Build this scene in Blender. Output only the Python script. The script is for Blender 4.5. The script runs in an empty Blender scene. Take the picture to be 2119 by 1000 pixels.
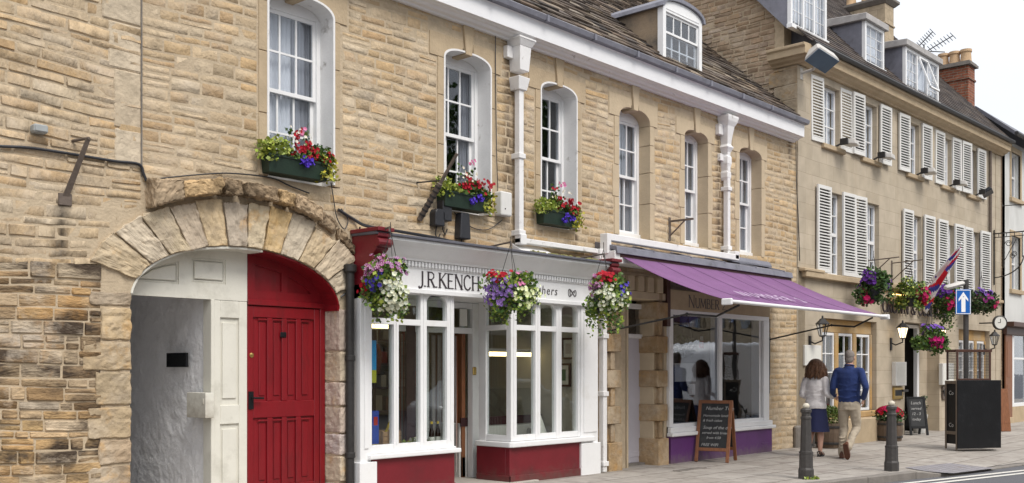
import bpy, bmesh, math, random
import numpy as np
from mathutils import Matrix, Vector
random.seed(7); R=random.random
def U(a,b): return a+(b-a)*R()
sc=bpy.context.scene; COL=sc.collection
# ---------------------------------------------------------------- camera
F=2100.; CX=1059.5; HY=766.; H=1.5
TH=math.radians(42.145095); ct,st=math.cos(TH),math.sin(TH)
D=9.1632; S0=18.427; CA=math.radians(1.24956)
cd=bpy.data.cameras.new("camera"); cam=bpy.data.objects.new("camera",cd); COL.objects.link(cam)
cd.sensor_width=36; cd.lens=36*F/2119; cd.shift_x=0; cd.shift_y=(HY-500)/2119; cd.clip_start=.1; cd.clip_end=2000
fw=Vector((ct,st,0)); rt=Vector((st,-ct,0)); up=Vector((0,0,1))
cam.matrix_world=Matrix(((rt.x,up.x,-fw.x,0),(rt.y,up.y,-fw.y,-D),(rt.z,up.z,-fw.z,H),(0,0,0,1)))
sc.camera=cam
# ---------------------------------------------------------------- light
SUN=Vector((-.15,-1.,1.25)).normalized()
w=bpy.data.worlds.new("World"); sc.world=w; w.use_nodes=True
nt=w.node_tree; nt.nodes.clear()
def N(t,ty,**k):
    n=t.nodes.new(ty)
    for a,b in k.items(): setattr(n,a,b)
    return n
sky=N(nt,'ShaderNodeTexSky',sky_type='NISHITA',sun_disc=False)
sky.sun_elevation=math.asin(SUN.z); sky.sun_rotation=math.atan2(SUN.x,SUN.y)
b1=N(nt,'ShaderNodeBackground'); b1.inputs[1].default_value=.1; nt.links.new(sky.outputs[0],b1.inputs[0])
tc=N(nt,'ShaderNodeTexCoord'); sx=N(nt,'ShaderNodeSeparateXYZ'); nt.links.new(tc.outputs['Generated'],sx.inputs[0])
nz=N(nt,'ShaderNodeTexNoise'); nz.inputs['Scale'].default_value=1.6; nz.inputs['Detail'].default_value=5; nz.inputs['Roughness'].default_value=.45
mp=N(nt,'ShaderNodeMapping'); mp.inputs['Scale'].default_value=(1,1,2.2); nt.links.new(tc.outputs['Generated'],mp.inputs[0]); nt.links.new(mp.outputs[0],nz.inputs['Vector'])
cr=N(nt,'ShaderNodeValToRGB'); cr.color_ramp.elements[0].position=.3; cr.color_ramp.elements[0].color=(.84,.865,.91,1)
cr.color_ramp.elements[1].position=.68; cr.color_ramp.elements[1].color=(1.,1.,1.01,1)
nt.links.new(nz.outputs[0],cr.inputs[0])
mr=N(nt,'ShaderNodeMapRange'); mr.inputs[1].default_value=0; mr.inputs[2].default_value=1; mr.inputs[3].default_value=.6; mr.inputs[4].default_value=1.15
nt.links.new(sx.outputs[2],mr.inputs[0])
b2=N(nt,'ShaderNodeBackground'); nt.links.new(cr.outputs[0],b2.inputs[0]); nt.links.new(mr.outputs[0],b2.inputs[1])
mx=N(nt,'ShaderNodeMixShader'); mx.inputs[0].default_value=.88
nt.links.new(b1.outputs[0],mx.inputs[1]); nt.links.new(b2.outputs[0],mx.inputs[2])
wo=N(nt,'ShaderNodeOutputWorld'); nt.links.new(mx.outputs[0],wo.inputs[0])
sl=bpy.data.lights.new("sun","SUN"); sl.energy=1.5; sl.angle=math.radians(26); sl.color=(1,.95,.88)
so=bpy.data.objects.new("sun",sl); COL.objects.link(so); so.rotation_euler=SUN.to_track_quat('Z','Y').to_euler(); so.location=(0,-30,40)
vs=sc.view_settings; vs.view_transform='Standard'; vs.look='None'; vs.gamma=1; vs.exposure=.74
# ---------------------------------------------------------------- pixel -> world on real planes
def ray(px,py):
    a=(px-CX)/F; return Vector((ct+a*st, st-a*ct, -(py-HY)/F))
O=Vector((0,-D,H))
def W(px,py,y=0.):
    v=ray(px,py); t=(y+D)/v.y; return (v.x*t, H+v.z*t)
def G(px,py,z=0.):
    v=ray(px,py); t=(z-H)/v.z; return (v.x*t, -D+v.y*t)
def XP(px,py,x):
    v=ray(px,py); t=x/v.x; return (-D+v.y*t, H+v.z*t)
def DP(px,py,dep):      # point at a given depth along the optical axis
    v=ray(px,py); return O+v*dep
def C(px,py,off=0.):
    v=ray(px,py); nx,ny=math.sin(CA),math.cos(CA)
    t=(off+S0*nx+D*ny)/(v.x*nx+v.y*ny)
    x,y=v.x*t,-D+v.y*t
    return ((x-S0)*math.cos(CA)-y*math.sin(CA), H+v.z*t)
# ---------------------------------------------------------------- materials
def srgb(r,g,b):
    f=lambda c:(c/255/12.92 if c/255<=.04045 else ((c/255+.055)/1.055)**2.4)
    return (f(r),f(g),f(b))
MATS={}
def M(name,col=(.5,.5,.5),rough=.8,var=.12,scale=6.,bump=0.,bscale=30.,attr=False,metal=0.,dirt=None,spec=.5,dscale=2.,dlo=.55,dhi=.75,stretch=None,sheen=0):
    m=bpy.data.materials.new(name); m.use_nodes=True; t=m.node_tree; p=t.nodes['Principled BSDF']; L=t.links.new
    p.inputs['Roughness'].default_value=rough; p.inputs['Metallic'].default_value=metal; p.inputs['Specular IOR Level'].default_value=spec
    if sheen: p.inputs['Sheen Weight'].default_value=sheen
    tc=N(t,'ShaderNodeTexCoord'); src=tc.outputs['Object']
    if stretch:
        mp=N(t,'ShaderNodeMapping'); mp.inputs['Scale'].default_value=stretch; L(src,mp.inputs[0]); src=mp.outputs[0]
    if attr:
        a=N(t,'ShaderNodeAttribute',attribute_name='Col'); c=a.outputs['Color']
    else:
        a=N(t,'ShaderNodeRGB'); a.outputs[0].default_value=(*col,1); c=a.outputs[0]
    n=N(t,'ShaderNodeTexNoise'); n.inputs['Scale'].default_value=scale; n.inputs['Detail'].default_value=6; n.inputs['Roughness'].default_value=.6; L(src,n.inputs['Vector'])
    if var:
        r=N(t,'ShaderNodeMapRange'); r.inputs[1].default_value=.25; r.inputs[2].default_value=.75; r.inputs[3].default_value=1-var; r.inputs[4].default_value=1+var
        L(n.outputs[0],r.inputs[0])
        q=N(t,'ShaderNodeMix',data_type='RGBA',blend_type='MULTIPLY'); q.inputs[0].default_value=1
        L(c,q.inputs[6]); L(r.outputs[0],q.inputs[7]); c=q.outputs[2]
    if dirt:
        n2=N(t,'ShaderNodeTexNoise'); n2.inputs['Scale'].default_value=dscale; n2.inputs['Detail'].default_value=8; n2.inputs['Roughness'].default_value=.65; L(src,n2.inputs['Vector'])
        r2=N(t,'ShaderNodeMapRange'); r2.inputs[1].default_value=dlo; r2.inputs[2].default_value=dhi; L(n2.outputs[0],r2.inputs[0])
        q2=N(t,'ShaderNodeMix',data_type='RGBA'); L(r2.outputs[0],q2.inputs[0]); L(c,q2.inputs[6]); q2.inputs[7].default_value=(*dirt,1); c=q2.outputs[2]
    L(c,p.inputs['Base Color'])
    if bump:
        nb=N(t,'ShaderNodeTexNoise'); nb.inputs['Scale'].default_value=bscale; nb.inputs['Detail'].default_value=5; L(src,nb.inputs['Vector'])
        bp=N(t,'ShaderNodeBump'); bp.inputs['Strength'].default_value=bump; bp.inputs['Distance'].default_value=.02; L(nb.outputs[0],bp.inputs['Height']); L(bp.outputs[0],p.inputs['Normal'])
    MATS[name]=m; return m
def emit(name,col,s):
    m=bpy.data.materials.new(name); m.use_nodes=True; p=m.node_tree.nodes['Principled BSDF']
    p.inputs['Base Color'].default_value=(*col,1); p.inputs['Emission Color'].default_value=(*col,1); p.inputs['Emission Strength'].default_value=s; return m
def glassmat(name,tint,refl=1.0):
    m=bpy.data.materials.new(name); m.use_nodes=True; t=m.node_tree; t.nodes.clear(); L=t.links.new
    tr=N(t,'ShaderNodeBsdfTransparent'); tr.inputs[0].default_value=(*tint,1)
    gl=N(t,'ShaderNodeBsdfGlossy'); gl.inputs['Roughness'].default_value=.015; gl.inputs['Color'].default_value=(.95,.97,1,1)
    tc=N(t,'ShaderNodeTexCoord'); n=N(t,'ShaderNodeTexNoise'); n.inputs['Scale'].default_value=2.2; L(tc.outputs['Object'],n.inputs['Vector'])
    bp=N(t,'ShaderNodeBump'); bp.inputs['Strength'].default_value=.12; bp.inputs['Distance'].default_value=.02; L(n.outputs[0],bp.inputs['Height']); L(bp.outputs[0],gl.inputs['Normal'])
    fr=N(t,'ShaderNodeFresnel'); ge=N(t,'ShaderNodeNewGeometry'); mb_=N(t,'ShaderNodeMath',operation='MULTIPLY_ADD'); mb_.inputs[1].default_value=-.8333; mb_.inputs[2].default_value=1.5; L(ge.outputs['Backfacing'],mb_.inputs[0]); L(mb_.outputs[0],fr.inputs[0])
    mm=N(t,'ShaderNodeMath',operation='MULTIPLY'); mm.inputs[1].default_value=refl; mm.use_clamp=True; L(fr.outputs[0],mm.inputs[0])
    mx=N(t,'ShaderNodeMixShader'); L(mm.outputs[0],mx.inputs[0]); L(tr.outputs[0],mx.inputs[1]); L(gl.outputs[0],mx.inputs[2])
    o=N(t,'ShaderNodeOutputMaterial'); L(mx.outputs[0],o.inputs[0]); MATS[name]=m; return m
def brickmat(name,c1,c2,cm,bw,bh,mort=.01,bump=.5,rough=.9,var=.15,dirt=None,axes='XZ',dlo=.55,dhi=.75,dscale=1.2,off=.5,nscale=9.):
    m=bpy.data.materials.new(name); m.use_nodes=True; t=m.node_tree; p=t.nodes['Principled BSDF']; L=t.links.new
    p.inputs['Roughness'].default_value=rough; p.inputs['Specular IOR Level'].default_value=.3
    tc=N(t,'ShaderNodeTexCoord'); s=N(t,'ShaderNodeSeparateXYZ'); L(tc.outputs['Object'],s.inputs[0]); cb=N(t,'ShaderNodeCombineXYZ')
    i={'X':0,'Y':1,'Z':2}; L(s.outputs[i[axes[0]]],cb.inputs[0]); L(s.outputs[i[axes[1]]],cb.inputs[1])
    nd=N(t,'ShaderNodeTexNoise'); nd.inputs['Scale'].default_value=3; L(tc.outputs['Object'],nd.inputs['Vector'])
    va=N(t,'ShaderNodeVectorMath',operation='MULTIPLY_ADD'); va.inputs[1].default_value=(.02,.02,0); L(nd.outputs['Color'],va.inputs[0]); L(cb.outputs[0],va.inputs[2])
    b=N(t,'ShaderNodeTexBrick'); b.offset=off; L(va.outputs[0],b.inputs['Vector']); b.inputs['Color1'].default_value=(*c1,1); b.inputs['Color2'].default_value=(*c2,1); b.inputs['Mortar'].default_value=(*cm,1)
    b.inputs['Scale'].default_value=1; b.inputs['Mortar Size'].default_value=mort; b.inputs['Brick Width'].default_value=bw; b.inputs['Row Height'].default_value=bh; b.inputs['Mortar Smooth'].default_value=.3; b.inputs['Bias'].default_value=0
    n=N(t,'ShaderNodeTexNoise'); n.inputs['Scale'].default_value=nscale; n.inputs['Detail'].default_value=7; L(tc.outputs['Object'],n.inputs['Vector'])
    r=N(t,'ShaderNodeMapRange'); r.inputs[1].default_value=.25; r.inputs[2].default_value=.75; r.inputs[3].default_value=1-var; r.inputs[4].default_value=1+var; L(n.outputs[0],r.inputs[0])
    q=N(t,'ShaderNodeMix',data_type='RGBA',blend_type='MULTIPLY'); q.inputs[0].default_value=1; L(b.outputs[0],q.inputs[6]); L(r.outputs[0],q.inputs[7]); c=q.outputs[2]
    if dirt:
        n2=N(t,'ShaderNodeTexNoise'); n2.inputs['Scale'].default_value=dscale; n2.inputs['Detail'].default_value=8; n2.inputs['Roughness'].default_value=.65; mpd=N(t,'ShaderNodeMapping'); mpd.inputs['Scale'].default_value=(1.6,1.6,.35) if axes!='XY' else (1,1,1); L(tc.outputs['Object'],mpd.inputs[0]); L(mpd.outputs[0],n2.inputs['Vector'])
        r2=N(t,'ShaderNodeMapRange'); r2.inputs[1].default_value=dlo; r2.inputs[2].default_value=dhi; L(n2.outputs[0],r2.inputs[0])
        q2=N(t,'ShaderNodeMix',data_type='RGBA'); L(r2.outputs[0],q2.inputs[0]); L(c,q2.inputs[6]); q2.inputs[7].default_value=(*dirt,1); c=q2.outputs[2]
    if axes=='XY':
        for sc_,lo,hi,cc_ in ((38.,.69,.72,(.07,.06,.055)),(4.,.58,.7,(.2,.17,.15))):
            n3=N(t,'ShaderNodeTexNoise'); n3.inputs['Scale'].default_value=sc_; n3.inputs['Detail'].default_value=2; L(tc.outputs['Object'],n3.inputs['Vector']); r3=N(t,'ShaderNodeMapRange'); r3.inputs[1].default_value=lo; r3.inputs[2].default_value=hi; r3.inputs[4].default_value=.7; L(n3.outputs[0],r3.inputs[0])
            q3=N(t,'ShaderNodeMix',data_type='RGBA'); L(r3.outputs[0],q3.inputs[0]); L(c,q3.inputs[6]); q3.inputs[7].default_value=(*cc_,1); c=q3.outputs[2]
    L(c,p.inputs['Base Color'])
    ad=N(t,'ShaderNodeMath',operation='MULTIPLY_ADD'); ad.inputs[1].default_value=-1.2; L(b.outputs[1],ad.inputs[0]); L(n.outputs[0],ad.inputs[2])
    bp=N(t,'ShaderNodeBump'); bp.inputs['Strength'].default_value=bump; bp.inputs['Distance'].default_value=.015; L(ad.outputs[0],bp.inputs['Height']); L(bp.outputs[0],p.inputs['Normal'])
    MATS[name]=m; return m
M('rubble',rough=.93,var=.2,scale=11,bump=.75,bscale=30,attr=True,spec=.15,dirt=(.36,.255,.15),dscale=.9,dlo=.45,dhi=.85)
M('oldrubble',rough=.93,var=.26,scale=9,bump=.9,bscale=26,attr=True,spec=.15,dirt=(.12,.085,.055),dscale=1.5,dlo=.55,dhi=.82,stretch=(1.5,1,.7))
M('stainedrubble',rough=.93,var=.28,scale=9,bump=.9,bscale=26,attr=True,spec=.15,dirt=(.075,.055,.04),dscale=1.6,dlo=.44,dhi=.6,stretch=(.8,1,2.2))
def streak(mat,x0,z0,z1,wid,col):       # a rusty run-off stain below a fixing
    t=MATS[mat].node_tree; p=t.nodes['Principled BSDF']; L=t.links.new; c=p.inputs['Base Color'].links[0].from_socket
    tc=N(t,'ShaderNodeTexCoord'); s=N(t,'ShaderNodeSeparateXYZ'); L(tc.outputs['Object'],s.inputs[0]); n=N(t,'ShaderNodeTexNoise'); n.inputs['Scale'].default_value=7; L(tc.outputs['Object'],n.inputs['Vector'])
    a=N(t,'ShaderNodeMath',operation='SUBTRACT'); a.inputs[1].default_value=x0; L(s.outputs[0],a.inputs[0]); b=N(t,'ShaderNodeMath',operation='ABSOLUTE'); L(a.outputs[0],b.inputs[0])
    m=N(t,'ShaderNodeMath',operation='MULTIPLY_ADD'); m.inputs[1].default_value=.12; L(n.outputs[0],m.inputs[0]); L(b.outputs[0],m.inputs[2])
    r=N(t,'ShaderNodeMapRange'); r.inputs[1].default_value=wid+.1; r.inputs[2].default_value=.05; r.inputs[3].default_value=0; r.inputs[4].default_value=.92; L(m.outputs[0],r.inputs[0])
    f=N(t,'ShaderNodeMapRange'); f.inputs[1].default_value=z0; f.inputs[2].default_value=z0+.25; L(s.outputs[2],f.inputs[0]); g=N(t,'ShaderNodeMapRange'); g.inputs[1].default_value=z1; g.inputs[2].default_value=z1-.05; L(s.outputs[2],g.inputs[0])
    h=N(t,'ShaderNodeMath',operation='MULTIPLY'); L(f.outputs[0],h.inputs[0]); L(g.outputs[0],h.inputs[1]); k=N(t,'ShaderNodeMath',operation='MULTIPLY'); L(h.outputs[0],k.inputs[0]); L(r.outputs[0],k.inputs[1])
    q=N(t,'ShaderNodeMix',data_type='RGBA'); L(k.outputs[0],q.inputs[0]); L(c,q.inputs[6]); q.inputs[7].default_value=(*col,1); L(q.outputs[2],p.inputs['Base Color'])
def splash(mat,z1,col,amt=.75):         # mud splashed up from the pavement, ragged top edge
    t=MATS[mat].node_tree; p=t.nodes['Principled BSDF']; L=t.links.new; c=p.inputs['Base Color'].links[0].from_socket
    tc=N(t,'ShaderNodeTexCoord'); s=N(t,'ShaderNodeSeparateXYZ'); L(tc.outputs['Object'],s.inputs[0]); n=N(t,'ShaderNodeTexNoise'); n.inputs['Scale'].default_value=14; n.inputs['Detail'].default_value=6; L(tc.outputs['Object'],n.inputs['Vector'])
    m=N(t,'ShaderNodeMath',operation='MULTIPLY_ADD'); m.inputs[1].default_value=z1*1.6; L(n.outputs[0],m.inputs[0]); L(s.outputs[2],m.inputs[2])
    r=N(t,'ShaderNodeMapRange'); r.inputs[1].default_value=z1*1.6; r.inputs[2].default_value=z1*.7; r.inputs[3].default_value=0; r.inputs[4].default_value=amt; L(m.outputs[0],r.inputs[0])
    q=N(t,'ShaderNodeMix',data_type='RGBA'); L(r.outputs[0],q.inputs[0]); L(c,q.inputs[6]); q.inputs[7].default_value=(*col,1); L(q.outputs[2],p.inputs['Base Color'])
for xx,za,zb,wd in ((-1.56,3.2,6.05,.1),(-1.28,3.2,5.8,.05),(3.87,3.5,6.05,.1),(4.15,3.5,5.8,.04),(-2.75,2.95,3.5,.03),(-.1,2.95,3.52,.04),(.95,3.,3.58,.04),(2.9,2.95,3.6,.04),(6.5,5.3,5.95,.08),(-4.3,5.4,5.95,.1),(-5.3,3.1,3.6,.05)): streak('rubble',xx,za,zb,wd,(.11,.08,.055))
streak('oldrubble',1.66,2.35,3.06,.06,(.035,.028,.022))
M('dormercheek',(.3,.225,.15),.9,.2,6,.3,30,dirt=(.12,.1,.08),dscale=3,dlo=.42,dhi=.7)
M('mortar',(.5,.405,.285),.95,.15,12,.5,40,spec=.1,dirt=(.38,.3,.21),dscale=1.6,dlo=.48,dhi=.85)
M('dressed',(.46,.36,.24),.9,.14,4,.35,35,spec=.2,dirt=(.42,.33,.22),dscale=2.4,dlo=.55,dhi=.8)
M('paledressed',(.52,.42,.29),.88,.1,4,.25,35,spec=.2)
M('archstone',attr=True,rough=.92,var=.25,scale=7,bump=1.,bscale=18,spec=.2,dirt=(.3,.24,.18),dscale=2.2,dlo=.52,dhi=.8)
M('hoodstone',attr=True,rough=.95,var=.3,scale=9,bump=1.,bscale=16,spec=.2,dirt=(.06,.045,.03),dscale=2.6,dlo=.45,dhi=.72)
M('golden',(.46,.29,.12),.9,.2,5,.4,30,spec=.2,dirt=(.42,.33,.22),dscale=1.6,dlo=.45,dhi=.7)
M('white',(.8,.8,.8),.45,.05,3,.08,40,dirt=(.6,.58,.54),dscale=3,dlo=.55,dhi=.9)
M('oldwhite',(.76,.75,.74),.55,.06,4,.15,40,dirt=(.33,.3,.27),dscale=5,dlo=.6,dhi=.72)
M('cornicewhite',(.79,.79,.8),.5,.04,4,.1,40,dirt=(.3,.28,.26),dscale=4,dlo=.66,dhi=.74,stretch=(1,1,3))
M('cream',(.7,.68,.6),.45,.05,4,.1,40,dirt=(.42,.4,.33),dscale=2.5,dlo=.55,dhi=.85)
M('red',(.2,.006,.011),.36,.14,3,.12,24,dirt=(.13,.008,.01),dscale=2.4,stretch=(3,3,.7))
M('shopred',(.16,.009,.016),.45,.14,3,.1,30,dirt=(.1,.012,.015),dscale=2.)
M('maroon',(.035,.008,.01),.7,.15,5)
M('purplepaint',(.11,.03,.15),.5,.12,4,.1,30,dirt=(.2,.15,.2),dscale=3,dlo=.62,dhi=.8)
M('lead',(.2,.2,.235),.5,.18,5,.2,14,metal=.25,dirt=(.1,.1,.11),dscale=3)
M('dormerlead',(.38,.36,.345),.6,.2,6,.15,30,dirt=(.2,.19,.18),dscale=4)
M('gutter',(.1,.1,.12),.55,.2,6,.1,20)
M('slates',attr=True,rough=.92,var=.3,scale=12,bump=.8,bscale=30,spec=.2,dirt=(.16,.14,.08),dscale=2.2,dlo=.58,dhi=.8)
M('darktiles',attr=True,rough=.9,var=.25,scale=14,bump=.6,bscale=30,spec=.2)
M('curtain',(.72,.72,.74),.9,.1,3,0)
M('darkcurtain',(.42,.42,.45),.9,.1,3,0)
M('iron',(.035,.033,.032),.5,.25,20,.1,60,metal=.3)
M('rustiron',(.14,.11,.09),.75,.3,14,.2,50,metal=.2)
M('steelgrey',(.28,.27,.26),.5,.15,12,.1,60,metal=.5)
M('blackplastic',(.022,.023,.028),.45,.15,8,.1,60)
M('blackpaint',(.009,.0095,.011),.5,.3,4,.1,30,spec=.25,dirt=(.025,.025,.027),dscale=4,dlo=.6,dhi=.8)
M('greybox',(.33,.35,.35),.5,.1,8)
M('whitebox',(.66,.65,.62),.45,.05,8)
M('brass',(.55,.38,.13),.3,.15,8,metal=.9)
M('wood',(.22,.085,.035),.5,.3,9,.15,30,stretch=(6,6,.7))
M('oak',(.33,.2,.1),.55,.25,9,.1,30,stretch=(5,5,.8))
M('weatherwood',(.13,.1,.075),.85,.3,9,.3,30,stretch=(5,5,.8))
M('darkbrown',(.07,.03,.02),.45,.2,8,.05)
M('board',(.02,.021,.023),.7,.3,7,0,dirt=(.07,.07,.07),dscale=5,dlo=.5,dhi=.85)
M('chalk',(.42,.42,.41),.95,.1,30,0)
M('awning',(.19,.085,.205),.88,.14,3,.2,160,spec=.15,sheen=.1,dirt=(.245,.135,.255),dscale=1.4)
M('boxgreen',(.012,.03,.018),.5,.2,6,.1)
M('leaf',attr=True,rough=.6,var=.2,scale=20,bump=0,spec=.35)
M('petal',attr=True,rough=.65,var=.1,scale=20,bump=0,spec=.2)
M('lettering',(.045,.035,.04),.5,.1,8)
M('lettergrey',(.1,.09,.09),.55,.1,8)
M('awninglettering',(.5,.4,.53),.8,.15,9)
M('letterwhite',(.85,.85,.85),.6,.03,8)
M('plaster',(.88,.88,.89),1.,.06,5,.9,16,spec=.0,dirt=(.55,.54,.53),dscale=1.5,dlo=.5,dhi=.8)
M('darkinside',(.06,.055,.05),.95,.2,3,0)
M('creamwall',(.5,.47,.41),.9,.06,3,0)
M('olivewall',(.17,.145,.085),.9,.15,3,0)
M('render',(.62,.62,.6),.9,.06,2.5,.15,40,dirt=(.42,.42,.4),dscale=1.5,dlo=.5,dhi=.85,stretch=(1,1,.4))
M('pave',(.33,.29,.25),.85,.12,5,.15,40)
M('concrete',(.4,.37,.33),.9,.12,6,.2,40)
M('kerbstone',(.2,.18,.16),.9,.2,7,.3,40)
M('asphalt',(.105,.105,.115),.9,.2,40,.4,160)
M('linepaint',(.62,.6,.55),.85,.15,25,.1,60)
M('skin',(.52,.3,.22),.55,.06,10,0)
M('womanhair',(.13,.06,.028),.45,.5,14,.9,50,stretch=(3.5,3.5,.6))
M('manhair',(.22,.19,.17),.7,.25,60,.5,90)
M('knitwhite',(.68,.65,.65),.9,.06,12,.35,90,sheen=.3)
M('knitblue',(.012,.03,.125),.92,.15,12,.3,90,sheen=.1)
M('navy',(.01,.014,.06),.85,.15,8,.2,40)
M('chino',(.4,.34,.26),.9,.08,6,.35,12)
M('leather',(.1,.035,.018),.5,.2,12,.1)
M('blackleather',(.012,.011,.011),.45,.2,12,.1)
M('signblue',(.006,.11,.42),.4,.05,8)
M('carpaint',(.5,.52,.54),.25,.03,3,0,metal=.3)
M('vanpaint',(.75,.76,.78),.3,.03,3,0)
M('rubber',(.02,.02,.02),.7,.1,10)
M('terracotta',(.5,.34,.2),.85,.15,9,.2)
M('barrel',(.11,.075,.05),.8,.3,9,.2,30,stretch=(6,6,.8))
M('bark',(.09,.065,.045),.9,.3,9,.6,20)
M('paper',(.7,.69,.64),.8,.04,12)
M('bottle',(.02,.008,.004),.15,.05,8,0)
M('bluepaint',(.02,.12,.5),.5,.1,8); M('yellowpaint',(.6,.42,.02),.5,.1,8)
glassmat('glass',(.9,.92,.94),1.1)
glassmat('shopglass',(.93,.95,.94),1.35)
glassmat('darkglass',(.8,.82,.85),1.7)
brickmat('ashlar',(.43,.365,.275),(.48,.41,.315),(.37,.31,.23),.62,.3,.006,.35,var=.13,dirt=(.39,.315,.225),dlo=.5,dhi=.85,dscale=.8,nscale=3.)
brickmat('gablestone',(.3,.22,.15),(.38,.29,.2),(.24,.18,.13),.24,.085,.009,1.,var=.3,axes='YZ',dirt=(.2,.15,.11),dscale=.9)
brickmat('sidestone',(.4,.32,.22),(.46,.37,.26),(.3,.24,.17),.45,.26,.006,.4,var=.2,axes='YZ',dirt=(.25,.19,.14),dscale=1.3)
brickmat('redbrick',(.2,.06,.035),(.29,.1,.055),(.25,.19,.14),.225,.075,.012,.9,var=.35,axes='YZ',dirt=(.1,.05,.035),dscale=2)
brickmat('oppstone',(.36,.28,.18),(.43,.35,.24),(.3,.24,.16),.5,.2,.01,.5,dirt=(.22,.17,.12))
brickmat('slab',(.325,.295,.262),(.39,.36,.325),(.13,.115,.1),.85,.6,.012,.4,rough=.82,var=.16,axes='XY',dirt=(.21,.18,.155),dlo=.5,dhi=.78,dscale=.8,nscale=6.)
brickmat('tactile',(.29,.275,.29),(.33,.31,.33),(.22,.21,.22),.1,.1,.02,.8,axes='XY',off=0.)
def wash(mat,col,scale,lo,hi,amt):     # pale lime and ochre patches left on old stone
    t=MATS[mat].node_tree; p=t.nodes['Principled BSDF']; L=t.links.new; c=p.inputs['Base Color'].links[0].from_socket
    tc=N(t,'ShaderNodeTexCoord'); n=N(t,'ShaderNodeTexNoise'); n.inputs['Scale'].default_value=scale; n.inputs['Detail'].default_value=7; n.inputs['Roughness'].default_value=.68; mp=N(t,'ShaderNodeMapping'); mp.inputs['Location'].default_value=(scale*7,3,scale*5); L(tc.outputs['Object'],mp.inputs[0]); L(mp.outputs[0],n.inputs['Vector'])
    r=N(t,'ShaderNodeMapRange'); r.inputs[1].default_value=lo; r.inputs[2].default_value=hi; r.inputs[4].default_value=amt; L(n.outputs[0],r.inputs[0])
    q=N(t,'ShaderNodeMix',data_type='RGBA'); L(r.outputs[0],q.inputs[0]); L(c,q.inputs[6]); q.inputs[7].default_value=(*col,1); L(q.outputs[2],p.inputs['Base Color'])
for m_ in ('rubble','oldrubble'): wash(m_,(.56,.475,.37),1.1,.5,.68,.75); wash(m_,(.46,.28,.12),2.6,.58,.72,.6); wash(m_,(.2,.14,.09),5.,.62,.72,.55)
wash('stainedrubble',(.58,.5,.4),1.4,.56,.68,.7); wash('stainedrubble',(.45,.25,.09),2.2,.55,.7,.6)
wash('archstone',(.6,.51,.39),1.6,.48,.66,.6); wash('archstone',(.48,.28,.1),3.2,.56,.68,.6)
splash('red',.3,(.09,.035,.03)); splash('shopred',.22,(.11,.06,.05)); splash('cream',.3,(.36,.32,.26)); splash('purplepaint',.2,(.16,.12,.13))
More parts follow.
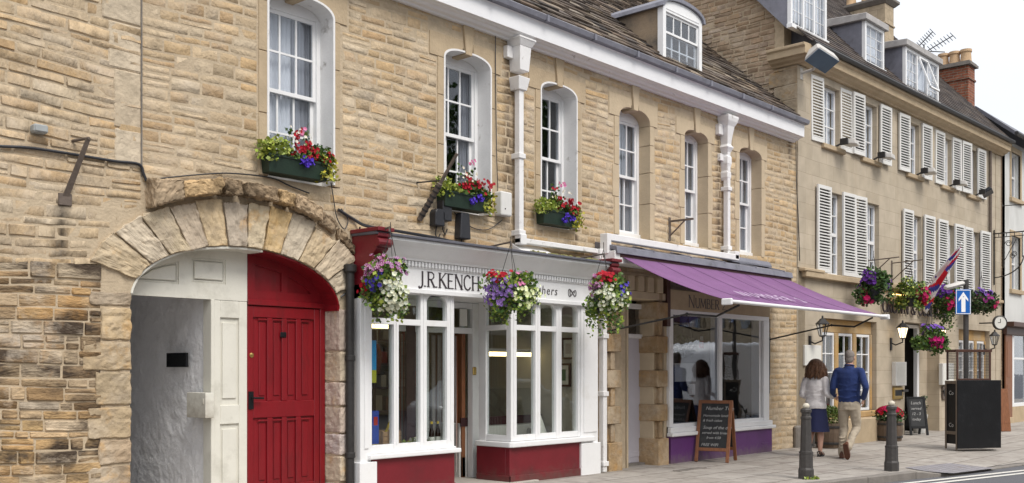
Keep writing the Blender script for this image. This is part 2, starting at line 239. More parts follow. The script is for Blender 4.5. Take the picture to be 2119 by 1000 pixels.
# ---------------------------------------------------------------- mesh helpers
MW={}
class MB:
    def __init__(s): s.V=[]; s.Fc=[]; s.C=[]; s.xf=None
    def add(s,V,Fs,col=None):
        o=len(s.V)
        if s.xf is not None: V=[tuple(s.xf@Vector(v)) for v in V]
        s.V.extend(V)
        for f in Fs: s.Fc.append(tuple(i+o for i in f)); s.C.append(col)
        return s
    def box(s,x0,x1,y0,y1,z0,z1,col=None):
        V=[(x0,y0,z0),(x1,y0,z0),(x1,y1,z0),(x0,y1,z0),(x0,y0,z1),(x1,y0,z1),(x1,y1,z1),(x0,y1,z1)]
        return s.add(V,[(0,3,2,1),(4,5,6,7),(0,1,5,4),(1,2,6,5),(2,3,7,6),(3,0,4,7)],col)
    def hexa(s,b,t,col=None):       # bottom 4 + top 4 points
        return s.add(list(b)+list(t),[(0,3,2,1),(4,5,6,7),(0,1,5,4),(1,2,6,5),(2,3,7,6),(3,0,4,7)],col)
    def prism(s,poly,y0,y1,col=None,axis='y'):
        n=len(poly)
        f={'y':lambda a,b,t:(a,t,b),'x':lambda a,b,t:(t,a,b),'z':lambda a,b,t:(a,b,t)}[axis]
        V=[f(a,b,y0) for a,b in poly]+[f(a,b,y1) for a,b in poly]
        return s.add(V,[tuple(range(n)),tuple(range(2*n-1,n-1,-1))]+[((i+1)%n,i,n+i,n+(i+1)%n) for i in range(n)],col)
    def strip(s,A,B,col=None,closed=False):     # quads between two polylines
        n=len(A); return s.add(list(A)+list(B),[(i,(i+1)%n,n+(i+1)%n,n+i) for i in range(n if closed else n-1)],col)
    def band(s,pin,pout,y0,y1,col=None):        # solid between two XZ polylines
        n=len(pin); V=[(a,y0,b) for a,b in pin]+[(a,y0,b) for a,b in pout]+[(a,y1,b) for a,b in pin]+[(a,y1,b) for a,b in pout]
        Fs=[]
        for i in range(n-1):
            Fs+=[(i,i+1,n+i+1,n+i),(2*n+i+1,2*n+i,3*n+i,3*n+i+1),(i+1,i,2*n+i,2*n+i+1),(n+i,n+i+1,3*n+i+1,3*n+i)]
        Fs+=[(0,n,3*n,2*n),(2*n-1,n-1,3*n-1,4*n-1)]
        return s.add(V,Fs,col)
    def loft(s,rings,cap=True,col=None):
        n=len(rings[0]); V=[p for r in rings for p in r]; Fs=[]
        for k in range(len(rings)-1):
            for i in range(n):
                j=(i+1)%n; Fs.append((k*n+i,k*n+j,(k+1)*n+j,(k+1)*n+i))
        if cap: Fs+=[tuple(range(n-1,-1,-1)),tuple(range((len(rings)-1)*n,len(rings)*n))]
        return s.add(V,Fs,col)
    def tube(s,pts,r,n=8,col=None,flat=1.):
        P=[Vector(p) for p in pts]; rs=r if isinstance(r,(list,tuple)) else [r]*len(P); rings=[]
        prev=None
        for i,p in enumerate(P):
            t=(P[min(i+1,len(P)-1)]-P[max(i-1,0)]).normalized()
            if prev is None: a=t.cross(Vector((0,0,1)) if abs(t.z)<.9 else Vector((1,0,0))).normalized()
            else: a=(prev-t*prev.dot(t)).normalized()
            prev=a; b=t.cross(a)
            rings.append([tuple(p+a*(rs[i]*math.cos(2*math.pi*k/n))+b*(rs[i]*flat*math.sin(2*math.pi*k/n))) for k in range(n)])
        return s.loft(rings,True,col)
    def lathe(s,prof,c=(0,0,0),n=16,col=None,a0=0.):
        rings=[[(c[0]+r*math.cos(a0+2*math.pi*k/n),c[1]+r*math.sin(a0+2*math.pi*k/n),c[2]+z) for k in range(n)] for r,z in prof]
        return s.loft(rings,True,col)
    def ball(s,c,r,n=10,m=7,col=None):
        rx,ry,rz=r if isinstance(r,(list,tuple)) else (r,r,r)
        rings=[]
        for j in range(m+1):
            a=-math.pi/2+math.pi*j/m; cc=max(math.cos(a),.02)
            rings.append([(c[0]+rx*cc*math.cos(2*math.pi*k/n),c[1]+ry*cc*math.sin(2*math.pi*k/n),c[2]+rz*math.sin(a)) for k in range(n)])
        return s.loft(rings,True,col)
    def build(s,name,mat,parent=None,local=False,bevel=0.,smooth=False,sharp=40,kind=None,seg=1):
        me=bpy.data.meshes.new(name); o=bpy.data.objects.new(name,me); COL.objects.link(o)
        V=np.array(s.V,dtype=float).reshape(-1,3)
        if parent is not None:
            m=MW[parent.name]; MW[o.name]=m; o.parent=parent
            if not local:
                mi=np.array(m.inverted()); V=V@mi[:3,:3].T+mi[:3,3]
        else:
            c=Vector(((V[:,0].min()+V[:,0].max())/2,(V[:,1].min()+V[:,1].max())/2,V[:,2].min()))
            V=V-np.array(c); o.location=c; MW[o.name]=Matrix.Translation(c)
        me.from_pydata(V.tolist(),[],s.Fc); me.update()
        if any(c is not None for c in s.C):
            a=me.color_attributes.new('Col','FLOAT_COLOR','CORNER'); L=np.array([len(f) for f in s.Fc])
            cc=np.array([(*(c or (.5,.5,.5)),1) for c in s.C],dtype=np.float32); a.data.foreach_set('color',np.repeat(cc,L,axis=0).ravel())
        me.materials.append(MATS[mat] if isinstance(mat,str) else mat)
        bm=bmesh.new(); bm.from_mesh(me); bmesh.ops.recalc_face_normals(bm,faces=bm.faces) if len(s.Fc)<60000 else None; bm.to_mesh(me); bm.free()
        if smooth:
            me.polygons.foreach_set('use_smooth',[True]*len(me.polygons)); me.set_sharp_from_angle(angle=math.radians(sharp))
        if bevel:
            b=o.modifiers.new('bevel','BEVEL'); b.width=bevel; b.segments=seg; b.limit_method='ANGLE'; b.angle_limit=math.radians(35); b.harden_normals=False
        if kind: o['kind']=kind
        return o
def tag(o,label=None,cat=None,group=None,kind=None):
    if label: o['label']=label
    if cat: o['category']=cat
    if group: o['group']=group
    if kind: o['kind']=kind
    return o
def thing(name,label,cat,loc=(0,0,0),rz=0.,group=None):
    o=bpy.data.objects.new(name,None); COL.objects.link(o); o.location=loc; o.rotation_euler=(0,0,rz); o.empty_display_size=.2
    MW[o.name]=Matrix.Translation(loc)@Matrix.Rotation(rz,4,'Z')
    return tag(o,label,cat,group)
KIDS={}
def copy_tree(o,parent=None):
    c=o.copy(); COL.objects.link(c)
    if parent is not None: c.parent=parent
    for ch in [x for x in bpy.data.objects if x.parent==o]: copy_tree(ch,c)
    return c
def fill_poly(mb,outer,holes,y0,y1,col=None):     # wall slab with holes, polygons in XZ
    bm=bmesh.new(); loops=[outer]+holes
    for lp in loops:
        vs_=[bm.verts.new((a,0,b)) for a,b in lp]
        for i in range(len(vs_)): bm.edges.new((vs_[i],vs_[(i+1)%len(vs_)]))
    bmesh.ops.triangle_fill(bm,edges=bm.edges[:],use_beauty=True,use_dissolve=False)
    bm.verts.index_update(); V=[(v.co.x,v.co.z) for v in bm.verts]; T=[tuple(v.index for v in f.verts) for f in bm.faces]; bm.free()
    mb.add([(a,y0,b) for a,b in V],T,col); mb.add([(a,y1,b) for a,b in V],T,col)
    for lp in loops: mb.strip([(a,y0,b) for a,b in lp],[(a,y1,b) for a,b in lp],col,True)
def arch_pts(x0,x1,sp,rise,n=18,e=2.8,p=.4545):
    c,h=(x0+x1)/2,(x1-x0)/2; out=[]
    for i in range(n+1):
        a=math.pi*(1-i/n); t=math.cos(a); t=math.copysign(abs(t)**.8,t)
        out.append((c+h*t,sp+rise*max(0,1-abs(t)**e)**p))
    return out
def text_mesh(body,size,parent,mat,origin,xd,yd,name='lettering',shear=0.,extrude=.002,align='LEFT',space=1.):
    cu=bpy.data.curves.new('t','FONT'); cu.body=body; cu.size=size; cu.shear=shear; cu.extrude=extrude; cu.align_x=align; cu.space_character=space; cu.resolution_u=2
    ob=bpy.data.objects.new('t',cu); COL.objects.link(ob); bpy.context.view_layer.update()
    me=bpy.data.meshes.new_from_object(ob.evaluated_get(bpy.context.evaluated_depsgraph_get()))
    xd=Vector(xd).normalized(); yd=Vector(yd).normalized(); zd=xd.cross(yd); o0=Vector(origin)
    mb=MB(); mb.add([tuple(o0+xd*v.co.x+yd*v.co.y+zd*v.co.z) for v in me.vertices],[tuple(p.vertices) for p in me.polygons])
    bpy.data.objects.remove(ob); bpy.data.curves.remove(cu); bpy.data.meshes.remove(me)
    return mb.build(name,mat,parent)
# stroke capitals with serifs: (polyline, weight) in a unit-height box; second value is advance width
GL={'J':([([(.3,1),(.3,.1),(.22,-.06),(.08,-.1),(.02,0)],1)],.42),
'R':([([(.1,1),(.1,0)],1),([(.1,.97),(.36,.97),(.5,.85),(.5,.65),(.36,.5),(.1,.5)],.6),([(.28,.5),(.55,0)],1)],.64),
'K':([([(.1,1),(.1,0)],1),([(.55,1),(.1,.45)],.5),([(.22,.56),(.6,0)],1)],.66),
'E':([([(.1,1),(.1,0)],1),([(.1,.98),(.48,.98)],.5),([(.1,.52),(.4,.52)],.5),([(.1,.02),(.5,.02)],.5)],.58),
'N':([([(.08,0),(.08,1)],.5),([(.08,1),(.58,0)],1),([(.58,0),(.58,1)],.5)],.7),
'C':([([(.55,.82),(.46,.95),(.32,1),(.17,.9),(.08,.7),(.06,.5),(.08,.3),(.17,.1),(.32,0),(.46,.05),(.57,.2)],.8)],.66),
'H':([([(.1,0),(.1,1)],1),([(.56,0),(.56,1)],1),([(.1,.52),(.56,.52)],.5)],.7),
'U':([([(.1,1),(.1,.3),(.2,.05),(.33,0),(.46,.05),(.56,.3),(.56,1)],.8)],.68),
'M':([([(.06,0),(.12,1)],.5),([(.12,1),(.4,.1)],1),([(.4,.1),(.68,1)],.5),([(.68,1),(.74,0)],1)],.84),
'B':([([(.1,1),(.1,0)],1),([(.1,.98),(.36,.98),(.46,.86),(.46,.66),(.34,.53),(.1,.53)],.6),([(.34,.53),(.52,.4),(.52,.16),(.38,.02),(.1,.02)],.6)],.62),
'2':([([(.08,.78),(.15,.95),(.3,1),(.46,.92),(.48,.72),(.36,.45),(.06,.02),(.54,.02)],.7)],.62),
'O':([([(.35,1),(.18,.92),(.07,.7),(.06,.5),(.07,.3),(.18,.08),(.35,0),(.52,.08),(.63,.3),(.64,.5),(.63,.7),(.52,.92),(.35,1)],.8)],.76),
'W':([([(.04,1),(.24,0)],1),([(.24,0),(.42,.9)],.5),([(.42,.9),(.6,0)],1),([(.6,0),(.8,1)],.5)],.88),
'S':([([(.46,.82),(.38,.97),(.24,1),(.1,.88),(.1,.68),(.24,.54),(.42,.42),(.48,.26),(.4,.06),(.24,0),(.1,.05),(.04,.2)],.7)],.58),
'I':([([(.12,0),(.12,1)],1)],.28),
'&':([([(.66,.3),(.5,.05),(.3,0),(.12,.1),(.1,.3),(.4,.65),(.44,.85),(.34,1),(.22,.95),(.18,.8),(.25,.6),(.62,0)],.6)],.78),
'.':([([(.06,0),(.06,.07)],1.3)],.22),' ':([],.3)}
def serif_text(mb,s,x,z,h,y,wt=.09,width=None,serif=True,dep=.006,xs=1.,small=None):
    """letters on an XZ plane at depth y (front), returns end x"""
    tot=sum(GL[c][1] for c in s)
    if width: xs=width/(tot*h)
    for i,ch in enumerate(s):
        g,adv=GL[ch]; hh=h if (not small or i==0 or s[i-1]==' ') else h*small
        for pl,wgt in g:
            w_=wt*wgt*h/2; P=[(x+a*hh*xs,z+b*hh) for a,b in pl]; Lp=[];Rp=[]
            for i2,p in enumerate(P):
                a=P[max(i2-1,0)]; b=P[min(i2+1,len(P)-1)]; dx,dz=b[0]-a[0],b[1]-a[1]; l=math.hypot(dx,dz) or 1
                Lp.append((p[0]-dz/l*w_,p[1]+dx/l*w_)); Rp.append((p[0]+dz/l*w_,p[1]-dx/l*w_))
            mb.band(Lp,Rp,y-dep,y)
            if serif and ch not in '.&SCOJ2':
                for e,q in ((0,1),(-1,-2)):
                    if pl[e][1] in (0,1): 
                        sx_=.07*hh; zz=P[e][1]; mb.box(P[e][0]-sx_-w_,P[e][0]+sx_+w_,y-dep-.0006*(1+e),y-.0004,zz-(.0 if pl[e][1]==0 else .03*hh),zz+(.03*hh if pl[e][1]==0 else 0))
        x+=adv*hh*xs
    return x
# ---------------------------------------------------------------- stone walling
def lin(a,b,t): return tuple(a[i]+(b[i]-a[i])*t for i in range(3))
def jit(c,v,h=.04):
    k=1+U(-v,v); g=U(-h,h); return (min(c[0]*k*(1+g),.8),min(c[1]*k,.8),min(c[2]*k*(1-g*1.5),.8))
def stone(mb,xa,xb,za,zb,col,p,rough,gap,wv):
    w_=xb-xa; nx=4 if w_<.2 else 5 if w_<.4 else 7; nz=4; b=min(.010,w_*.12); bz=min(.009,(zb-za)*.15); g=gap/2
    xs=[xa+g,xa+g+b]+[xa+g+b+(w_-2*g-2*b)*k/(nx-3) for k in range(1,nx-3)]+[xb-g-b,xb-g]
    zs=[za+g,za+g+bz,zb-g-bz,zb-g]; V=[]; tl=U(-.35,.35)*p; tv=U(-.5,.5)*p
    ce=[U(.3,1.6)*b for _ in range(4)]
    for j,z in enumerate(zs):
        for i,x in enumerate(xs):
            edge=i in(0,nx-1) or j in(0,nz-1); x2,z2=x+U(-.3,.3)*gap,z+U(-.35,.35)*gap
            if edge:
                y=.004
                if i in(0,nx-1) and j in(0,nz-1):
                    k=(i>0)*2+(j>0); x2+=ce[k]*(1 if i==0 else -1); z2+=ce[k]*.7*(1 if j==0 else -1)
            else: y=-p-tl*(i/(nx-1)-.5)-tv*(j/3-.5)+U(-.5,.5)*rough
            V.append((x2,y,z2+wv(x2,z2)))
    mb.add(V,[(j*nx+i,j*nx+i+1,(j+1)*nx+i+1,(j+1)*nx+i) for j in range(nz-1) for i in range(nx-1)],col)
def rubble(mb,x0,x1,z0,z1,blocked,ch,cw,pal,proj=(.004,.016),rough=.008,gap=.009,wave=.012,split=.2,inside=None):
    ph=R()*9; wv=lambda x,z:wave*(math.sin(x*1.3+z*2.1+ph)+.6*math.sin(x*3.1-z*1.7+ph*2))
    z=z0
    while z<z1-.03:
        zt=min(z+U(*ch),z1)
        if z1-zt<.05: zt=z1
        iv=[(x0,x1)]
        for f in blocked:
            q=f(z,zt)
            if q:
                nv=[]
                for a,b in iv:
                    if q[1]<=a or q[0]>=b: nv.append((a,b)); continue
                    if q[0]>a: nv.append((a,q[0]))
                    if q[1]<b: nv.append((q[1],b))
                iv=nv
        for a,b in iv:
            x=a
            while x<b-.01:
                xe=min(x+U(*cw)*(1.25 if R()<.15 else 1),b)
                if b-xe<cw[0]*.7: xe=b
                if xe-x>.03 and (inside is None or inside((x+xe)/2,(z+zt)/2)):
                    if R()<split and zt-z>.1:
                        zm=z+(zt-z)*U(.4,.6)
                        for q0,q1 in ((z,zm),(zm,zt)): stone(mb,x,xe,q0,q1,pal((x+xe)/2,(q0+q1)/2),U(*proj),rough,gap,wv)
                    else: stone(mb,x,xe,z,zt,pal((x+xe)/2,(z+zt)/2),U(*proj),rough,gap,wv)
                x=xe
        z=zt
def rect_block(a,b,c,d): return lambda z,zt:(a,b) if zt>c+.005 and z<d-.005 else None
# ---------------------------------------------------------------- foliage
def leafset(mb,pts,size,cols,up=.4,n=None):
    for p in pts:
        s=size*U(.6,1.3); d=Vector((U(-1,1),U(-1,1),U(-.6,1))).normalized(); a=d.cross(Vector((U(-1,1),U(-1,1),U(-1,1)))).normalized()
        q=Vector(p); l=d*s; wd=a*s*.42
        mb.add([tuple(q),tuple(q+l*.5+wd),tuple(q+l),tuple(q+l*.5-wd)],[(0,1,2,3)],jit(random.choice(cols),.3,.1))
def flower(mb,p,nrm,r,col,c2=None,pet=5):
    nrm=Vector(nrm).normalized(); a=nrm.cross(Vector((.3,.2,.9))).normalized(); b=nrm.cross(a); q=Vector(p); t0=R()*6
    for k in range(pet):
        t=t0+2*math.pi*k/pet; d=a*math.cos(t)+b*math.sin(t); e=a*math.cos(t+1.57)+b*math.sin(t+1.57)
        tip=q+d*r+nrm*r*.15; cc=jit(col,.18,.06)
        L_=q+d*r*.72+e*r*.5+nrm*r*.2; Rr=q+d*r*.72-e*r*.5+nrm*r*.2
        mb.add([tuple(q-nrm*r*.12),tuple(Rr),tuple(tip),tuple(L_)],[(0,1,2,3)],cc)
        if c2: mb.add([tuple(q-nrm*r*.1+nrm*.002),tuple(q+d*r*.9-e*r*.14+nrm*(r*.19+.004)),tuple(q+d*r*.9+e*r*.14+nrm*(r*.19+.004))],[(0,1,2)],c2)
LG=[(.06,.12,.02),(.09,.17,.03),(.13,.2,.04),(.05,.09,.025)]
LIME=[(.3,.36,.06),(.24,.33,.05),(.36,.4,.1)]
DK=[(.03,.065,.02),(.045,.09,.025),(.06,.11,.03)]
RED=(.34,.006,.018); CRIM=(.45,.012,.1); WHT=(.62,.64,.49); PUR=(.16,.07,.36); BLU=(.07,.045,.36); MAG=(.3,.03,.2); YEL=(.55,.45,.03); PNK=(.6,.2,.35); DPU=(.09,.02,.2); SAL=(.5,.1,.12)
# ================================================================ SETTING
def gpoly(name,pts,z,mat,kind='structure',th=.0):
    mb=MB(); mb.add([(x,y,z) for x,y in pts],[tuple(range(len(pts)))]); return mb.build(name,mat,kind=kind)
gpoly('ground',[(-300,-300),(400,-300),(400,300),(-300,300)],-.13,'asphalt')
road=gpoly('road',[(-60,-16),(120,-16),(120,-1),(-60,-1)],-.11,'asphalt')
k0=G(1686.6,1000); k1=G(1896.4,976); k2=G(1963.7,982.7,-.09); k3=G(2116.7,961.6,-.09)
kd=((k1[0]-k0[0]),(k1[1]-k0[1])); 
kerb=[(-20,k0[1]+.25),(k0[0]-5,k0[1]+.22),(k0[0]-2,k0[1]+.12),k0,k1,(k2[0],k2[1]),k3,(k3[0]+3,k3[1]-1.0),(60,-9)]
pv=MB()
kin=[]   # inner edge of kerbstones
for i,p in enumerate(kerb):
    a=Vector(kerb[max(i-1,0)]); b=Vector(kerb[min(i+1,len(kerb)-1)]); t=(b-a).normalized(); kin.append((p[0]-t.y*.14,p[1]+t.x*.14))
zt=[0,0,0,0,0,-.08,-.085,-.085,-.085]
zi=[0,0,0,0,0,-.07,-.075,-.075,-.075]
xs_=[p[0] for p in kin]
def pz(x,y):
    for i in range(len(kin)-1):
        if kin[i][0]<=x<=kin[i+1][0]: break
    f=(x-kin[i][0])/(kin[i+1][0]-kin[i][0]); yk=kin[i][1]+f*(kin[i+1][1]-kin[i][1]); zk=zi[i]+f*(zi[i+1]-zi[i]); return zk*max(0,min(1,(y+1.7)/(yk+1.7)))
V=[(p[0],p[1],z-.004) for p,z in zip(kin,zi)]+[(p[0]+.0,-1.6,-.004) for p in kin]+[(p[0],1.2,-.004) for p in kin]
n=len(kin); V[2*n-4]=(V[2*n-4][0],-1.7,-.004)
pv.add(V,[(i,i+1,n+i+1,n+i) for i in range(n-1)]+[(n+i,n+i+1,2*n+i+1,2*n+i) for i in range(n-1)])
pv.build('pavement','slab',kind='structure')
kb=MB()
for i in range(n-1):
    a,b,c,d=kerb[i],kerb[i+1],kin[i+1],kin[i]; m=max(1,int((Vector(a)-Vector(b)).length/.9))
    for k in range(m):
        t0,t1=k/m,(k+1)/m-.004; L2=lambda p,q,t:(p[0]+(q[0]-p[0])*t,p[1]+(q[1]-p[1])*t)
        A,B,Cc,Dd=L2(a,b,t0),L2(a,b,t1),L2(d,c,t1),L2(d,c,t0); za,zb=zt[i]+(zt[i+1]-zt[i])*t0,zt[i]+(zt[i+1]-zt[i])*t1
        kb.hexa([(A[0],A[1],-.2),(B[0],B[1],-.2),(Cc[0],Cc[1],-.2),(Dd[0],Dd[1],-.2)],[(A[0],A[1],za),(B[0],B[1],zb),(Cc[0],Cc[1],zb+.002),(Dd[0],Dd[1],za+.002)])
kb.build('kerb','kerbstone',kind='structure',bevel=.012)
tp=[G(1872,962),G(1966,952.5),G(2062,965,-.04),G(1956,981,-.06)]
m_=MB(); V=[]; T4=[Vector(q) for q in tp]
for j in range(13):
    for i in range(13):
        q=T4[0].lerp(T4[1],i/12).lerp(T4[3].lerp(T4[2],i/12),j/12); V.append((q.x,q.y,pz(q.x,q.y)+.005))
m_.add(V,[(j*13+i,j*13+i+1,j*13+i+14,j*13+i+13) for j in range(12) for i in range(12)]); m_.build('crossing_paving','tactile',kind='structure')
w0=Vector(G(1876.6,1000,-.106)); w1=Vector(G(2119,973.5,-.106)); wd=(w1-w0).normalized(); wn=Vector((-wd.y,wd.x))*.05
a,b=w0-wd*12,w1+wd*25
gpoly('road_marking',[tuple(a-wn),tuple(b-wn),tuple(b+wn),tuple(a+wn)],-.105,'linepaint')
a2=w0-wd*12-wn*4.6; b2=w1+wd*25-wn*4.6
gpoly('road_marking',[tuple(a2-wn),tuple(b2-wn),tuple(b2+wn),tuple(a2+wn)],-.1045,'linepaint')
# gutter channel strip beside the far kerb
# ================================================================ BUILDING 1 (terrace) and left neighbour
XE=18.40
BUFF=(.49,.4,.285); PALE=(.54,.465,.36); GOLD=(.48,.345,.195); TAN=(.43,.325,.215); GREY=(.48,.41,.315); DKS=(.24,.175,.11)
def pal_main(x,z):
    t=R(); k=min(max((x-8)/8,0),1)
    c=BUFF if t<.42 else PALE if t<.6 else GREY if t<.72 else TAN if t<.86-.06*k else lin(GOLD,BUFF,.35)
    c=lin(c,(.47,.37,.245),.12+.2*k)
    c=(min(c[0]*1.03,.7),c[1]*.97,c[2]*.88)
    return jit(c,.13,.04)
def pal_left(x,z):
    t=R()
    if z>2.35: c=BUFF if t<.4 else PALE if t<.62 else TAN if t<.8 else GREY if t<.9 else GOLD
    elif z>1.15: c=TAN if t<.3 else DKS if t<.5 else GREY if t<.7 else BUFF if t<.86 else GOLD
    else: c=GOLD if t<.35 else (.46,.35,.2) if t<.6 else TAN if t<.72 else PALE if t<.88 else GREY
    c=lin(c,(.47,.365,.24) if z>2.35 else (.36,.25,.14) if z>1.15 else (.47,.31,.15),.4)
    if z<2.3 and 3.75<x<4.12 and R()<.5: c=(.5,.44,.36)
    c=(min(c[0]*1.03,.7),c[1]*.97,c[2]*.88)
    return jit(c,.112,.045)
ACX,AA,AB,AZ=5.96,1.245,.585,2.19
def arc(a,b,t0,t1,n,z0=AZ,cx=ACX): return [(cx+a*math.cos(math.radians(t0+(t1-t0)*i/n)),z0+b*math.sin(math.radians(t0+(t1-t0)*i/n))) for i in range(n+1)]
A0,A1=ACX-AA,ACX+AA
# windows: x0,x1,zsill,spring,rise
WIN=[(6.26,7.115,3.60,5.42,.17,'w'),(8.86,9.69,3.56,5.41,.15,'w'),(10.72,11.50,3.56,5.385,.15,'w'),(12.55,13.37,3.60,5.36,.19,'s'),(14.38,15.11,3.62,5.385,.13,'s'),(16.18,16.98,3.62,5.385,.13,'s')]
LB=thing('stone_building','rubble stone building at the left edge with an old iron stay on its wall','building',(2.4,0,0))
MBD=thing('stone_building','long buff stone terrace with an arched gateway, arched sash windows and white cornice','building',(11.6,0,0))
def rough(o,st,sz):
    tx=bpy.data.textures.new('rough','CLOUDS'); tx.noise_scale=sz; tx.noise_depth=4; tx.noise_type='HARD_NOISE'
    s=o.modifiers.new('sub','SUBSURF'); s.subdivision_type='SIMPLE'; s.levels=3; s.render_levels=3
    d=o.modifiers.new('rough','DISPLACE'); d.texture=tx; d.texture_coords='GLOBAL'; d.strength=st; d.mid_level=.5; return o
# --- left building
mb=MB(); lpoly=[(-2,-.1),(4.40,-.1),(4.40,2.19),(4.30,2.9),(4.83,3.1),(4.83,6.0),(-2,6.0)]
lpoly=[(-2,-.1),(A0,-.1),(A0,2.19),(4.83,2.5),(4.83,6.4),(-2,6.4)]
fill_poly(mb,lpoly,[],0.,.45); mb.build('wall_backing','mortar',LB)
mb=MB()
def ringblock(z,zt):
    zz=(z+zt)/2
    if zz<2.36: return None
    if zz<2.52: return (4.74-(zz-2.36)*2.6,9)
    tt=min((max(z,2.19)-2.19)/1.07,1); hw=1.72*math.sqrt(max(0,1-tt*tt)); return (ACX-hw-.02,ACX+hw+.02)
jamb_l=[]
rubble(mb,2.6,A0,-.05,2.45,[ringblock,lambda z,zt:(A0-.28,9)],(.06,.13),(.12,.42),pal_left,(.004,.024),.012,.010,.022,.3); mb.build('lower_wall','stainedrubble',LB,smooth=True,sharp=55); mb=MB()
rubble(mb,2.6,4.83,2.45,6.3,[ringblock,lambda z,zt:(4.28,4.83) if z<3.35 and zt>2.95 and 0 else None],(.06,.125),(.15,.55),pal_left,(.0,.016),.011,.014,.024,.22)
mb.build('wall','oldrubble',LB,smooth=True,sharp=55)
# large jamb stones of the gateway
mb=MB(); z=-.05
i=0
while z<2.2:
    h=min(U(.22,.42),2.24-z); 
    if 2.24-z-h<.12: h=2.24-z
    wv=lambda x,z:0
    wl=.36+.1*(i%2)+U(-.05,.05)
    mb.box(A0-wl+.02,A0+.012,-.014-U(0,.02),.44,z+.004,z+h-.004,jit(random.choice([(.42,.32,.2),(.45,.33,.19),(.36,.27,.18),(.5,.4,.28)]),.1)); z+=h; i+=1
rough(mb.build('jamb_stones','archstone',LB,bevel=.02,seg=2),.035,.12); mb=MB()
z=-.05; i=0
while z<2.2:
    h=min(U(.25,.4),2.2-z)
    if 2.2-z-h<.12: h=2.2-z
    mb.box(A1-.014,A1+.15+.03*(i%2),-.025-U(0,.02),.44,z+.004,z+h-.004,jit(random.choice([(.52,.43,.38),(.5,.41,.35),GREY,PALE]),.08)); z+=h; i+=1
rough(mb.build('jamb_stones','archstone',MBD,bevel=.02,seg=2),.03,.12)
# stone pilaster strip left of the seam (big flat quoins)
mb=MB(); z=3.42; 
while z<6.2:
    h=U(.3,.6); mb.box(4.83-U(.2,.42),4.822,-.012-U(0,.006),.02,z+.005,min(z+h,6.3)-.005,jit(random.choice([PALE,BUFF,BUFF]),.05)); z+=h
mb.build('quoins','archstone',LB,bevel=.012)
# simple roof of left building
mb=MB(); mb.prism([(-.5,6.35),(4.5,10.2),(9,6.35)],-2,4.83,axis='x'); mb.build('roof','slates' if 0 else 'gutter',LB)
# --- main wall
def win_open(w,e=0.): 
    x0,x1,zs,sp,ri,_=w; return [(x0-e,zs-e),(x1+e,zs-e)]+list(reversed(arch_pts(x0-e,x1+e,sp,ri+e)))
mb=MB()
K0,K1=7.36,11.86      # butcher's front
N0,N1=12.62,17.2      # number two front
outer=[(4.83,6.2),(XE,6.2),(XE,-.1),(17.08,-.1),(17.08,2.9),(13.86,2.9),(13.86,-.1),(13.62,-.1),(13.62,2.62),(12.72,2.62),(12.72,-.1),(11.84,-.1),(11.84,2.95),(K0+.06,2.95),(K0+.06,-.1),(A1,-.1)]+arc(AA,AB,0,157,30)+[(4.83,2.6)]
fill_poly(mb,outer,[win_open(w,.05) for w in WIN],0.,.42); mb.build('wall_backing','mortar',MBD)
blk=[]
for (x0,x1,zs,sp,ri,ty) in WIN:
    blk.append(rect_block(x0-.13,x1+.13,zs-.02,sp+.02)); blk.append(rect_block(x0-.27,x1+.22,sp-.02,sp+ri+.14))
    cx=(x0+x1)/2; blk.append(rect_block(cx-.1,cx+.1,sp+ri,5.95))
blk.append(rect_block(K0-.02,K1,-1,2.98)); blk.append(rect_block(12.12,17.13,-1,3.0)); 
mb=MB()
def hoodblock(z,zt):
    zz=(z+zt)/2
    if zz<2.19: return (0,A1+.16)
    tt=(max(z,2.19)-2.19)/1.30
    if tt>=1: return None
    hw=math.sqrt(1-tt*tt); return (ACX-1.95*hw,ACX+(1.85 if zz>2.9 else 1.62)*hw)
rubble(mb,4.83,XE,-.05,5.95,blk+[hoodblock,lambda z,zt:(4,4.86) if zt<2.5 else None],(.075,.135),(.15,.42),pal_main,(.0005,.007),.004,.015,.018,.14)
mb.build('wall','rubble',MBD,smooth=True,sharp=55)
# arch ring voussoirs
mb=MB(); angs=[18,32,46,58,70,80,89,99,110,121,133,146,163]
for i in range(len(angs)-1):
    a0,a1=angs[i]+.03,angs[i+1]-.03; o=U(-.03,.03); pin=arc(AA,AB,a0,a1,4); pout=arc(1.70+o,1.06+o,a0,a1,4)
    c=jit(random.choice([(.5,.39,.25),(.5,.37,.2),(.55,.46,.34),(.46,.38,.29),(.52,.42,.28)]),.08)
    f=-.035-U(0,.03); mb.band(pin,pout,f,.40,c)
rough(mb.build('arch_ring','archstone',MBD,bevel=.007,seg=2),.045,.11)
# hood mould, broken blocks
mb=MB(); aa=[22,34,48,58,72,79,93,101,117]
for i in range(len(aa)-1):
    a0,a1=aa[i]+.3,aa[i+1]-.3; o=U(-.02,.03); dp=U(.11,.2)*(1 if aa[i]>50 else .6)
    if i==len(aa)-2: dp=.2
    mb.band(arc(1.735,1.09,a0,a1,4),arc(1.78+o,1.27+o,a0,a1,4),-dp,.05,jit(random.choice([GOLD,BUFF,TAN,(.3,.22,.14)]),.15))
mb.band([(4.86,3.03),(5.0,3.09),(5.2,3.16)],[(4.86,3.34),(5.0,3.35),(5.2,3.37)],-.2,.05,jit(TAN,.1))
rough(mb.build('hood_mould','hoodstone',MBD,bevel=.028,seg=2),.07,.13)
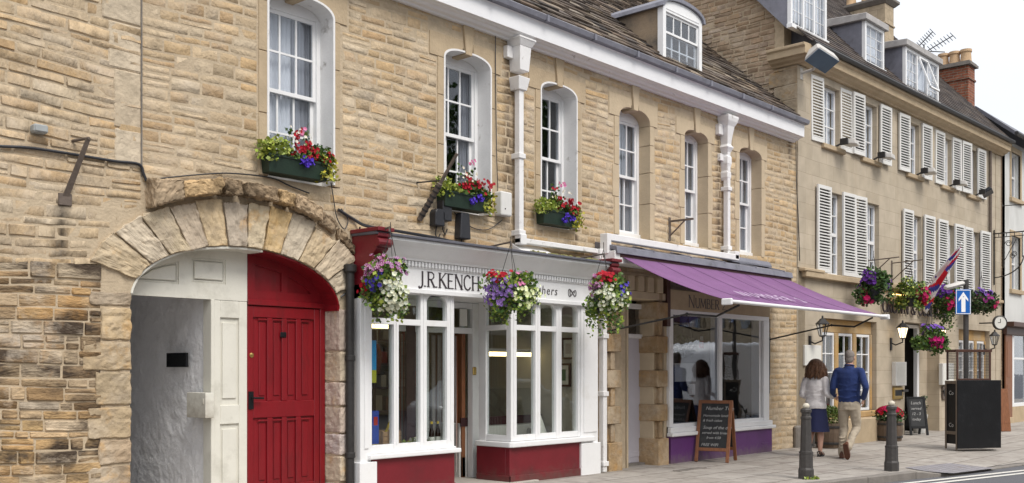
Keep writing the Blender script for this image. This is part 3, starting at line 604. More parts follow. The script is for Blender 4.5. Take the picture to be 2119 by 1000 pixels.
# rough slab masonry between ring and hood/right haunch
mb=MB()
for p0,p1 in [((7.22,2.42),(7.5,2.78)),((7.5,2.4),(7.62,2.95))]: mb.box(p0[0],p1[0],-.02,.02,p0[1],p1[1],jit(BUFF,.1))
mb.build('haunch_stones','archstone',MBD,bevel=.02)
mb=MB(); mb.box(4.823,4.835,-.012,.01,3.36,6.2); mb.build('joint_shadow','kerbstone',MBD)  # dark strip stands in for the shadow in the seam between buildings
# --- gateway joinery
LBY=.25
gt=MB(); # cream overlight panel
def under_arch(x,e=0): 
    t=(x-ACX)/AA; return AZ+AB*math.sqrt(max(0,1-t*t))-e
XM=6.16
pts=[(A0+.02,2.235),(XM,2.235)]+[(x,under_arch(x,.01)) for x in [XM,5.96,5.7,5.4,5.15,4.95,4.82,4.75]]
holes=[[(5.5,2.4),(5.9,2.4),(5.9,2.66),(5.5,2.655)],[(4.88,2.37),(5.36,2.37),(5.36,2.6),(5.2,2.56),(5.05,2.5)]]
gt.prism(pts,LBY+.012,LBY+.05); fill_poly(gt,pts,holes,LBY-.01,LBY+.011)
for h in holes: 
    cx=sum(p[0] for p in h)/len(h); cz=sum(p[1] for p in h)/len(h); q=[(cx+(p[0]-cx)*.82,cz+(p[1]-cz)*.7) for p in h]; gt.prism(q,LBY-.012,LBY+.013); gt.strip([(p[0],LBY+.003,p[1]) for p in h],[(cx+(p[0]-cx)*.9,LBY-.004,cz+(p[1]-cz)*.84) for p in h],None,True); gt.strip([(cx+(p[0]-cx)*.9,LBY-.004,cz+(p[1]-cz)*.84) for p in h],[(cx+(p[0]-cx)*.86,LBY+.008,cz+(p[1]-cz)*.78) for p in h],None,True)
gt.build('overlight_panel','cream',MBD,bevel=.006)
gt=MB(); XR=7.19
pts=[(XM+.004,2.205),(XR,2.205)]+[(x,under_arch(x,.01)) for x in [7.17,7.1,7.0,6.85,6.65,6.4,XM+.004]]
holes=[[(6.26,2.36),(6.6,2.36),(6.6,2.57),(6.26,2.64)],[(6.68,2.36),(7.0,2.36),(6.9,2.45),(6.68,2.545)]]
gt.prism(pts,LBY+.012,LBY+.05); fill_poly(gt,pts,holes,LBY-.01,LBY+.011)
gt.box(XM+.004,XR,LBY-.03,LBY+.0,2.2,2.26); gt.build('overlight_panel','red',MBD,bevel=.006)
# arch lining boards
pin=arc(AA-.02,AB-.02,79,4,20); pout=arc(AA+.0,AB+.0,79,4,20)
mb=MB(); mb.band(pin,pout,-.012,LBY+.02); mb.box(A1-.03,A1-.0,-.012,LBY,2.17,2.24); mb.build('arch_lining','red',MBD)
mb=MB(); mb.band(arc(AA-.02,AB-.02,176,79.3,20),arc(AA,AB,176,79.3,20),-.008,LBY+.02); mb.build('arch_lining','cream',MBD)
# cream fixed leaf
mb=MB(); x0,x1=5.735,6.16
mb.box(x0,x1,LBY+.012,LBY+.06,0,2.23); fx=[x0,x0+.1,x1-.1,x1]
mb.box(fx[0],fx[1],LBY-.012,LBY+.012,0,2.23); mb.box(fx[2],fx[3],LBY-.012,LBY+.012,0,2.23)
for z0,z1 in ((2.05,2.23),(.93,1.13),(0,.2)): mb.box(fx[1],fx[2],LBY-.0117,LBY+.012,z0,z1)
for z0,z1 in ((1.2,2.0),(.25,.88)): mb.box(fx[1]+.03,fx[2]-.03,LBY-.004,LBY+.012,z0,z1)
mb.box(x0-.012,x0+.03,LBY-.018,LBY+.14,0,2.235)
leaf=mb.build('gate_leaf','cream',MBD,bevel=.005)
# red door
mb=MB(); x0,x1=6.165,7.12
mb.box(x0,x1,LBY+.016,LBY+.06,0.02,2.195); c4=[x0+.1+i*(x1-x0-.2)/4 for i in range(5)]
mb.box(x0,x0+.075,LBY-.008,LBY+.016,.02,2.195); mb.box(x1-.075,x1,LBY-.008,LBY+.016,.02,2.195)
for z0,z1 in ((2.07,2.195),(.98,1.16),(.02,.24)): mb.box(x0+.075,x1-.075,LBY-.0077,LBY+.016,z0,z1)
for i in range(5):
    if i in(0,4): 
        continue
    for z0,z1 in ((1.16,2.07),(.24,.98)): mb.box(c4[i]-.035,c4[i]+.035,LBY-.0075,LBY+.016,z0,z1)
for i in range(4):
    for z0,z1 in ((1.2,2.04),(.28,.94)): 
        mb.box(c4[i]+.055,c4[i+1]-.055,LBY+.004,LBY+.016,z0+.02,z1-.02); mb.box(c4[i]+.036,c4[i+1]-.036,LBY-.012,LBY+.002,z1-.0,z1+.02)
mb.box(x1,x1+.07,LBY-.02,LBY+.1,0,2.2)
rd=mb.build('door','red',MBD,bevel=.006)
mb=MB(); mb.box(6.175,6.235,LBY-.02,LBY-.006,1.08,1.27); mb.tube([(6.21,LBY-.01,1.2),(6.21,LBY-.06,1.2),(6.33,LBY-.065,1.195)],.011); mb.build('handle','blackpaint',rd)
mb=MB(); mb.xf=Matrix.Translation((6.215,LBY-.008,1.66))@Matrix.Rotation(math.pi/2,4,'X'); mb.lathe([(.026,0),(.026,.006),(.012,.012)],n=14); mb.build('lock','brass',rd,smooth=True)
mb=MB(); mb.box(6.58,6.66,LBY-.022,LBY-.006,1.86,1.92); mb.build('knocker','blackpaint',rd,bevel=.01)
# passage behind the opening
mb=MB()
nx,nz=150,110
V=[]
from mathutils import noise as mnoise
for j in range(nz+1):
    for i in range(nx+1):
        y=.3+4.2*i/nx; z=-.1+2.9*j/nz; p=Vector((y*3,z*3.4,0)); V.append((5.75-.007*mnoise.fractal(Vector((y*7,z*8,0)),1,2,3)-.006*mnoise.noise(Vector((y*4.1,z*8,1))),y,z))
mb.add(V,[(j*(nx+1)+i,j*(nx+1)+i+1,(j+1)*(nx+1)+i+1,(j+1)*(nx+1)+i) for j in range(nz) for i in range(nx)])
mb.build('passage_wall','plaster',MBD,smooth=True,sharp=60)
mb=MB(); mb.box(4.3,A0-.02,.44,4.6,-.1,2.9); mb.box(A0-.02,5.9,4.5,4.6,-.1,2.9); mb.box(A0-.02,5.85,.32,4.5,2.5,2.6); mb.build('passage_lining','plaster',MBD)
mb=MB(); mb.box(5.66,5.72,1.02,1.22,1.45,1.62); 
sp_=W(372,745,0)
y0,z0=XP(351,760,5.70); y1,z1=XP(392,730,5.70)
mb=MB(); mb.box(5.66,5.69,min(y0,y1),max(y0,y1),z0,z1); tag(mb.build('wall_plaque','blackpaint',bevel=.004),'small black plaque on the whitewashed passage wall inside the archway','plaque')
y0,z0=XP(397,863,5.66); y1,z1=XP(436,813,5.66)
mb=MB(); mb.box(5.60,5.70,min(y0,y1),max(y0,y1),z0,z1); mb.box(5.594,5.6,min(y0,y1)+.03,min(y0,y1)+.05,z0+.14,z0+.2); tag(mb.build('letter_box','cream',bevel=.006),'cream letter box on the passage wall beside the cream gate leaf','letter box')
# --- windows
def sash_unit(parent,w,reveal='w',yf=.2,curt=None,cols=3):
    x0,x1,zs,sp,ri,ty=w; ap=arch_pts(x0,x1,sp,ri)
    # dressed surround
    mb=MB(); jw=.12; z=zs-.04; i=0
    while z<sp-.01:
        h=min(U(.35,.7),sp-z); h=sp-z if sp-z-h<.2 else h; e=.05 if (i%3==1 and ty=='s') else 0
        mb.box(x0-jw-e,x0,-.012,.21,z+.004,z+h-.004); mb.box(x1,x1+jw-(.02)+e,-.0125,.21,z+.004,z+h-.004); z+=h; i+=1
    cx=(x0+x1)/2; mid=len(ap)//2; top=sp+ri+.14
    L=[p for p in ap if p[0]<=cx-.03]; Rr=[p for p in ap if p[0]>=cx+.03]
    mb.prism(L+[(cx-.085,top),(x0-.26,top),(x0-.26,sp)],-.014,.3); mb.prism([(x1+.2,sp),(x1+.2,top),(cx+.085,top)]+Rr[:],-.0142,.3)
    mb.build('surround','dressed' if ty=='w' else 'paledressed',parent,bevel=.004)
    mb=MB(); mb.prism([(cx-.055,sp+ri-.03),(cx+.055,sp+ri-.03),(cx+.1,5.93),(cx-.1,5.93)],-.035,.3); mb.build('keystone','dressed' if ty=='w' else 'paledressed',parent,bevel=.006)
    # frame
    mb=MB(); f=.055; zb=zs
    ai=[(cx+(p[0]-cx)*(1-2*f/(x1-x0)),p[1]-f) for p in ap]; ai[0]=(x0+f,sp-.02); ai[-1]=(x1-f,sp-.02)
    th=sp+.035       # head of the rectangular sashes
    mb.box(x0+.002,x0+f,yf-.02,yf+.09,zb,th); mb.box(x1-f,x1-.002,yf-.02,yf+.09,zb,th)
    mb.prism([(x0+.003,th)]+[(min(max(p[0],x0+.003),x1-.003),max(p[1]-.004,th+.002)) for p in ap]+[(x1-.003,th)],yf-.015,yf+.09)
    mb.box(x0+.004,x1-.004,yf-.05,yf+.1,zb-.03,zb+.05)
    fr=mb.build('window','white',parent,bevel=.004)
    # reveal liner
    mb=MB(); po=[(x0-.022,zs-.02)]+[(cx+(p[0]-cx)*1.05,p[1]+.018) for p in ap]+[(x1+.022,zs-.02)]; pi=[(x0+.004,zs-.02)]+[(min(max(p[0],x0+.004),x1-.004),p[1]-.004) for p in ap]+[(x1-.004,zs-.02)]
    if reveal=='w': mb.band(pi,po,-.02,yf-.016); mb.build('reveal','oldwhite',fr)
    zm=zs+(th-zs)*.52
    for (za,zb2,yy) in ((zm-.02,th,yf+.0),(zs+.05,zm+.03,yf+.045)):
        mb=MB(); s=.042; a,b=x0+f,x1-f
        mb.box(a,a+s,yy,yy+.035,za,zb2); mb.box(b-s,b,yy,yy+.035,za,zb2); mb.box(a+s,b-s,yy,yy+.035,zb2-s,zb2); mb.box(a+s,b-s,yy,yy+.035,za,za+s*(1.2 if yy>yf+.01 else 1))
        for k in range(1,cols): xx=a+s+(b-a-2*s)*k/cols; mb.box(xx-.011,xx+.011,yy+.004,yy+.03,za+s,zb2-s)
        zz=(za+zb2)/2; mb.box(a+s,b-s,yy+.0045,yy+.0295,zz-.011,zz+.011)
        sa=mb.build('sash','white',fr)
        mb=MB(); mb.box(a+s,b-s,yy+.014,yy+.018,za+s,zb2-s); mb.build('pane','glass',fr)
    if curt:
        for c0,c1,mat in curt:
            mb=MB(); A=[];B=[]; nn=28
            for i in range(nn+1):
                x=x0+f+(x1-x0-2*f)*(c0+(c1-c0)*i/nn); y=yf+.11+.02*math.sin(i*1.9)+.01*math.sin(i*.7); A.append((x,y,zs)); B.append((x,y,sp+.1))
            mb.strip(A,B); mb.build('curtain',mat,fr,smooth=True,sharp=80)
    return fr
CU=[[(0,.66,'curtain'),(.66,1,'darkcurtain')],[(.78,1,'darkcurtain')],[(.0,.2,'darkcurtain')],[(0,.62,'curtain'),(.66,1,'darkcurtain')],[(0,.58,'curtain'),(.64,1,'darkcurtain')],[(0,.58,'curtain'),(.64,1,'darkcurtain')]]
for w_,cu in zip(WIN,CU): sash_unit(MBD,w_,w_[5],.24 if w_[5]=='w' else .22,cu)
# dark rooms behind
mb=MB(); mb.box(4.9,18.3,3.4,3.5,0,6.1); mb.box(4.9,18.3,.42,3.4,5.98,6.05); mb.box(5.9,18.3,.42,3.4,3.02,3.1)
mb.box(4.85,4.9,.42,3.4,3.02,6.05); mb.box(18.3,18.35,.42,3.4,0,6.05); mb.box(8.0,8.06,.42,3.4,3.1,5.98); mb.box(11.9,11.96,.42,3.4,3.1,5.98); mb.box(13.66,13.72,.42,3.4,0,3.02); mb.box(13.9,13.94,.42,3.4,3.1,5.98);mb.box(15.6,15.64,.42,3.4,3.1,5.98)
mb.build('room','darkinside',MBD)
# --- cornice and gutter
mb=MB()
prof=[(0.03,5.90),(-.05,5.90),(-.07,5.92),(-.12,5.93),(-.15,5.955),(-.18,5.96),(-.20,5.972),(-.245,5.975),(-.25,6.19),(-.27,6.2),(.03,6.2)]
mb.prism(prof,4.84,18.22,axis='x'); mb.build('cornice','cornicewhite',MBD)
mb=MB(); gp=[(-.285,6.205),(-.33,6.215),(-.345,6.28),(-.30,6.31),(-.1,6.29),(.03,6.3),(.03,6.2)]
mb.prism(gp,4.84,18.26,axis='x')
for x in [5.2+1.05*i for i in range(12)]: mb.box(x,x+.05,-.352,-.29,6.2,6.29)
mb.build('gutter','lead',MBD)
# --- stone slate roof
PIT=math.radians(41); RX0,RX1=4.84,18.36; RY0,RZ0=-.24,6.26; RL=7.2
mb=MB(); r0=0.;row=0
roofpt=lambda x,s,n:(x,RY0+s*math.cos(PIT)-n*math.sin(PIT),RZ0+s*math.sin(PIT)+n*math.cos(PIT))
SC=[(.12,.092,.073),(.15,.118,.094),(.08,.062,.05),(.22,.18,.14),(.12,.098,.083),(.06,.05,.043)]
s=0.
while s<RL:
    ex=.2-.09*min(s/RL*1.3,1); x=7.6+U(0,.2) if s<RL else 0
    while x<RX1:
        wd_=U(.16,.42)*(1.2-.4*s/RL); xe=min(x+wd_,RX1); j0,j1=U(-.02,.02),U(-.02,.02); t=U(.014,.026); g=.006
        b0=.012+U(0,.02); L=ex*1.45
        P=[roofpt(x+g,s+j0,b0+.012),roofpt(xe-g,s+j1,b0+.012),roofpt(xe-g,s+L,0.004),roofpt(x+g,s+L,0.004)]; Q=[roofpt(x+g+.005,s+j0+.004,b0+.012+t),roofpt(xe-g-.005,s+j1+.004,b0+.012+t),roofpt(xe-g,s+L,.006+t),roofpt(x+g,s+L,.006+t)]
        mb.hexa(P,Q,jit(random.choice(SC),.2,.05)); x=xe
    s+=ex
mb.build('roof','slates',MBD)
mb=MB(); a=roofpt(0,0,-.01); b=roofpt(0,RL,-.01); mb.prism([(a[1],a[2]),(b[1],b[2]),(b[1]+5,a[2]),],4.84,RX1,axis='x'); mb.build('roof_deck','gutter',MBD)
# --- dormer
def proof(px,py): 
    v=ray(px,py); tp=math.tan(PIT); t=(RZ0+(-D-RY0)*tp-H)/(v.z-v.y*tp); return O+v*t
fl_,fr_=proof(1376,126),proof(1443,148)
DX0,DX1,DY=fl_.x,fr_.x,(fl_.y+fr_.y)/2; DZ0=min(fl_.z,fr_.z)
DZ1=W(1440,47,DY)[1]; DZT=W(1393,3,DY)[1]
CK=[(DY+.03,DZ0-.05),(DY+1.6,DZ1+.02),(DY+.03,DZ1+.02)]
cxd=(DX0+DX1)/2; hw=(DX1-DX0)/2
def dar(e,n=14): return [(cxd-(hw+e)*math.cos(math.pi*i/n),DZ1+(DZT-DZ1+e)*math.sin(math.pi*i/n)**.8) for i in range(n+1)]
mb=MB(); f=.09
mb.box(DX0,DX0+f,DY-.03,DY+.08,DZ0-.04,DZ1); mb.box(DX1-f,DX1,DY-.03,DY+.08,DZ0-.04,DZ1); mb.prism(dar(-.004)+[(DX1,DZ1-.06),(DX0,DZ1-.06)],DY-.028,DY+.08); mb.box(DX0+f,DX1-f,DY-.04,DY+.08,DZ0-.04,DZ0+.03)
mb.box(DX0+f,DX1-f,DY-.035,DY-.028,DZ1-.02,DZ1+.0)
hh=(DZ1-.06-DZ0-.03); zm=DZ0+.03+hh*.58
a,b=DX0+f,DX1-f
for za,zb2,yy,rows in ((zm,DZ1-.06,DY,1),(DZ0+.03,zm+.04,DY+.035,2)):
    s_=.04; mb.box(a,a+s_,yy,yy+.03,za,zb2); mb.box(b-s_,b,yy,yy+.03,za,zb2); mb.box(a+s_,b-s_,yy,yy+.03,za,za+s_); mb.box(a+s_,b-s_,yy,yy+.03,zb2-s_,zb2)
    for k in range(1,4): xx=a+s_+(b-a-2*s_)*k/4; mb.box(xx-.012,xx+.012,yy+.003,yy+.027,za+s_,zb2-s_)
    if rows==2: mb.box(a+s_,b-s_,yy+.0035,yy+.0265,(za+zb2)/2-.012,(za+zb2)/2+.012)
dorm=mb.build('dormer','white',MBD,bevel=.004)
mb=MB(); mb.band(dar(.0),dar(.06),DY-.07,DY+2.1); mb.build('dormer_roof','lead',dorm)
for xa_ in (DX0+.02,DX1-.1): mb=MB(); mb.prism(CK,xa_,xa_+.08,axis='x'); mb.build('dormer_cheek','dormercheek',dorm)
mb=MB(); mb.box(a,b,DY+.014,DY+.018,DZ0,DZ1-.06); mb.build('pane','glass',dorm)
mb=MB(); mb.box(DX0+.1,DX1-.1,DY+.5,DY+.52,DZ0,DZ1); mb.build('blind','curtain',dorm)
# --- downpipes with hopper heads
def downpipe(x,ztop,zbot,deco=False,head=True,y=-.09,r=.045,parent=MBD,mat='oldwhite',toe=False):
    mb=MB(); mb.box(x-.045,x+.045,y-.045,y+.045,zbot,ztop-.4 if head else ztop)
    for z in [zbot+.12,zbot+1.15,zbot+2.0]:
        if z<ztop-.5: mb.box(x-.065,x+.065,y-.065,.0,z-.035,z+.035)
    if head:
        T=ztop
        if not deco:
            mb.hexa([(x-.08,y-.07,T-.47),(x+.08,y-.07,T-.47),(x+.08,0,T-.47),(x-.08,0,T-.47)],[(x-.115,y-.1,T-.3),(x+.115,y-.1,T-.3),(x+.115,0,T-.3),(x-.115,0,T-.3)])
            mb.hexa([(x-.09,y-.1,T-.22),(x+.09,y-.1,T-.22),(x+.09,0,T-.22),(x-.09,0,T-.22)],[(x-.115,y-.12,T+.1),(x+.115,y-.12,T+.1),(x+.115,0,T+.1),(x-.115,0,T+.1)])
            mb.hexa([(x-.12,y-.12,T+.101),(x+.12,y-.12,T+.101),(x+.12,0,T+.101),(x-.12,0,T+.101)],[(x-.16,y-.16,T+.18),(x+.16,y-.16,T+.18),(x+.16,0,T+.18),(x-.16,0,T+.18)])
            mb.box(x-.165,x+.165,y-.165,0.001,T+.181,T+.21); mb.box(x-.22,x-.11,-.08,0.001,T-.06,T+.1)
        else:
            prof=[(.055,-.95),(.08,-.9),(.08,-.82),(.055,-.78),(.09,-.66),(.09,-.55),(.05,-.5),(.1,-.42),(.13,-.38),(.08,-.33),(.1,-.2),(.14,-.02),(.2,.06),(.22,.12),(.22,.16)]
            rings=[[(x-w1*.8,y-w1*.6,T+z),(x+w1*.8,y-w1*.6,T+z),(x+w1*.8,0.001,T+z),(x-w1*.8,0.001,T+z)] for w1,z in prof]; mb.loft(rings)
            mb.box(x-.17,x+.17,-.06,0.0015,T-.62,T-.5); mb.box(x-.24,x-.1,-.08,0.0015,T-.18,T+.0)
    return mb.build('downpipe',mat,parent,bevel=.006)
downpipe(10.17,5.72,3.22); downpipe(15.6,5.75,3.5,deco=True)
mb=MB(); mb.box(10.12,11.9,-.16,-.05,3.20,3.27); mb.box(11.82,11.93,-.2,-.05,2.9,3.27); mb.box(10.12,10.24,-.17,-.05,3.18,3.32); mb.build('gutter','oldwhite',MBD,bevel=.008)
mb=MB(); mb.box(11.94,15.72,-.26,-.14,3.40,3.50); mb.box(11.9,12.0,-.27,-.13,3.2,3.5); mb.box(15.6,15.74,-.26,-.02,3.42,3.56); mb.build('gutter','oldwhite',MBD,bevel=.008)
downpipe(11.99,2.9,.0,head=False,y=-.12)
mb=MB(); mb.tube([(7.30,-.08,-.0),(7.30,-.08,2.62)],.05,10); mb.lathe([(.055,0),(.075,.02),(.075,.09),(.055,.1)],(7.3,-.08,2.6),12)
for z in (.5,1.6): mb.lathe([(.05,0),(.06,.01),(.06,.06),(.05,.07)],(7.3,-.08,z),12)
mb.build('downpipe','iron',MBD,smooth=True)
mb=MB(); mb.hexa([(10.15,-.3,2.99),(10.9,-.3,2.99),(10.9,-.02,3.0),(10.15,-.02,3.0)],[(10.16,-.3,3.01),(10.85,-.3,3.01),(10.72,-.015,3.2),(10.1,-.015,3.2)]); mb.build('flashing','oldwhite',MBD)
# ================================================================ BUTCHER'S SHOPFRONT
YF=-.12
KX=lambda px,y=YF: W(px,700,y)[0]
KF=thing('shopfront',"butcher's white timber shopfront with dark red panels and a lettered sign board",'shopfront',(9.6,0,0))
gl=[KX(768),KX(814),KX(824),KX(869),KX(882),KX(924),KX(937)]
LX0=KX(742); LX1=gl[6]+.015
XC=KX(1060); gr=[KX(1068),KX(1107),KX(1117),KX(1150),KX(1161),KX(1195)]; RXE=KX(1234)
YB=XP(994,900,XC)[0]; YJ=.68
ZS,ZT0,ZT1,ZH=.63,2.035,2.105,2.44
def archhead(mb,a,b,z0,zt,y0,y1,r=.12,left=True,right=True):
    n=6; pts=[(a,zt)]+[(b,zt)]
    if right: pts+= [(b,zt-r)]+[(b-r+r*math.cos(math.radians(t)),zt-r-.0+r*math.sin(math.radians(t))) for t in range(15,90,15)]+[(b-r,zt-.005)]
    else: pts+=[(b,zt-.005)]
    if left: pts+=[(a+r,zt-.005)]+[(a+r-r*math.sin(math.radians(t)),zt-r+r*math.cos(math.radians(t))) for t in range(15,90,15)]+[(a,zt-r)]
    else: pts+=[(a,zt-.005)]
    mb.prism(pts,y0,y1)
def bay(name,posts,panes,xa,xb,ret=None):
    mb=MB(); y0,y1=YF,YF+.07
    for a,b in posts: mb.box(a,b,y0-.012,y1,.55,ZH+.06); mb.box((a+b)/2-.008,(a+b)/2+.008,y0-.022,y0-.012,ZS,ZH)
    for a,b in panes:
        mb.box(a,b,y0-.006,y1-.002,.55,ZS); mb.box(a,b,y0-.010,y1-.002,ZT0,ZT1); mb.box(a,b,y0-.006,y1-.002,ZH-.03,ZH+.06)
    for (a,b),rr in zip(panes,ret): archhead(mb,a,b,ZT1,ZH-.03,y0-.005,y1-.003,.11,*rr)
    fr=mb.build('shop_window','white',KF,bevel=.005)
    mb=MB()
    for a,b in panes: mb.box(a,b,y0+.03,y0+.034,ZS,ZT0); mb.box(a,b,y0+.03,y0+.034,ZT1,ZH-.03)
    mb.build('pane','shopglass',fr); return fr
lb=bay('l',[(gl[0]-.03,gl[0]),(gl[1],gl[2]),(gl[3],gl[4]),(gl[5],gl[6]+.012)],[(gl[0],gl[1]),(gl[2],gl[3]),(gl[4],gl[5])],0,0,[(True,False),(False,False),(True,True)])
rb=bay('r',[(XC-.04,gr[0]),(gr[1],gr[2]),(gr[3],gr[4]),(gr[5],gr[5]+.05)],[(gr[0],gr[1]),(gr[2],gr[3]),(gr[4],gr[5])],0,0,[(True,False),(False,True),(True,True)])
# side returns of both bays into the entrance
def side(x0,x1,fr):
    mb=MB(); 
    mb.box(x0,x1,YB-.14,YB,.0,ZH+.06); mb.box(x0+.004,x1-.004,YF+.07,YB-.14,.55,ZS); mb.box(x0-.004,x1+.004,YF+.07,YB-.14,ZT0,ZT1); mb.box(x0+.002,x1-.002,YF+.07,YB-.14,ZH-.03,ZH+.06)
    mb.build('side_frame','white',fr,bevel=.005)
    mb=MB(); xm=(x0+x1)/2; mb.box(xm-.002,xm+.002,YF+.07,YB-.14,ZS,ZT0); mb.box(xm-.002,xm+.002,YF+.07,YB-.14,ZT1,ZH-.03); mb.build('pane','shopglass',fr)
side(XC-.038,XC+.03,rb); side(LX1-.07,LX1-.002,lb)
# sills
mb=MB(); mb.box(LX0+.1,LX1+.05,YF-.09,YF+.02,.475,.53); mb.box(LX0+.1,LX1+.02,YF-.03,YF+.02,.53,.552)
mb.build('sill','white',KF,bevel=.012,seg=2)
mb=MB(); mb.prism([(XC-.11,YB),(XC-.11,YF-.05),(XC-.07,YF-.09),(RXE-.13,YF-.09),(RXE-.13,YF+.02),(XC+.03,YF+.02),(XC+.03,YB)],.475,.545,axis='z'); mb.build('sill','white',KF,bevel=.012,seg=2)
# stall risers
mb=MB(); mb.box(LX0+.17,LX1-.01,YF-.03,YF+.05,-.06,.475); mb.box(LX0+.16,LX1-.005,YF-.05,YF-.02,-.06,.1); mb.box(LX1-.06,LX1-.008,YF+.05,YB,-.06,.475); mb.build('stall_riser','shopred',KF,bevel=.006)
mb=MB(); mb.box(XC-.08,RXE-.13,YF-.03,YF+.05,-.06,.475); mb.box(XC-.079,XC-.02,YF+.05,YB,-.06,.475); mb.box(XC-.095,RXE-.128,YF-.05,YF-.028,-.06,.1); mb.box(XC-.095,XC-.078,YF-.05,YB-.01,-.06,.1); mb.build('stall_riser','shopred',KF,bevel=.006)
# pilasters
for a,b in ((LX0,gl[0]-.025),(gr[5]+.045,RXE)):
    mb=MB(); mb.box(a,b,YF-.035,.02,.44,ZH+.04); mb.box(a+.05,b-.04,YF-.05,YF-.035,.6,2.35); mb.box(a-.035,b+.06 if b<9 else b+.02,YF-.07,.02,-.06,.45); mb.build('pilaster','white',KF,bevel=.008)
# recessed entrance
mb=MB(); jx0,jx1=W(973,800,YJ)[0],W(991,800,YJ)[0]
mb.box(jx0,max(jx1,XC-.0),YJ-.05,YJ+.05,0,2.42); mb.box(LX1-.3,jx0,YJ-.045,YJ+.045,2.0,2.08); mb.box(LX1-.3,jx0,YJ-.045,YJ+.045,2.34,2.42); mb.box(LX1-.34,LX1-.3,YJ-.05,YJ+.05,0,2.42)
dfm=mb.build('door_frame','white',KF,bevel=.006)
mb=MB(); mb.box(LX1-.3,jx0,YJ,YJ+.005,2.08,2.34); mb.build('pane','shopglass',dfm)
mb=MB(); mb.box(jx0-.10,jx0-.03,YJ+.06,YJ+.66,.02,2.0); mb.box(jx0-.1,jx0-.03,YJ+.06,YJ+.66,.0,.3); dr=mb.build('door','wood',KF,bevel=.006)
mb=MB(); q=W(981,768,YJ-.055); mb.box(q[0]-.035,q[0]+.035,YJ-.075,YJ-.05,q[1]-.055,q[1]+.055); mb.build('door_plate','brass',dfm,bevel=.01)
mb=MB()
for i in range(34):
    x=LX1-.28+i*(jx0-.12-LX1+.28)/34; y=YJ+.1+.015*math.sin(i*2.1); c=random.choice([(.3,.1,.05),(.35,.33,.32),(.2,.06,.04),(.45,.42,.4)]); mb.tube([(x,y,1.97),(x+.004*math.sin(i),y,1.),(x+.01*math.sin(i*3),y,.1)],.0075,5,c)
tag(mb.build('bead_curtain','petal'),'hanging red and silver bead curtain in the recessed shop doorway','curtain')
mb=MB(); mb.box(LX1-.1,jx0+.4,YF-.12,YJ+.4,-.02,.02); mb.box(LX1-.02,XC-.1,-.16,YJ,.02,.035) if 0 else None; mb.build('door_step','concrete',KF,bevel=.01)
tag((lambda m_:(m_.box(W(953,655,.6)[0],W(968,655,.6)[0],.61,.62,2.1,2.33),m_.build('notice','paper'))[1])(MB()),'white price notice in the fanlight above the shop doorway','notice')
# fascia: soffit, sign board, dentils, cove, lead cap
FX0,FX1=LX0+.02,RXE+.03
mb=MB(); mb.box(FX0,FX1,YF-.06,.0,2.44,2.73); mb.box(FX0,FX1,YF-.085,YF-.055,2.415,2.47); mb.box(FX0+.02,FX1-.02,YF-.05,YJ+.2,2.425,2.46); mb.box(FX0+.0,FX1-.0,YF-.07,0,2.715,2.735)
sgn=mb.build('sign_board','white',KF,bevel=.005)
mb=MB(); x=FX0+.1
while x<FX1-.1: mb.box(x,x+.03,YF-.1,YF-.05,2.737,2.79); x+=.055
mb.box(FX0,FX1,YF-.065,0,2.735,2.795); mb.build('dentil_band','white',KF)
mb=MB(); prof=[(0,2.796),(YF-.11,2.796),(YF-.12,2.82),(YF-.16,2.85),(YF-.24,2.93),(YF-.31,2.985),(YF-.31,3.02),(0,3.03)]
mb.prism(prof,FX0+.12,FX1-.1,axis='x'); mb.build('cornice','white',KF,bevel=.004)
mb=MB(); mb.prism([(YF-.345,3.018),(YF-.345,3.05),(-.01,3.11),(-.01,3.03)],FX0-.04,FX1+.05,axis='x'); mb.build('lead_cap','hoodgrey' if 0 else 'gutter',KF,bevel=.006)
mb=MB()
for i in range(260): 
    x=U(10.2,11.7); mb.ball((x,-.28+U(0,.2),3.085),(U(.015,.04),U(.015,.03),U(.008,.022)),6,4,jit((.2,.19,.06),.3))
mb.build('moss','leaf',KF)
for cx_,b in ((FX0+.07,0),(FX1-.03,1)):
    mb=MB(); prof=[(.0,2.3),(-.13,2.32),(-.2,2.36),(-.17,2.42),(-.2,2.5),(-.26,2.56),(-.24,2.62),(-.31,2.68),(-.38,2.74),(-.36,2.8),(-.43,2.86),(-.44,2.98),(-.47,3.0),(-.47,3.04),(0,3.06)]
    mb.prism(prof,cx_-.09,cx_+.09,axis='x'); mb.box(cx_-.12,cx_+.12,-.5,0,3.055,3.1)
    for z,r,y in ((2.93,.05,-.45),(2.72,.04,-.39),(2.52,.035,-.27)):
        m2=[(y+r*math.cos(a*.5236),z+r*math.sin(a*.5236)) for a in range(12)]; mb.prism(m2,cx_-.1,cx_+.1,axis='x')
    mb.build('console_bracket','shopred',KF,bevel=.006)
# lettering
mb=MB(); q0=W(868,580,YF-.06); q1=W(992,580,YF-.06)
xe=serif_text(mb,'J.R.KENCH',q0[0]-.02,2.505,.185,YF-.0605,wt=.13,width=(q1[0]-q0[0])+.03); mb.build('lettering','lettering',KF)
a_=W(1084,600,YF-.06)[0]; text_mesh('Butchers',.17,KF,'lettergrey',(a_,YF-.0625,2.535),(1,0,0),(0,0,1),shear=.12,space=1.15)
mb=MB(); qx=W(1185,604,YF-.065)[0]; 
pts=[(qx+.1*math.cos(t)*(.4+.06*t),YF-.066,2.585+.05*math.sin(2*t)*(.6+.04*t)) for t in [i*.22 for i in range(52)]]
mb.tube(pts,[.004+.004*abs(math.sin(i*.3)) for i in range(52)],6); mb.build('scroll_ornament','lettergrey',KF)
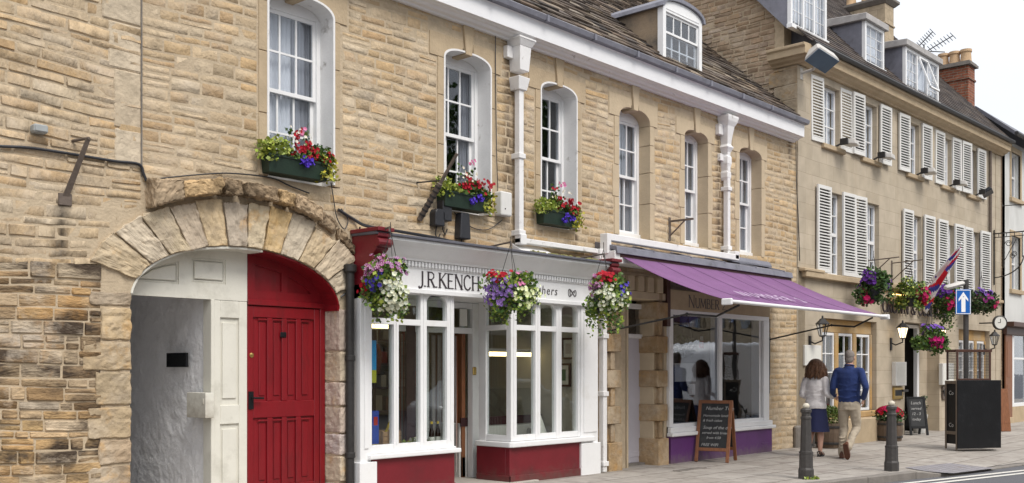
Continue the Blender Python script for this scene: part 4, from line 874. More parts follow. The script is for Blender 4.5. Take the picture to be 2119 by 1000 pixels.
# interior
mb=MB(); mb.box(7.5,11.75,2.6,2.66,0,3.); mb.box(7.42,7.48,.05,2.6,0,3.); mb.build('shop_walls','olivewall',KF)
mb=MB(); mb.box(11.7,11.76,.05,2.6,0,3.); mb.build('side_wall','creamwall',KF)
mb=MB(); mb.box(7.5,11.7,.1,2.6,2.86,2.9); mb.build('shop_ceiling','olivewall',KF)
mb=MB(); mb.box(7.5,11.7,YF+.05,2.6,-.06,-.01); mb.build('shop_floor','kerbstone',KF)
mb=MB(); mb.box(LX0+.1,LX1-.07,YF+.05,.55,.5,.54); mb.box(XC+.03,RXE-.1,YF+.05,.5,.5,.54); mb.build('display_shelf','whitebox',KF)
tube_m=emit('tubelight',(1,.8,.4),2.6)
for (pa,pb,y,lab) in (((1008,731),(1110,736),.95,'lit fluorescent strip light seen through the right hand shop window'),((770,679),(822,672),1.0,'lit fluorescent strip light seen through the left hand shop window')):
    a=W(*pa,y); b=W(*pb,y); z=(a[1]+b[1])/2
    t_=thing('strip_light',lab,'light',((a[0]+b[0])/2,y,z),group='strip lights in the shop')
    mb=MB(); mb.tube([(a[0],y,z),(b[0],y,z)],.03,8); mb.build('tube',tube_m,t_)
    mb=MB(); mb.box(a[0]-.03,b[0]+.03,y-.04,y+.04,z+.03,z+.08); mb.tube([(a[0]+.1,y,z+.08),(a[0]+.1,y,2.86)],.006,4); mb.tube([(b[0]-.1,y,z+.08),(b[0]-.1,y,2.86)],.006,4); mb.build('fitting','whitebox',t_)
t_=thing('display_counter','glass fronted white butcher counter with a dark red painted reflection inside the right shop window','counter',(10.9,.95,0))
mb=MB(); mb.box(9.9,11.6,.75,1.45,-.01,.78); mb.build('cabinet','whitebox',t_,bevel=.03); mb=MB(); mb.box(9.89,11.61,.735,.75,.72,.84); mb.build('band','maroon',t_)  # maroon band colours in a dark reflection in the window glass
mb=MB(); mb.prism([(.76,.84),(.95,1.22),(.96,1.22),(.78,.84)],9.92,11.58,axis='x'); mb.box(9.92,11.58,.95,1.4,1.215,1.23); mb.build('glass_screen','shopglass',t_)
# things in the left window
def ontop(px,y): return W(px,900,y)[0]
t_=thing('wooden_crate','small pale wooden crate with a yellow tool on top in the left shop window','crate',(ontop(800,.08),.08,.54))
mb=MB(); x=ontop(800,.08)
for z in (.6,.66,.72): mb.box(x-.14,x+.14,-.02,-.005,z,z+.05); mb.box(x+.13,x+.145,-.02,.2,z+.001,z+.049)
for xx in (x-.14,x+.12): mb.box(xx,xx+.022,-.005,.02,.54,.78)
mb.box(x-.14,x+.14,.18,.2,.54,.78); mb.box(x-.14,x+.14,0,.18,.6,.61); mb.build('box','oak',t_); mb=MB(); mb.tube([(x-.05,.05,.74),(x+.05,.06,.9)],.016,6); mb.build('tool','yellowpaint',t_)
for px_,dx in ((893,'dark brown bottle with pale label, the left of two in the shop window'),(906,'dark brown bottle with pale label, the right of two in the shop window')):
    x=ontop(px_,.05); t_=thing('bottle',dx,'bottle',(x,.05,.54),group='bottles in the shop window')
    mb=MB(); mb.lathe([(.036,0),(.038,.01),(.038,.16),(.03,.2),(.014,.24),(.013,.3)],(x,.05,.54),12); mb.build('glass_body','bottle',t_,smooth=True); mb=MB(); mb.lathe([(.039,.05),(.039,.13)],(x,.05,.54),12); mb.build('label','paper',t_); mb=MB(); mb.lathe([(.016,.29),(.016,.32)],(x,.05,.54),10); mb.build('cap','yellowpaint',t_)
mb=MB()
x0_,x1_=ontop(825,.05),ontop(884,.12)
for i in range(700):
    p=(U(x0_,x1_),U(-.02,.3),.545+U(0,.1)*R()); leafset(mb,[p],.05,LIME+[(.5,.52,.4),(.6,.6,.55)])
tag(mb.build('salad_tray','leaf'),'tray of pale green produce laid out in the left shop window','produce')
x=ontop(772,.1); mb=MB(); mb.box(x-.02,x+.05,.1,.11,1.35,1.85,(.03,.28,.6)); mb.box(x-.02,x+.05,.0995,.1105,1.35,1.5,(.45,.45,.04)); tag(mb.build('banner','petal'),'blue and yellow hanging banner at the left edge of the shop window','banner')
x=ontop(775,.05); mb=MB(); mb.box(x-.05,x+.05,.03,.06,.62,1.02,(.02,.06,.35)); mb.box(x-.05,x+.05,.029,.061,.55,.63,(.5,.35,.02)); mb.box(x-.03,x+.03,.028,.03,.85,.95,(.4,.03,.02)); tag(mb.build('packet','petal'),'tall blue and yellow packet standing in the corner of the left window','packet')
mb=MB(); x=ontop(858,.9); 
for i in range(5): mb.box(7.7+i*.2,7.86+i*.2,1.5,1.9,.8,1.15+.1*(i%2))
tag(mb.build('machine','steelgrey',bevel=.02),'dim grey shop machinery on the rear worktop','equipment')
mb=MB(); mb.box(7.6,8.9,1.4,2.2,-.01,.8); tag(mb.build('worktop','darkbrown',bevel=.01),'dark rear worktop behind the left shop window','worktop')
mb=MB(); x=ontop(862,.5); mb.box(x-.06,x+.09,.62,.66,.6,2.1); tag(mb.build('drape','maroon'),'tall dark red drape hanging behind the left window','drape')
t_=thing('shop_rack','dark rack of jars and packets along the rear wall of the left shop','rack',(9.1,2.4,0))
mb=MB()
for z in (.9,1.25,1.6,1.95): mb.box(7.6,10.7,2.3,2.59,z-.03,z)
for x in (7.6,8.6,9.65,10.65): mb.box(x,x+.05,2.31,2.585,0,2.2)
mb.build('shelves','darkbrown',t_); mb=MB()
for z in (.9,1.25,1.6,1.95):
    x=7.7
    while x<10.5:
        w2=U(.06,.2); h2=U(.1,.27); mb.box(x,x+w2,2.36,2.5,z,z+h2,jit(random.choice([(.3,.22,.1),(.12,.05,.03),(.4,.36,.28),(.05,.08,.04),(.35,.05,.03),(.5,.47,.4)]),.3)); x+=w2+U(.01,.1)
tag(mb.build('stock','petal',t_),None,None)
mb=MB()
for k in range(9):
    x=7.75+k*.14; z=U(1.55,1.75); mb.tube([(x,1.3,2.05),(x,1.3,z+.2)],.006,4,(.3,.3,.3)); mb.tube([(x,1.3,z+.2),(x+.02,1.3,z+.05),(x,1.3,z-.2)],[.02,.06,.03],8,jit((.16,.06,.03),.3))
mb.tube([(7.6,1.3,2.05),(9.1,1.3,2.05)],.012,6,(.3,.3,.3)); tag(mb.build('hanging_rail','petal',smooth=True),'rail of hanging cured meats inside the left shop window','rail')
# pictures and cards at the right
def frame_at(xw,pa,pb,label,inner):
    y0,z0=XP(*pa,xw); y1,z1=XP(*pb,xw); ya,yb=sorted((y0,y1)); za,zb=sorted((z0,z1)); t_=thing('picture_frame',label,'picture',(xw,(ya+yb)/2,za),group='framed pictures in the shop')
    mb=MB(); mb.box(xw-.03,xw,ya,yb,za,za+.03); mb.box(xw-.03,xw,ya,yb,zb-.03,zb); mb.box(xw-.03,xw,ya,ya+.03,za+.03,zb-.03); mb.box(xw-.03,xw,yb-.03,yb,za+.03,zb-.03); mb.build('frame','darkbrown',t_)
    mb=MB(); mb.box(xw-.012,xw-.002,ya+.03,yb-.03,za+.03,zb-.03); pp=mb.build('mount','paper',t_)
    mb=MB(); m_=(yb-ya)*.28; k_=(zb-za)*.26; mb.box(xw-.015,xw-.011,ya+m_,yb-m_,za+k_,zb-k_,inner); mb.build('print','petal',pp)
frame_at(11.69,(1164,744),(1190,699),'pale framed certificate high on the shop wall',(.5,.45,.42))
frame_at(11.69,(1146,800),(1182,752),'green framed print low on the shop wall',(.12,.2,.1))
a=W(1075,835,1.9); b=W(1108,690,1.9); mb=MB(); mb.box(a[0],b[0],1.88,1.9,a[1],b[1],(.2,.23,.04)); mb.box(a[0]+.1,b[0]-.08,1.875,1.885,a[1]+.2,b[1]-.3,(.3,.28,.05)); tag(mb.build('poster','petal'),'large yellow green poster on the rear shop wall','poster')
a=W(1120,905,.1); mb=MB(); mb.xf=Matrix.Translation((a[0]+.06,.1,.54))@Matrix.Rotation(-.35,4,'Y')@Matrix.Rotation(-.15,4,'X'); mb.box(-.09,.09,-.006,.006,0,.34); tag(mb.build('card_sign','paper'),'white card leaning in the right shop window','card')
a=W(1095,900,.08); mb=MB(); mb.xf=Matrix.Translation((a[0],.1,.54))@Matrix.Rotation(.3,4,'Y'); mb.box(-.05,.05,-.02,.02,0,.16); tag(mb.build('dish','steelgrey',bevel=.015),'small curved metal dish standing beside the white card','dish')
# ================================================================ NUMBER TWO
NT=thing('shopfront','purple and white cafe shopfront with stone door surround under the awning','shopfront',(14.9,0,0))
YN=-.1; NX=lambda px,y=YN: W(px,760,y)[0]
wx=[NX(1386),NX(1391),NX(1487),NX(1494),NX(1574),NX(1591)]
mb=MB(); mb.box(wx[0]-.02,wx[5],YN-.005,.1,2.40,2.48); mb.box(wx[0]-.02,wx[1]+.02,YN-.01,.1,.58,2.4); mb.box(wx[2],wx[3],YN-.01,.06,.62,2.4); mb.box(wx[4]+.1,wx[5],YN-.01,.1,.58,2.4); mb.box(wx[4],wx[4]+.06,YN+.03,.09,.62,2.4); mb.box(wx[1],wx[5],YN-.002,.1,.57,.63)
nw=mb.build('shop_window','white',NT,bevel=.005)
mb=MB(); mb.box(wx[1],wx[2],YN+.03,YN+.034,.62,2.4); mb.box(wx[3],wx[4],YN+.03,YN+.034,.62,2.4); mb.build('pane','darkglass',nw)
mb=MB(); mb.box(wx[0]-.06,wx[5]+.1,YN-.1,YN+.02,.43,.49); mb.box(wx[0]-.04,wx[5]+.06,YN-.05,YN+.02,.49,.575); mb.build('sill','white',NT,bevel=.01)
mb=MB(); mb.box(wx[0]-.02,wx[5]+.05,YN-.04,.1,-.06,.43); mb.box(wx[5]-.35,wx[5]-.1,YN-.045,YN-.03,.16,.18); mb.build('stall_riser','purplepaint',NT,bevel=.008)
mb=MB(); mb.box(wx[0]-.02,wx[5]+.02,YN-.015,.05,2.482,2.80); mb.build('sign_board','dressed',NT,bevel=.006)
mb=MB(); x=wx[0]
while x<wx[5]: mb.tube([(x,YN-.05,2.81),(x,YN-.05,2.87)],.018,6); x+=.055
mb.box(wx[0]-.03,wx[5]+.02,YN-.05,.0,2.802,2.9); mb.build('moulding','rustiron',NT)
mb=MB(); q0=W(1425,625,YN-.02)[0]; serif_text(mb,'NUMBER 2',q0,2.535,.2,YN-.0155,wt=.1,width=1.45,small=.8); mb.build('lettering','lettergrey',NT)
mb=MB(); mb.box(wx[0]-.12,wx[0]-.022,-.13,.05,2.2,3.1); mb.build('bracket_post','darkbrown',NT)
mb=MB(); mb.box(13.86,17.08,2.2,2.25,0,3); mb.box(13.86,17.05,.11,2.2,-.06,-.02); mb.box(13.84,13.88,.11,2.2,0,3); mb.box(17.04,17.08,.11,2.2,0,3); mb.build('room','darkinside',NT)
for (pa,pb,dx) in (((1396,790),(1440,752),'pair of white notices taped low in the cafe window'),((1425,818),(1438,795),'small white card stuck to the cafe window glass')):
    a=W(*pa,YN+.05); b=W(*pb,YN+.05); mb=MB(); mb.box(a[0],b[0],YN+.045,YN+.05,a[1],b[1]); tag(mb.build('notice','paper'),dx,'notice')
a=W(1410,676,.5); b=W(1444,640,.5); mb=MB(); mb.box(a[0],b[0],.5,.54,a[1],b[1]); tag(mb.build('hanging_sign','signblue',bevel=.01),'small blue sign hanging inside the cafe window','sign')
a=W(1452,720,.3); mb=MB(); mb.box(a[0]-.06,a[0]+.06,.3,.32,a[1],a[1]+.12,(.5,.02,.03)); mb.box(a[0]-.05,a[0]+.05,.299,.301,a[1]+.12,a[1]+.2,(.6,.6,.58)); tag(mb.build('tag_sign','petal'),'little red and white tag hanging in the cafe window','sign')
# door
dx0,dx1=W(1283,800,.22)[0],W(1327,800,.22)[0]
mb=MB(); mb.box(dx0-.1,dx0,.16,.3,0,2.55); mb.box(dx1,dx1+.07,.16,.3,0,2.55); mb.box(dx0,dx1,.17,.3,2.0,2.07); mb.box(dx0,dx1,.17,.3,2.47,2.55); df=mb.build('door_frame','white',NT,bevel=.005)
mb=MB(); mb.box(dx0,dx1,.22,.225,2.07,2.47); mb.build('pane','darkglass',df)
M('lilac',(.55,.53,.58),.5,.05,3)
mb=MB(); mb.box(dx0,dx1,.22,.26,.03,2.0); mb.box(dx0+.02,dx1-.03,.214,.222,.12,.2); dd=mb.build('door','lilac',NT,bevel=.004)
mb=MB()
for z in (.35,.75,.98,1.12,1.27,1.6): mb.box(dx1-.035,dx1-.005,.2,.222,z,z+.06)
mb.box(dx1-.035,dx1-.008,.19,.222,.62,.78); mb.build('handle','blackpaint',dd)
mb=MB(); mb.box(dx0-.1,dx1+.08,.1,.3,-.03,.03); mb.build('door_step','kerbstone',NT)
# rusticated surround
def col_blocks(xc,w,name):
    mb=MB(); z=0; i=0; hs=[.42,.27,.27,.27,.27,.27,.27,.27,.27,.27]
    for i,h in enumerate(hs):
        big=i%2==0
        if z>2.75: break
        if big: mb.box(xc-w/2-.02,xc+w/2+.02,-.16 if i==0 else -.14,.3,z-.03 if i==0 else z+.004,z+h-.004,jit(random.choice([(.38,.27,.16),(.35,.24,.13)]),.08))
        else:
            mb.box(xc-w/2+.035,xc+w/2-.035,-.06,.3,z,z+h,jit((.3,.21,.12),.1)); 
            mb.box(xc-w*.17,xc+w*.17,-.11,.0,z,z+h,jit((.34,.24,.14),.1))
        z+=h
    return mb.build('rusticated_column','archstone',NT,bevel=.01)
lx=W(1268,800,-.1)[0]; rx=W(1366,800,-.1)[0]
col_blocks(lx,.3,''); col_blocks(rx+.02,.25,'')
mb=MB(); mb.box(dx1+.071,rx-.1,-.04,.3,-.05,2.6); mb.box(rx+.17,wx[0]-.021,-.06,.1,.35,2.6); mb.box(dx1+.2,wx[0]-.03,-.1,.05,-.06,.22); mb.box(dx0-.14,dx0-.1,-.02,.3,-.05,2.6); mb.build('jamb','paledressed',NT,bevel=.01)
mb=MB(); mb.box(lx-.2,rx+.2,-.1,.3,2.6,2.72)
x=lx-.15
while x<rx: mb.box(x,x+.16,-.13,.25,2.721,2.95); x+=.26
mb.box(lx-.2,rx+.25,-.05,.25,2.722,3.); mb.build('lintel','paledressed',NT,bevel=.008)
# lead canopy above number two
mb=MB(); mb.prism([(-.0,3.40),(-.40,3.30),(-.42,3.20),(-.36,3.2),(-.34,3.26),(-.0,3.30)],11.95,17.42,axis='x')
for i in range(5): mb.tube([(12.9+i*1.05,-.41,3.3),(12.9+i*1.05,-.01,3.405)],.018,6)
mb.build('canopy','lead',NT,bevel=.004)
mb=MB(); mb.box(11.96,17.38,-.35,-.0,3.08,3.2); mb.box(11.93,12.2,-.38,-.0,3.06,3.24) ; mb.build('canopy_fascia','oldwhite',NT,bevel=.006)
mb=MB(); mb.prism([(-.0,3.41),(-.0,3.52),(-.06,3.50),(-.1,3.43),(-.1,3.4)],15.75,17.2,axis='x'); mb.build('flashing','lead',NT)
# awning
M('seamcloth',(.13,.06,.15),.9,.1,5)
AW=thing('awning','purple fabric awning with faint white lettering pulled out over the pavement','awning',(14.75,-.3,2.4))
AY0,AZ0,AY1,AZ1=-.36,3.17,-2.05,2.455; ax0,ax1=12.12,17.36
bl=W(1507,628,AY1)[0]; br=W(1826,652,AY1)[0]; fx0,fx1=bl,br
SAG=lambda u,v:-.055*math.sin(math.pi*v)+.006*math.sin(u*38+v*3)*math.sin(math.pi*v)-.012*math.sin(u*9+1)*v*(1-v)*4-.018*math.sin(math.pi*u)*v
mb=MB(); nu,nv=72,16; V=[]
for j in range(nv+1):
    v=j/nv
    for i in range(nu+1):
        u=i/nu; x=(ax0+(ax1-ax0)*u)*(1-v)+(fx0+(fx1-fx0)*u)*v; sag=SAG(u,v)
        V.append((x,AY0+(AY1-AY0)*v,AZ0+(AZ1-AZ0)*v+sag))
mb.add(V,[(j*(nu+1)+i,j*(nu+1)+i+1,(j+1)*(nu+1)+i+1,(j+1)*(nu+1)+i) for j in range(nv) for i in range(nu)])
fab=mb.build('fabric','awning',AW,smooth=True); sm=fab.modifiers.new('thick','SOLIDIFY'); sm.thickness=.004
for u in (.17,.34,.51,.68,.85):
    mb=MB(); mb.tube([((ax0+(ax1-ax0)*u)*(1-v)+(fx0+(fx1-fx0)*u)*v,AY0+(AY1-AY0)*v,AZ0+(AZ1-AZ0)*v+SAG(u,v)+.003) for v in [k/10 for k in range(11)]],.006,5,flat=.5); mb.build('seam','seamcloth',AW)
mb=MB(); mb.box(fx0-.05,fx1+.05,AY1-.07,AY1+.03,AZ1-.038,AZ1+.005); mb.box(fx0-.09,fx0-.04,AY1-.1,AY1+.06,AZ1-.07,AZ1+.02); mb.box(fx1+.04,fx1+.09,AY1-.1,AY1+.06,AZ1-.07,AZ1+.02); mb.build('front_bar','white',AW,bevel=.012)
mb=MB(); mb.tube([(ax0-.06,AY0+.02,AZ0+.01),(ax1+.06,AY0+.02,AZ0+.01)],.05,10); mb.build('roller','darkbrown',AW)
al=W(1256,686,-.06); ar=W(1592,703,-.06)
for (wx_,wz),xe in ((al,fx0+.35),(ar,fx1-.35)):
    mb=MB(); p0=Vector((wx_,-.06,wz)); p2=Vector((xe,AY1+.03,AZ1-.05)); p1=p0.lerp(p2,.62)+Vector((0,0,.02)); mb.tube([p0,p1],.014,8); mb.tube([p1,p1.lerp(p2,.5)+Vector((.1,0,-.09)),p2],.016,8); mb.ball(p1,.025,8,6); mb.build('arm','iron',AW,smooth=True)
mb=MB(); mb.tube([(ar[0],-.05,ar[1]),(ar[0],-.05,ar[1]-1.0)],.02,8); mb.box(ar[0]-.03,ar[0]+.03,-.07,.0,ar[1]-.05,ar[1]+.05); mb.tube([(ar[0]+.02,-.06,2.45),(ar[0]+.02,-.06,1.4)],.008,6); mb.build('wall_rod','iron',AW,smooth=True)
sd=Vector((0,AY1-AY0,AZ1-AZ0)).normalized()
lt=text_mesh('NUMBER 2',.31,AW,'awninglettering',(13.3,AY0+(AY1-AY0)*.8,AZ0+(AZ1-AZ0)*.8-.01),(1,0,.0),tuple(-sd),extrude=.002,space=1.55)
# ================================================================ HOTEL (rotated slightly)
CR=thing('hotel_building','three storey ashlar hotel with white louvred shutters and three lead dormers','building',(S0,0,0),-CA)
CM=MW[CR.name]; cw=lambda u,v,z:CM@Vector((u,v,z))
def CUp(px,py,u):      # ray with plane u=const -> (v,z)
    r=CM.inverted().to_3x3()@ray(px,py); o=CM.inverted()@O; t=(u-o.x)/r.x; return (o.y+r.y*t,o.z+r.z*t)
UE=11.74
W2=[(1.12,1.83),(2.93,3.64),(5.34,6.03),(7.45,8.09),(9.25,9.92)]
W1=[(1.28,1.93),(3.08,3.76),(5.43,6.16),(7.6,8.27),(9.45,10.06)]
rc=lambda a,b,c,d:[(a,c),(b,c),(b,d),(a,d)]
DU0,DU1=C(1872,800)[0],C(1944,800)[0]
BA=(C(1702,800)[0],C(1814,800)[0]); BB=(C(1984,800)[0],C(2048,800)[0])
mb=MB()
fill_poly(mb,[(0,7.55),(0,-.3),(DU0,-.3),(DU0,2.62),(DU1,2.62),(DU1,-.3),(UE,-.3),(UE,7.55)],[rc(a,b,6.10,7.32) for a,b in W2]+[rc(a,b,3.46,5.16) for a,b in W1]+[rc(BA[0],BA[1],.62,2.56),rc(BB[0],BB[1],.7,2.56)],0,.3)
mb.build('wall','ashlar',CR,True)
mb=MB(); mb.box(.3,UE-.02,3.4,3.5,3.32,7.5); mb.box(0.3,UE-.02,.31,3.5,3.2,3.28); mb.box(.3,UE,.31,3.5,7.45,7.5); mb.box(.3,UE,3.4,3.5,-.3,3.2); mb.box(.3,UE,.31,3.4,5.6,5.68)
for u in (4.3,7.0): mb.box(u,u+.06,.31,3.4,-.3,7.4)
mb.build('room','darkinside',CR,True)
def cwin(a,b,z0,z1,rows,cols,v=.1,sash=False,low=False):
    mb=MB(); f=.05
    mb.box(a+.003,a+f,v,v+.07,z0+.003,z1-.003); mb.box(b-f,b-.003,v,v+.07,z0+.003,z1-.003); mb.box(a+f,b-f,v,v+.07,z1-f-.01,z1-.003); mb.box(a+f,b-f,v-.02,v+.07,z0+.003,z0+f)
    for k in range(1,cols): x=a+f+(b-a-2*f)*k/cols; mb.box(x-.014,x+.014,v+.012,v+.05,z0+f,z1-f)
    for k in range(1,rows): z=z0+f+(z1-z0-2*f)*k/rows; w_=.035 if (sash and k==rows//2) else .013; mb.box(a+f,b-f,v+.0125-(.02 if w_>.02 else 0),v+.0495,z-w_,z+w_)
    fr=mb.build('window','white',CR,True,bevel=.004); mb=MB(); mb.box(a+f,b-f,v+.028,v+.032,z0+f,z1-f); mb.build('pane','glass',fr,True)
    if not low:
        mb=MB(); A=[];B=[]
        for i in range(20): x=a+f+(b-a-2*f)*(.3+.7*i/19); y=v+.1+.015*math.sin(i*1.7); A.append((x,y,z0)); B.append((x,y,z1))
        mb.strip(A,B); mb.build('curtain','curtain',fr,True,smooth=True)
    return fr
for a,b in W2: cwin(a,b,6.10,7.32,3,2)
for a,b in W1: cwin(a,b,3.46,5.16,4,3,sash=True)
# sills
for a,b in W2: mb=MB(); mb.box(a-.12,b+.15,-.07,.02,6.0,6.098); mb.build('sill','dressed',CR,True,bevel=.01)
# shutters: one prototype, copied
def shutter(z0,z1,wd,nm='shutter'):
    mb=MB(); s=.055
    mb.box(0,s,-.04,0,z0,z1); mb.box(wd-s,wd,-.04,0,z0,z1); mb.box(s,wd-s,-.0398,-.001,z1-.07,z1); mb.box(s,wd-s,-.0398,-.001,z0,z0+.08)
    n=int((z1-z0-.15)/.06); 
    for k in range(n):
        z=z0+.085+(z1-z0-.16)*k/n; mb.hexa([(s-.002,-.042,z),(wd-s+.002,-.042,z),(wd-s+.002,-.012,z+.018),(s-.002,-.012,z+.018)],[(s-.002,-.042,z+.024),(wd-s+.002,-.042,z+.024),(wd-s+.002,-.012,z+.036),(s-.002,-.012,z+.036)])
    return mb
S2=[(.61,1.11),(1.84,2.37),(2.42,2.92),(3.65,4.18),(4.79,5.33),(6.04,6.56),(6.89,7.44),(8.10,8.62),(8.68,9.23),(9.93,10.53)]
S1=[(.72,1.28),(1.93,2.50),(2.55,3.08),(4.92,5.43),(6.17,6.76),(7.05,7.6),(8.27,8.89),(8.93,9.45),(10.07,10.76)]
M('shutterpaint',(.7,.69,.66),.5,.05,4,.05,30,dirt=(.5,.47,.42),dscale=5,dlo=.6,dhi=.85)
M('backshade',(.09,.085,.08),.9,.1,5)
for lst,z0,z1 in ((S2,6.09,7.395),(S1,3.475,5.225)):
    p=shutter(z0,z1,.55).build('shutter','shutterpaint',CR,True); p.location=(0,-.02,0); mb=MB(); mb.box(.05,.5,.004,.012,z0+.04,z1-.04); sb=mb.build('slat_shade','backshade',p,True)  # dark sheet behind the louvres paints in the shade between slats
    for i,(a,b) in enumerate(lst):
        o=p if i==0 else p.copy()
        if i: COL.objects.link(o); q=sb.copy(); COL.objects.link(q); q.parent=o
        o.location=(a,-.025,0); o.scale=((b-a)/.55,1,1); o.rotation_euler=(U(-.008,.004),U(-.012,.012),U(-.07,.0))
# cornice, string course, roof
mb=MB(); prof=[(.01,7.47),(-.06,7.47),(-.08,7.5),(-.16,7.53),(-.2,7.57),(-.26,7.58),(-.26,7.70),(-.3,7.73),(-.3,7.78),(.01,7.80)]
mb.prism(prof,-.02,UE+.06,axis='x')
mb.build('cornice','dressed',CR,True,bevel=.006)
mb=MB(); mb.prism([(-b,a) for b,a in []] or [(-.0,7.47),(-.06,7.47),(-.08,7.5),(-.16,7.53),(-.2,7.57),(-.26,7.58),(-.26,7.70),(-.3,7.73),(-.3,7.78),(0,7.8)],-.302,.52,axis='y'); mb.build('cornice_return','dressed',CR,True,bevel=.006)
mb=MB(); mb.tube([(-.02,-.34,7.82),(UE+.06,-.34,7.82)],.055,8); mb.build('gutter','iron',CR,True)
mb=MB(); mb.box(.15,UE-.35,-.12,.0,3.33,3.45); mb.box(.05,.9,-.14,.0,3.44,3.5); mb.box(UE-.6,UE,-.1,0,3.36,3.44); mb.build('string_course','dressed',CR,True,bevel=.012)
mb=MB(); mb.box(-.004,.34,-.02,.3,3.5,7.46); mb.build('corner_strip','ashlar',CR,True,bevel=.01); mb=MB(); mb.box(UE-.4,UE+.002,-.02,.3,-.3,7.46); mb.build('corner_strip','ashlar',CR,True,bevel=.01)
mb=MB(); mb.tube([(UE-.98,-.06,7.45),(UE-.98,-.06,3.5)],.04,8); mb.build('downpipe','rustiron',CR,True)
PC=math.radians(47.5); cv0,cz0=-.33,7.83
cp=lambda u,s,n:(u,cv0+s*math.cos(PC)-n*math.sin(PC),cz0+s*math.sin(PC)+n*math.cos(PC))
mb=MB(); s=0; CL=7.4; DC=[(.075,.06,.055),(.095,.078,.07),(.06,.05,.046),(.11,.092,.08)]
while s<CL:
    ex=.15; x=-.12
    while x<UE:
        xe=min(x+U(.22,.32),UE+.02); t=.014; b0=.016; g=.004; L=ex*1.3; j=U(-.006,.006)
        mb.hexa([cp(x+g,s+j,b0),cp(xe-g,s+j,b0),cp(xe-g,s+L,0),cp(x+g,s+L,0)],[cp(x+g,s+j,b0+t),cp(xe-g,s+j,b0+t),cp(xe-g,s+L,t),cp(x+g,s+L,t)],jit(random.choice(DC),.18,.04)); x=xe
    s+=ex
mb.build('roof','darktiles',CR,True)
rdg=cp(0,CL,-.02); bs=cp(0,0,-.02)
mb=MB(); mb.prism([(bs[1],bs[2]),(rdg[1],rdg[2]),(2*rdg[1]-bs[1],bs[2])],.34,UE,axis='x'); mb.build('roof_deck','gutter',CR,True)
# gable wall rising over the terrace roof
mb=MB(); mb.prism([(.0,-.2),(.0,7.46),(.3,7.46),(bs[1]+.1,bs[2]-.03) if 0 else (.3,8.3),(rdg[1],rdg[2]-.06),(2*rdg[1],8.0),(2*rdg[1],-.2)],.03,.32,axis='x'); mb.build('gable_backing','mortar',CR,True)
mb=MB(); mb.xf=Matrix(((0,1,0,0),(1,0,0,0),(0,0,1,0),(0,0,0,1)))
vz=lambda z:(z-cz0)/math.tan(PC)+cv0
GP=lambda x,z: jit(random.choice([(.38,.275,.19),(.43,.325,.235),(.46,.36,.27),(.4,.295,.21),(.33,.24,.17)]),.1,.04)
def slope_block(z,zt): return (-3,max(.5,vz(zt)+.1))
mb2=mb; rubble(mb2,.3,7.,5.9,12.2,[slope_block,lambda z,zt:(5.2,9)],(.07,.12),(.14,.38),GP,(.0,.02),.012,.014,.012,.15)
mb2.V=[(x+.03,y,z) for x,y,z in mb2.V]; mb2.build('gable_wall','rubble',CR,True,smooth=True,sharp=55)
mb=MB(); z=5.9; i=0
while z<7.45:
    h=min(.3,7.46-z); l=.5 if i%2 else .62; mb.box(-.012,.3,.0,l,z+.004,z+h-.004,jit((.36,.28,.19),.1)); z+=h; i+=1
mb.build('quoins','archstone',CR,True,bevel=.008)
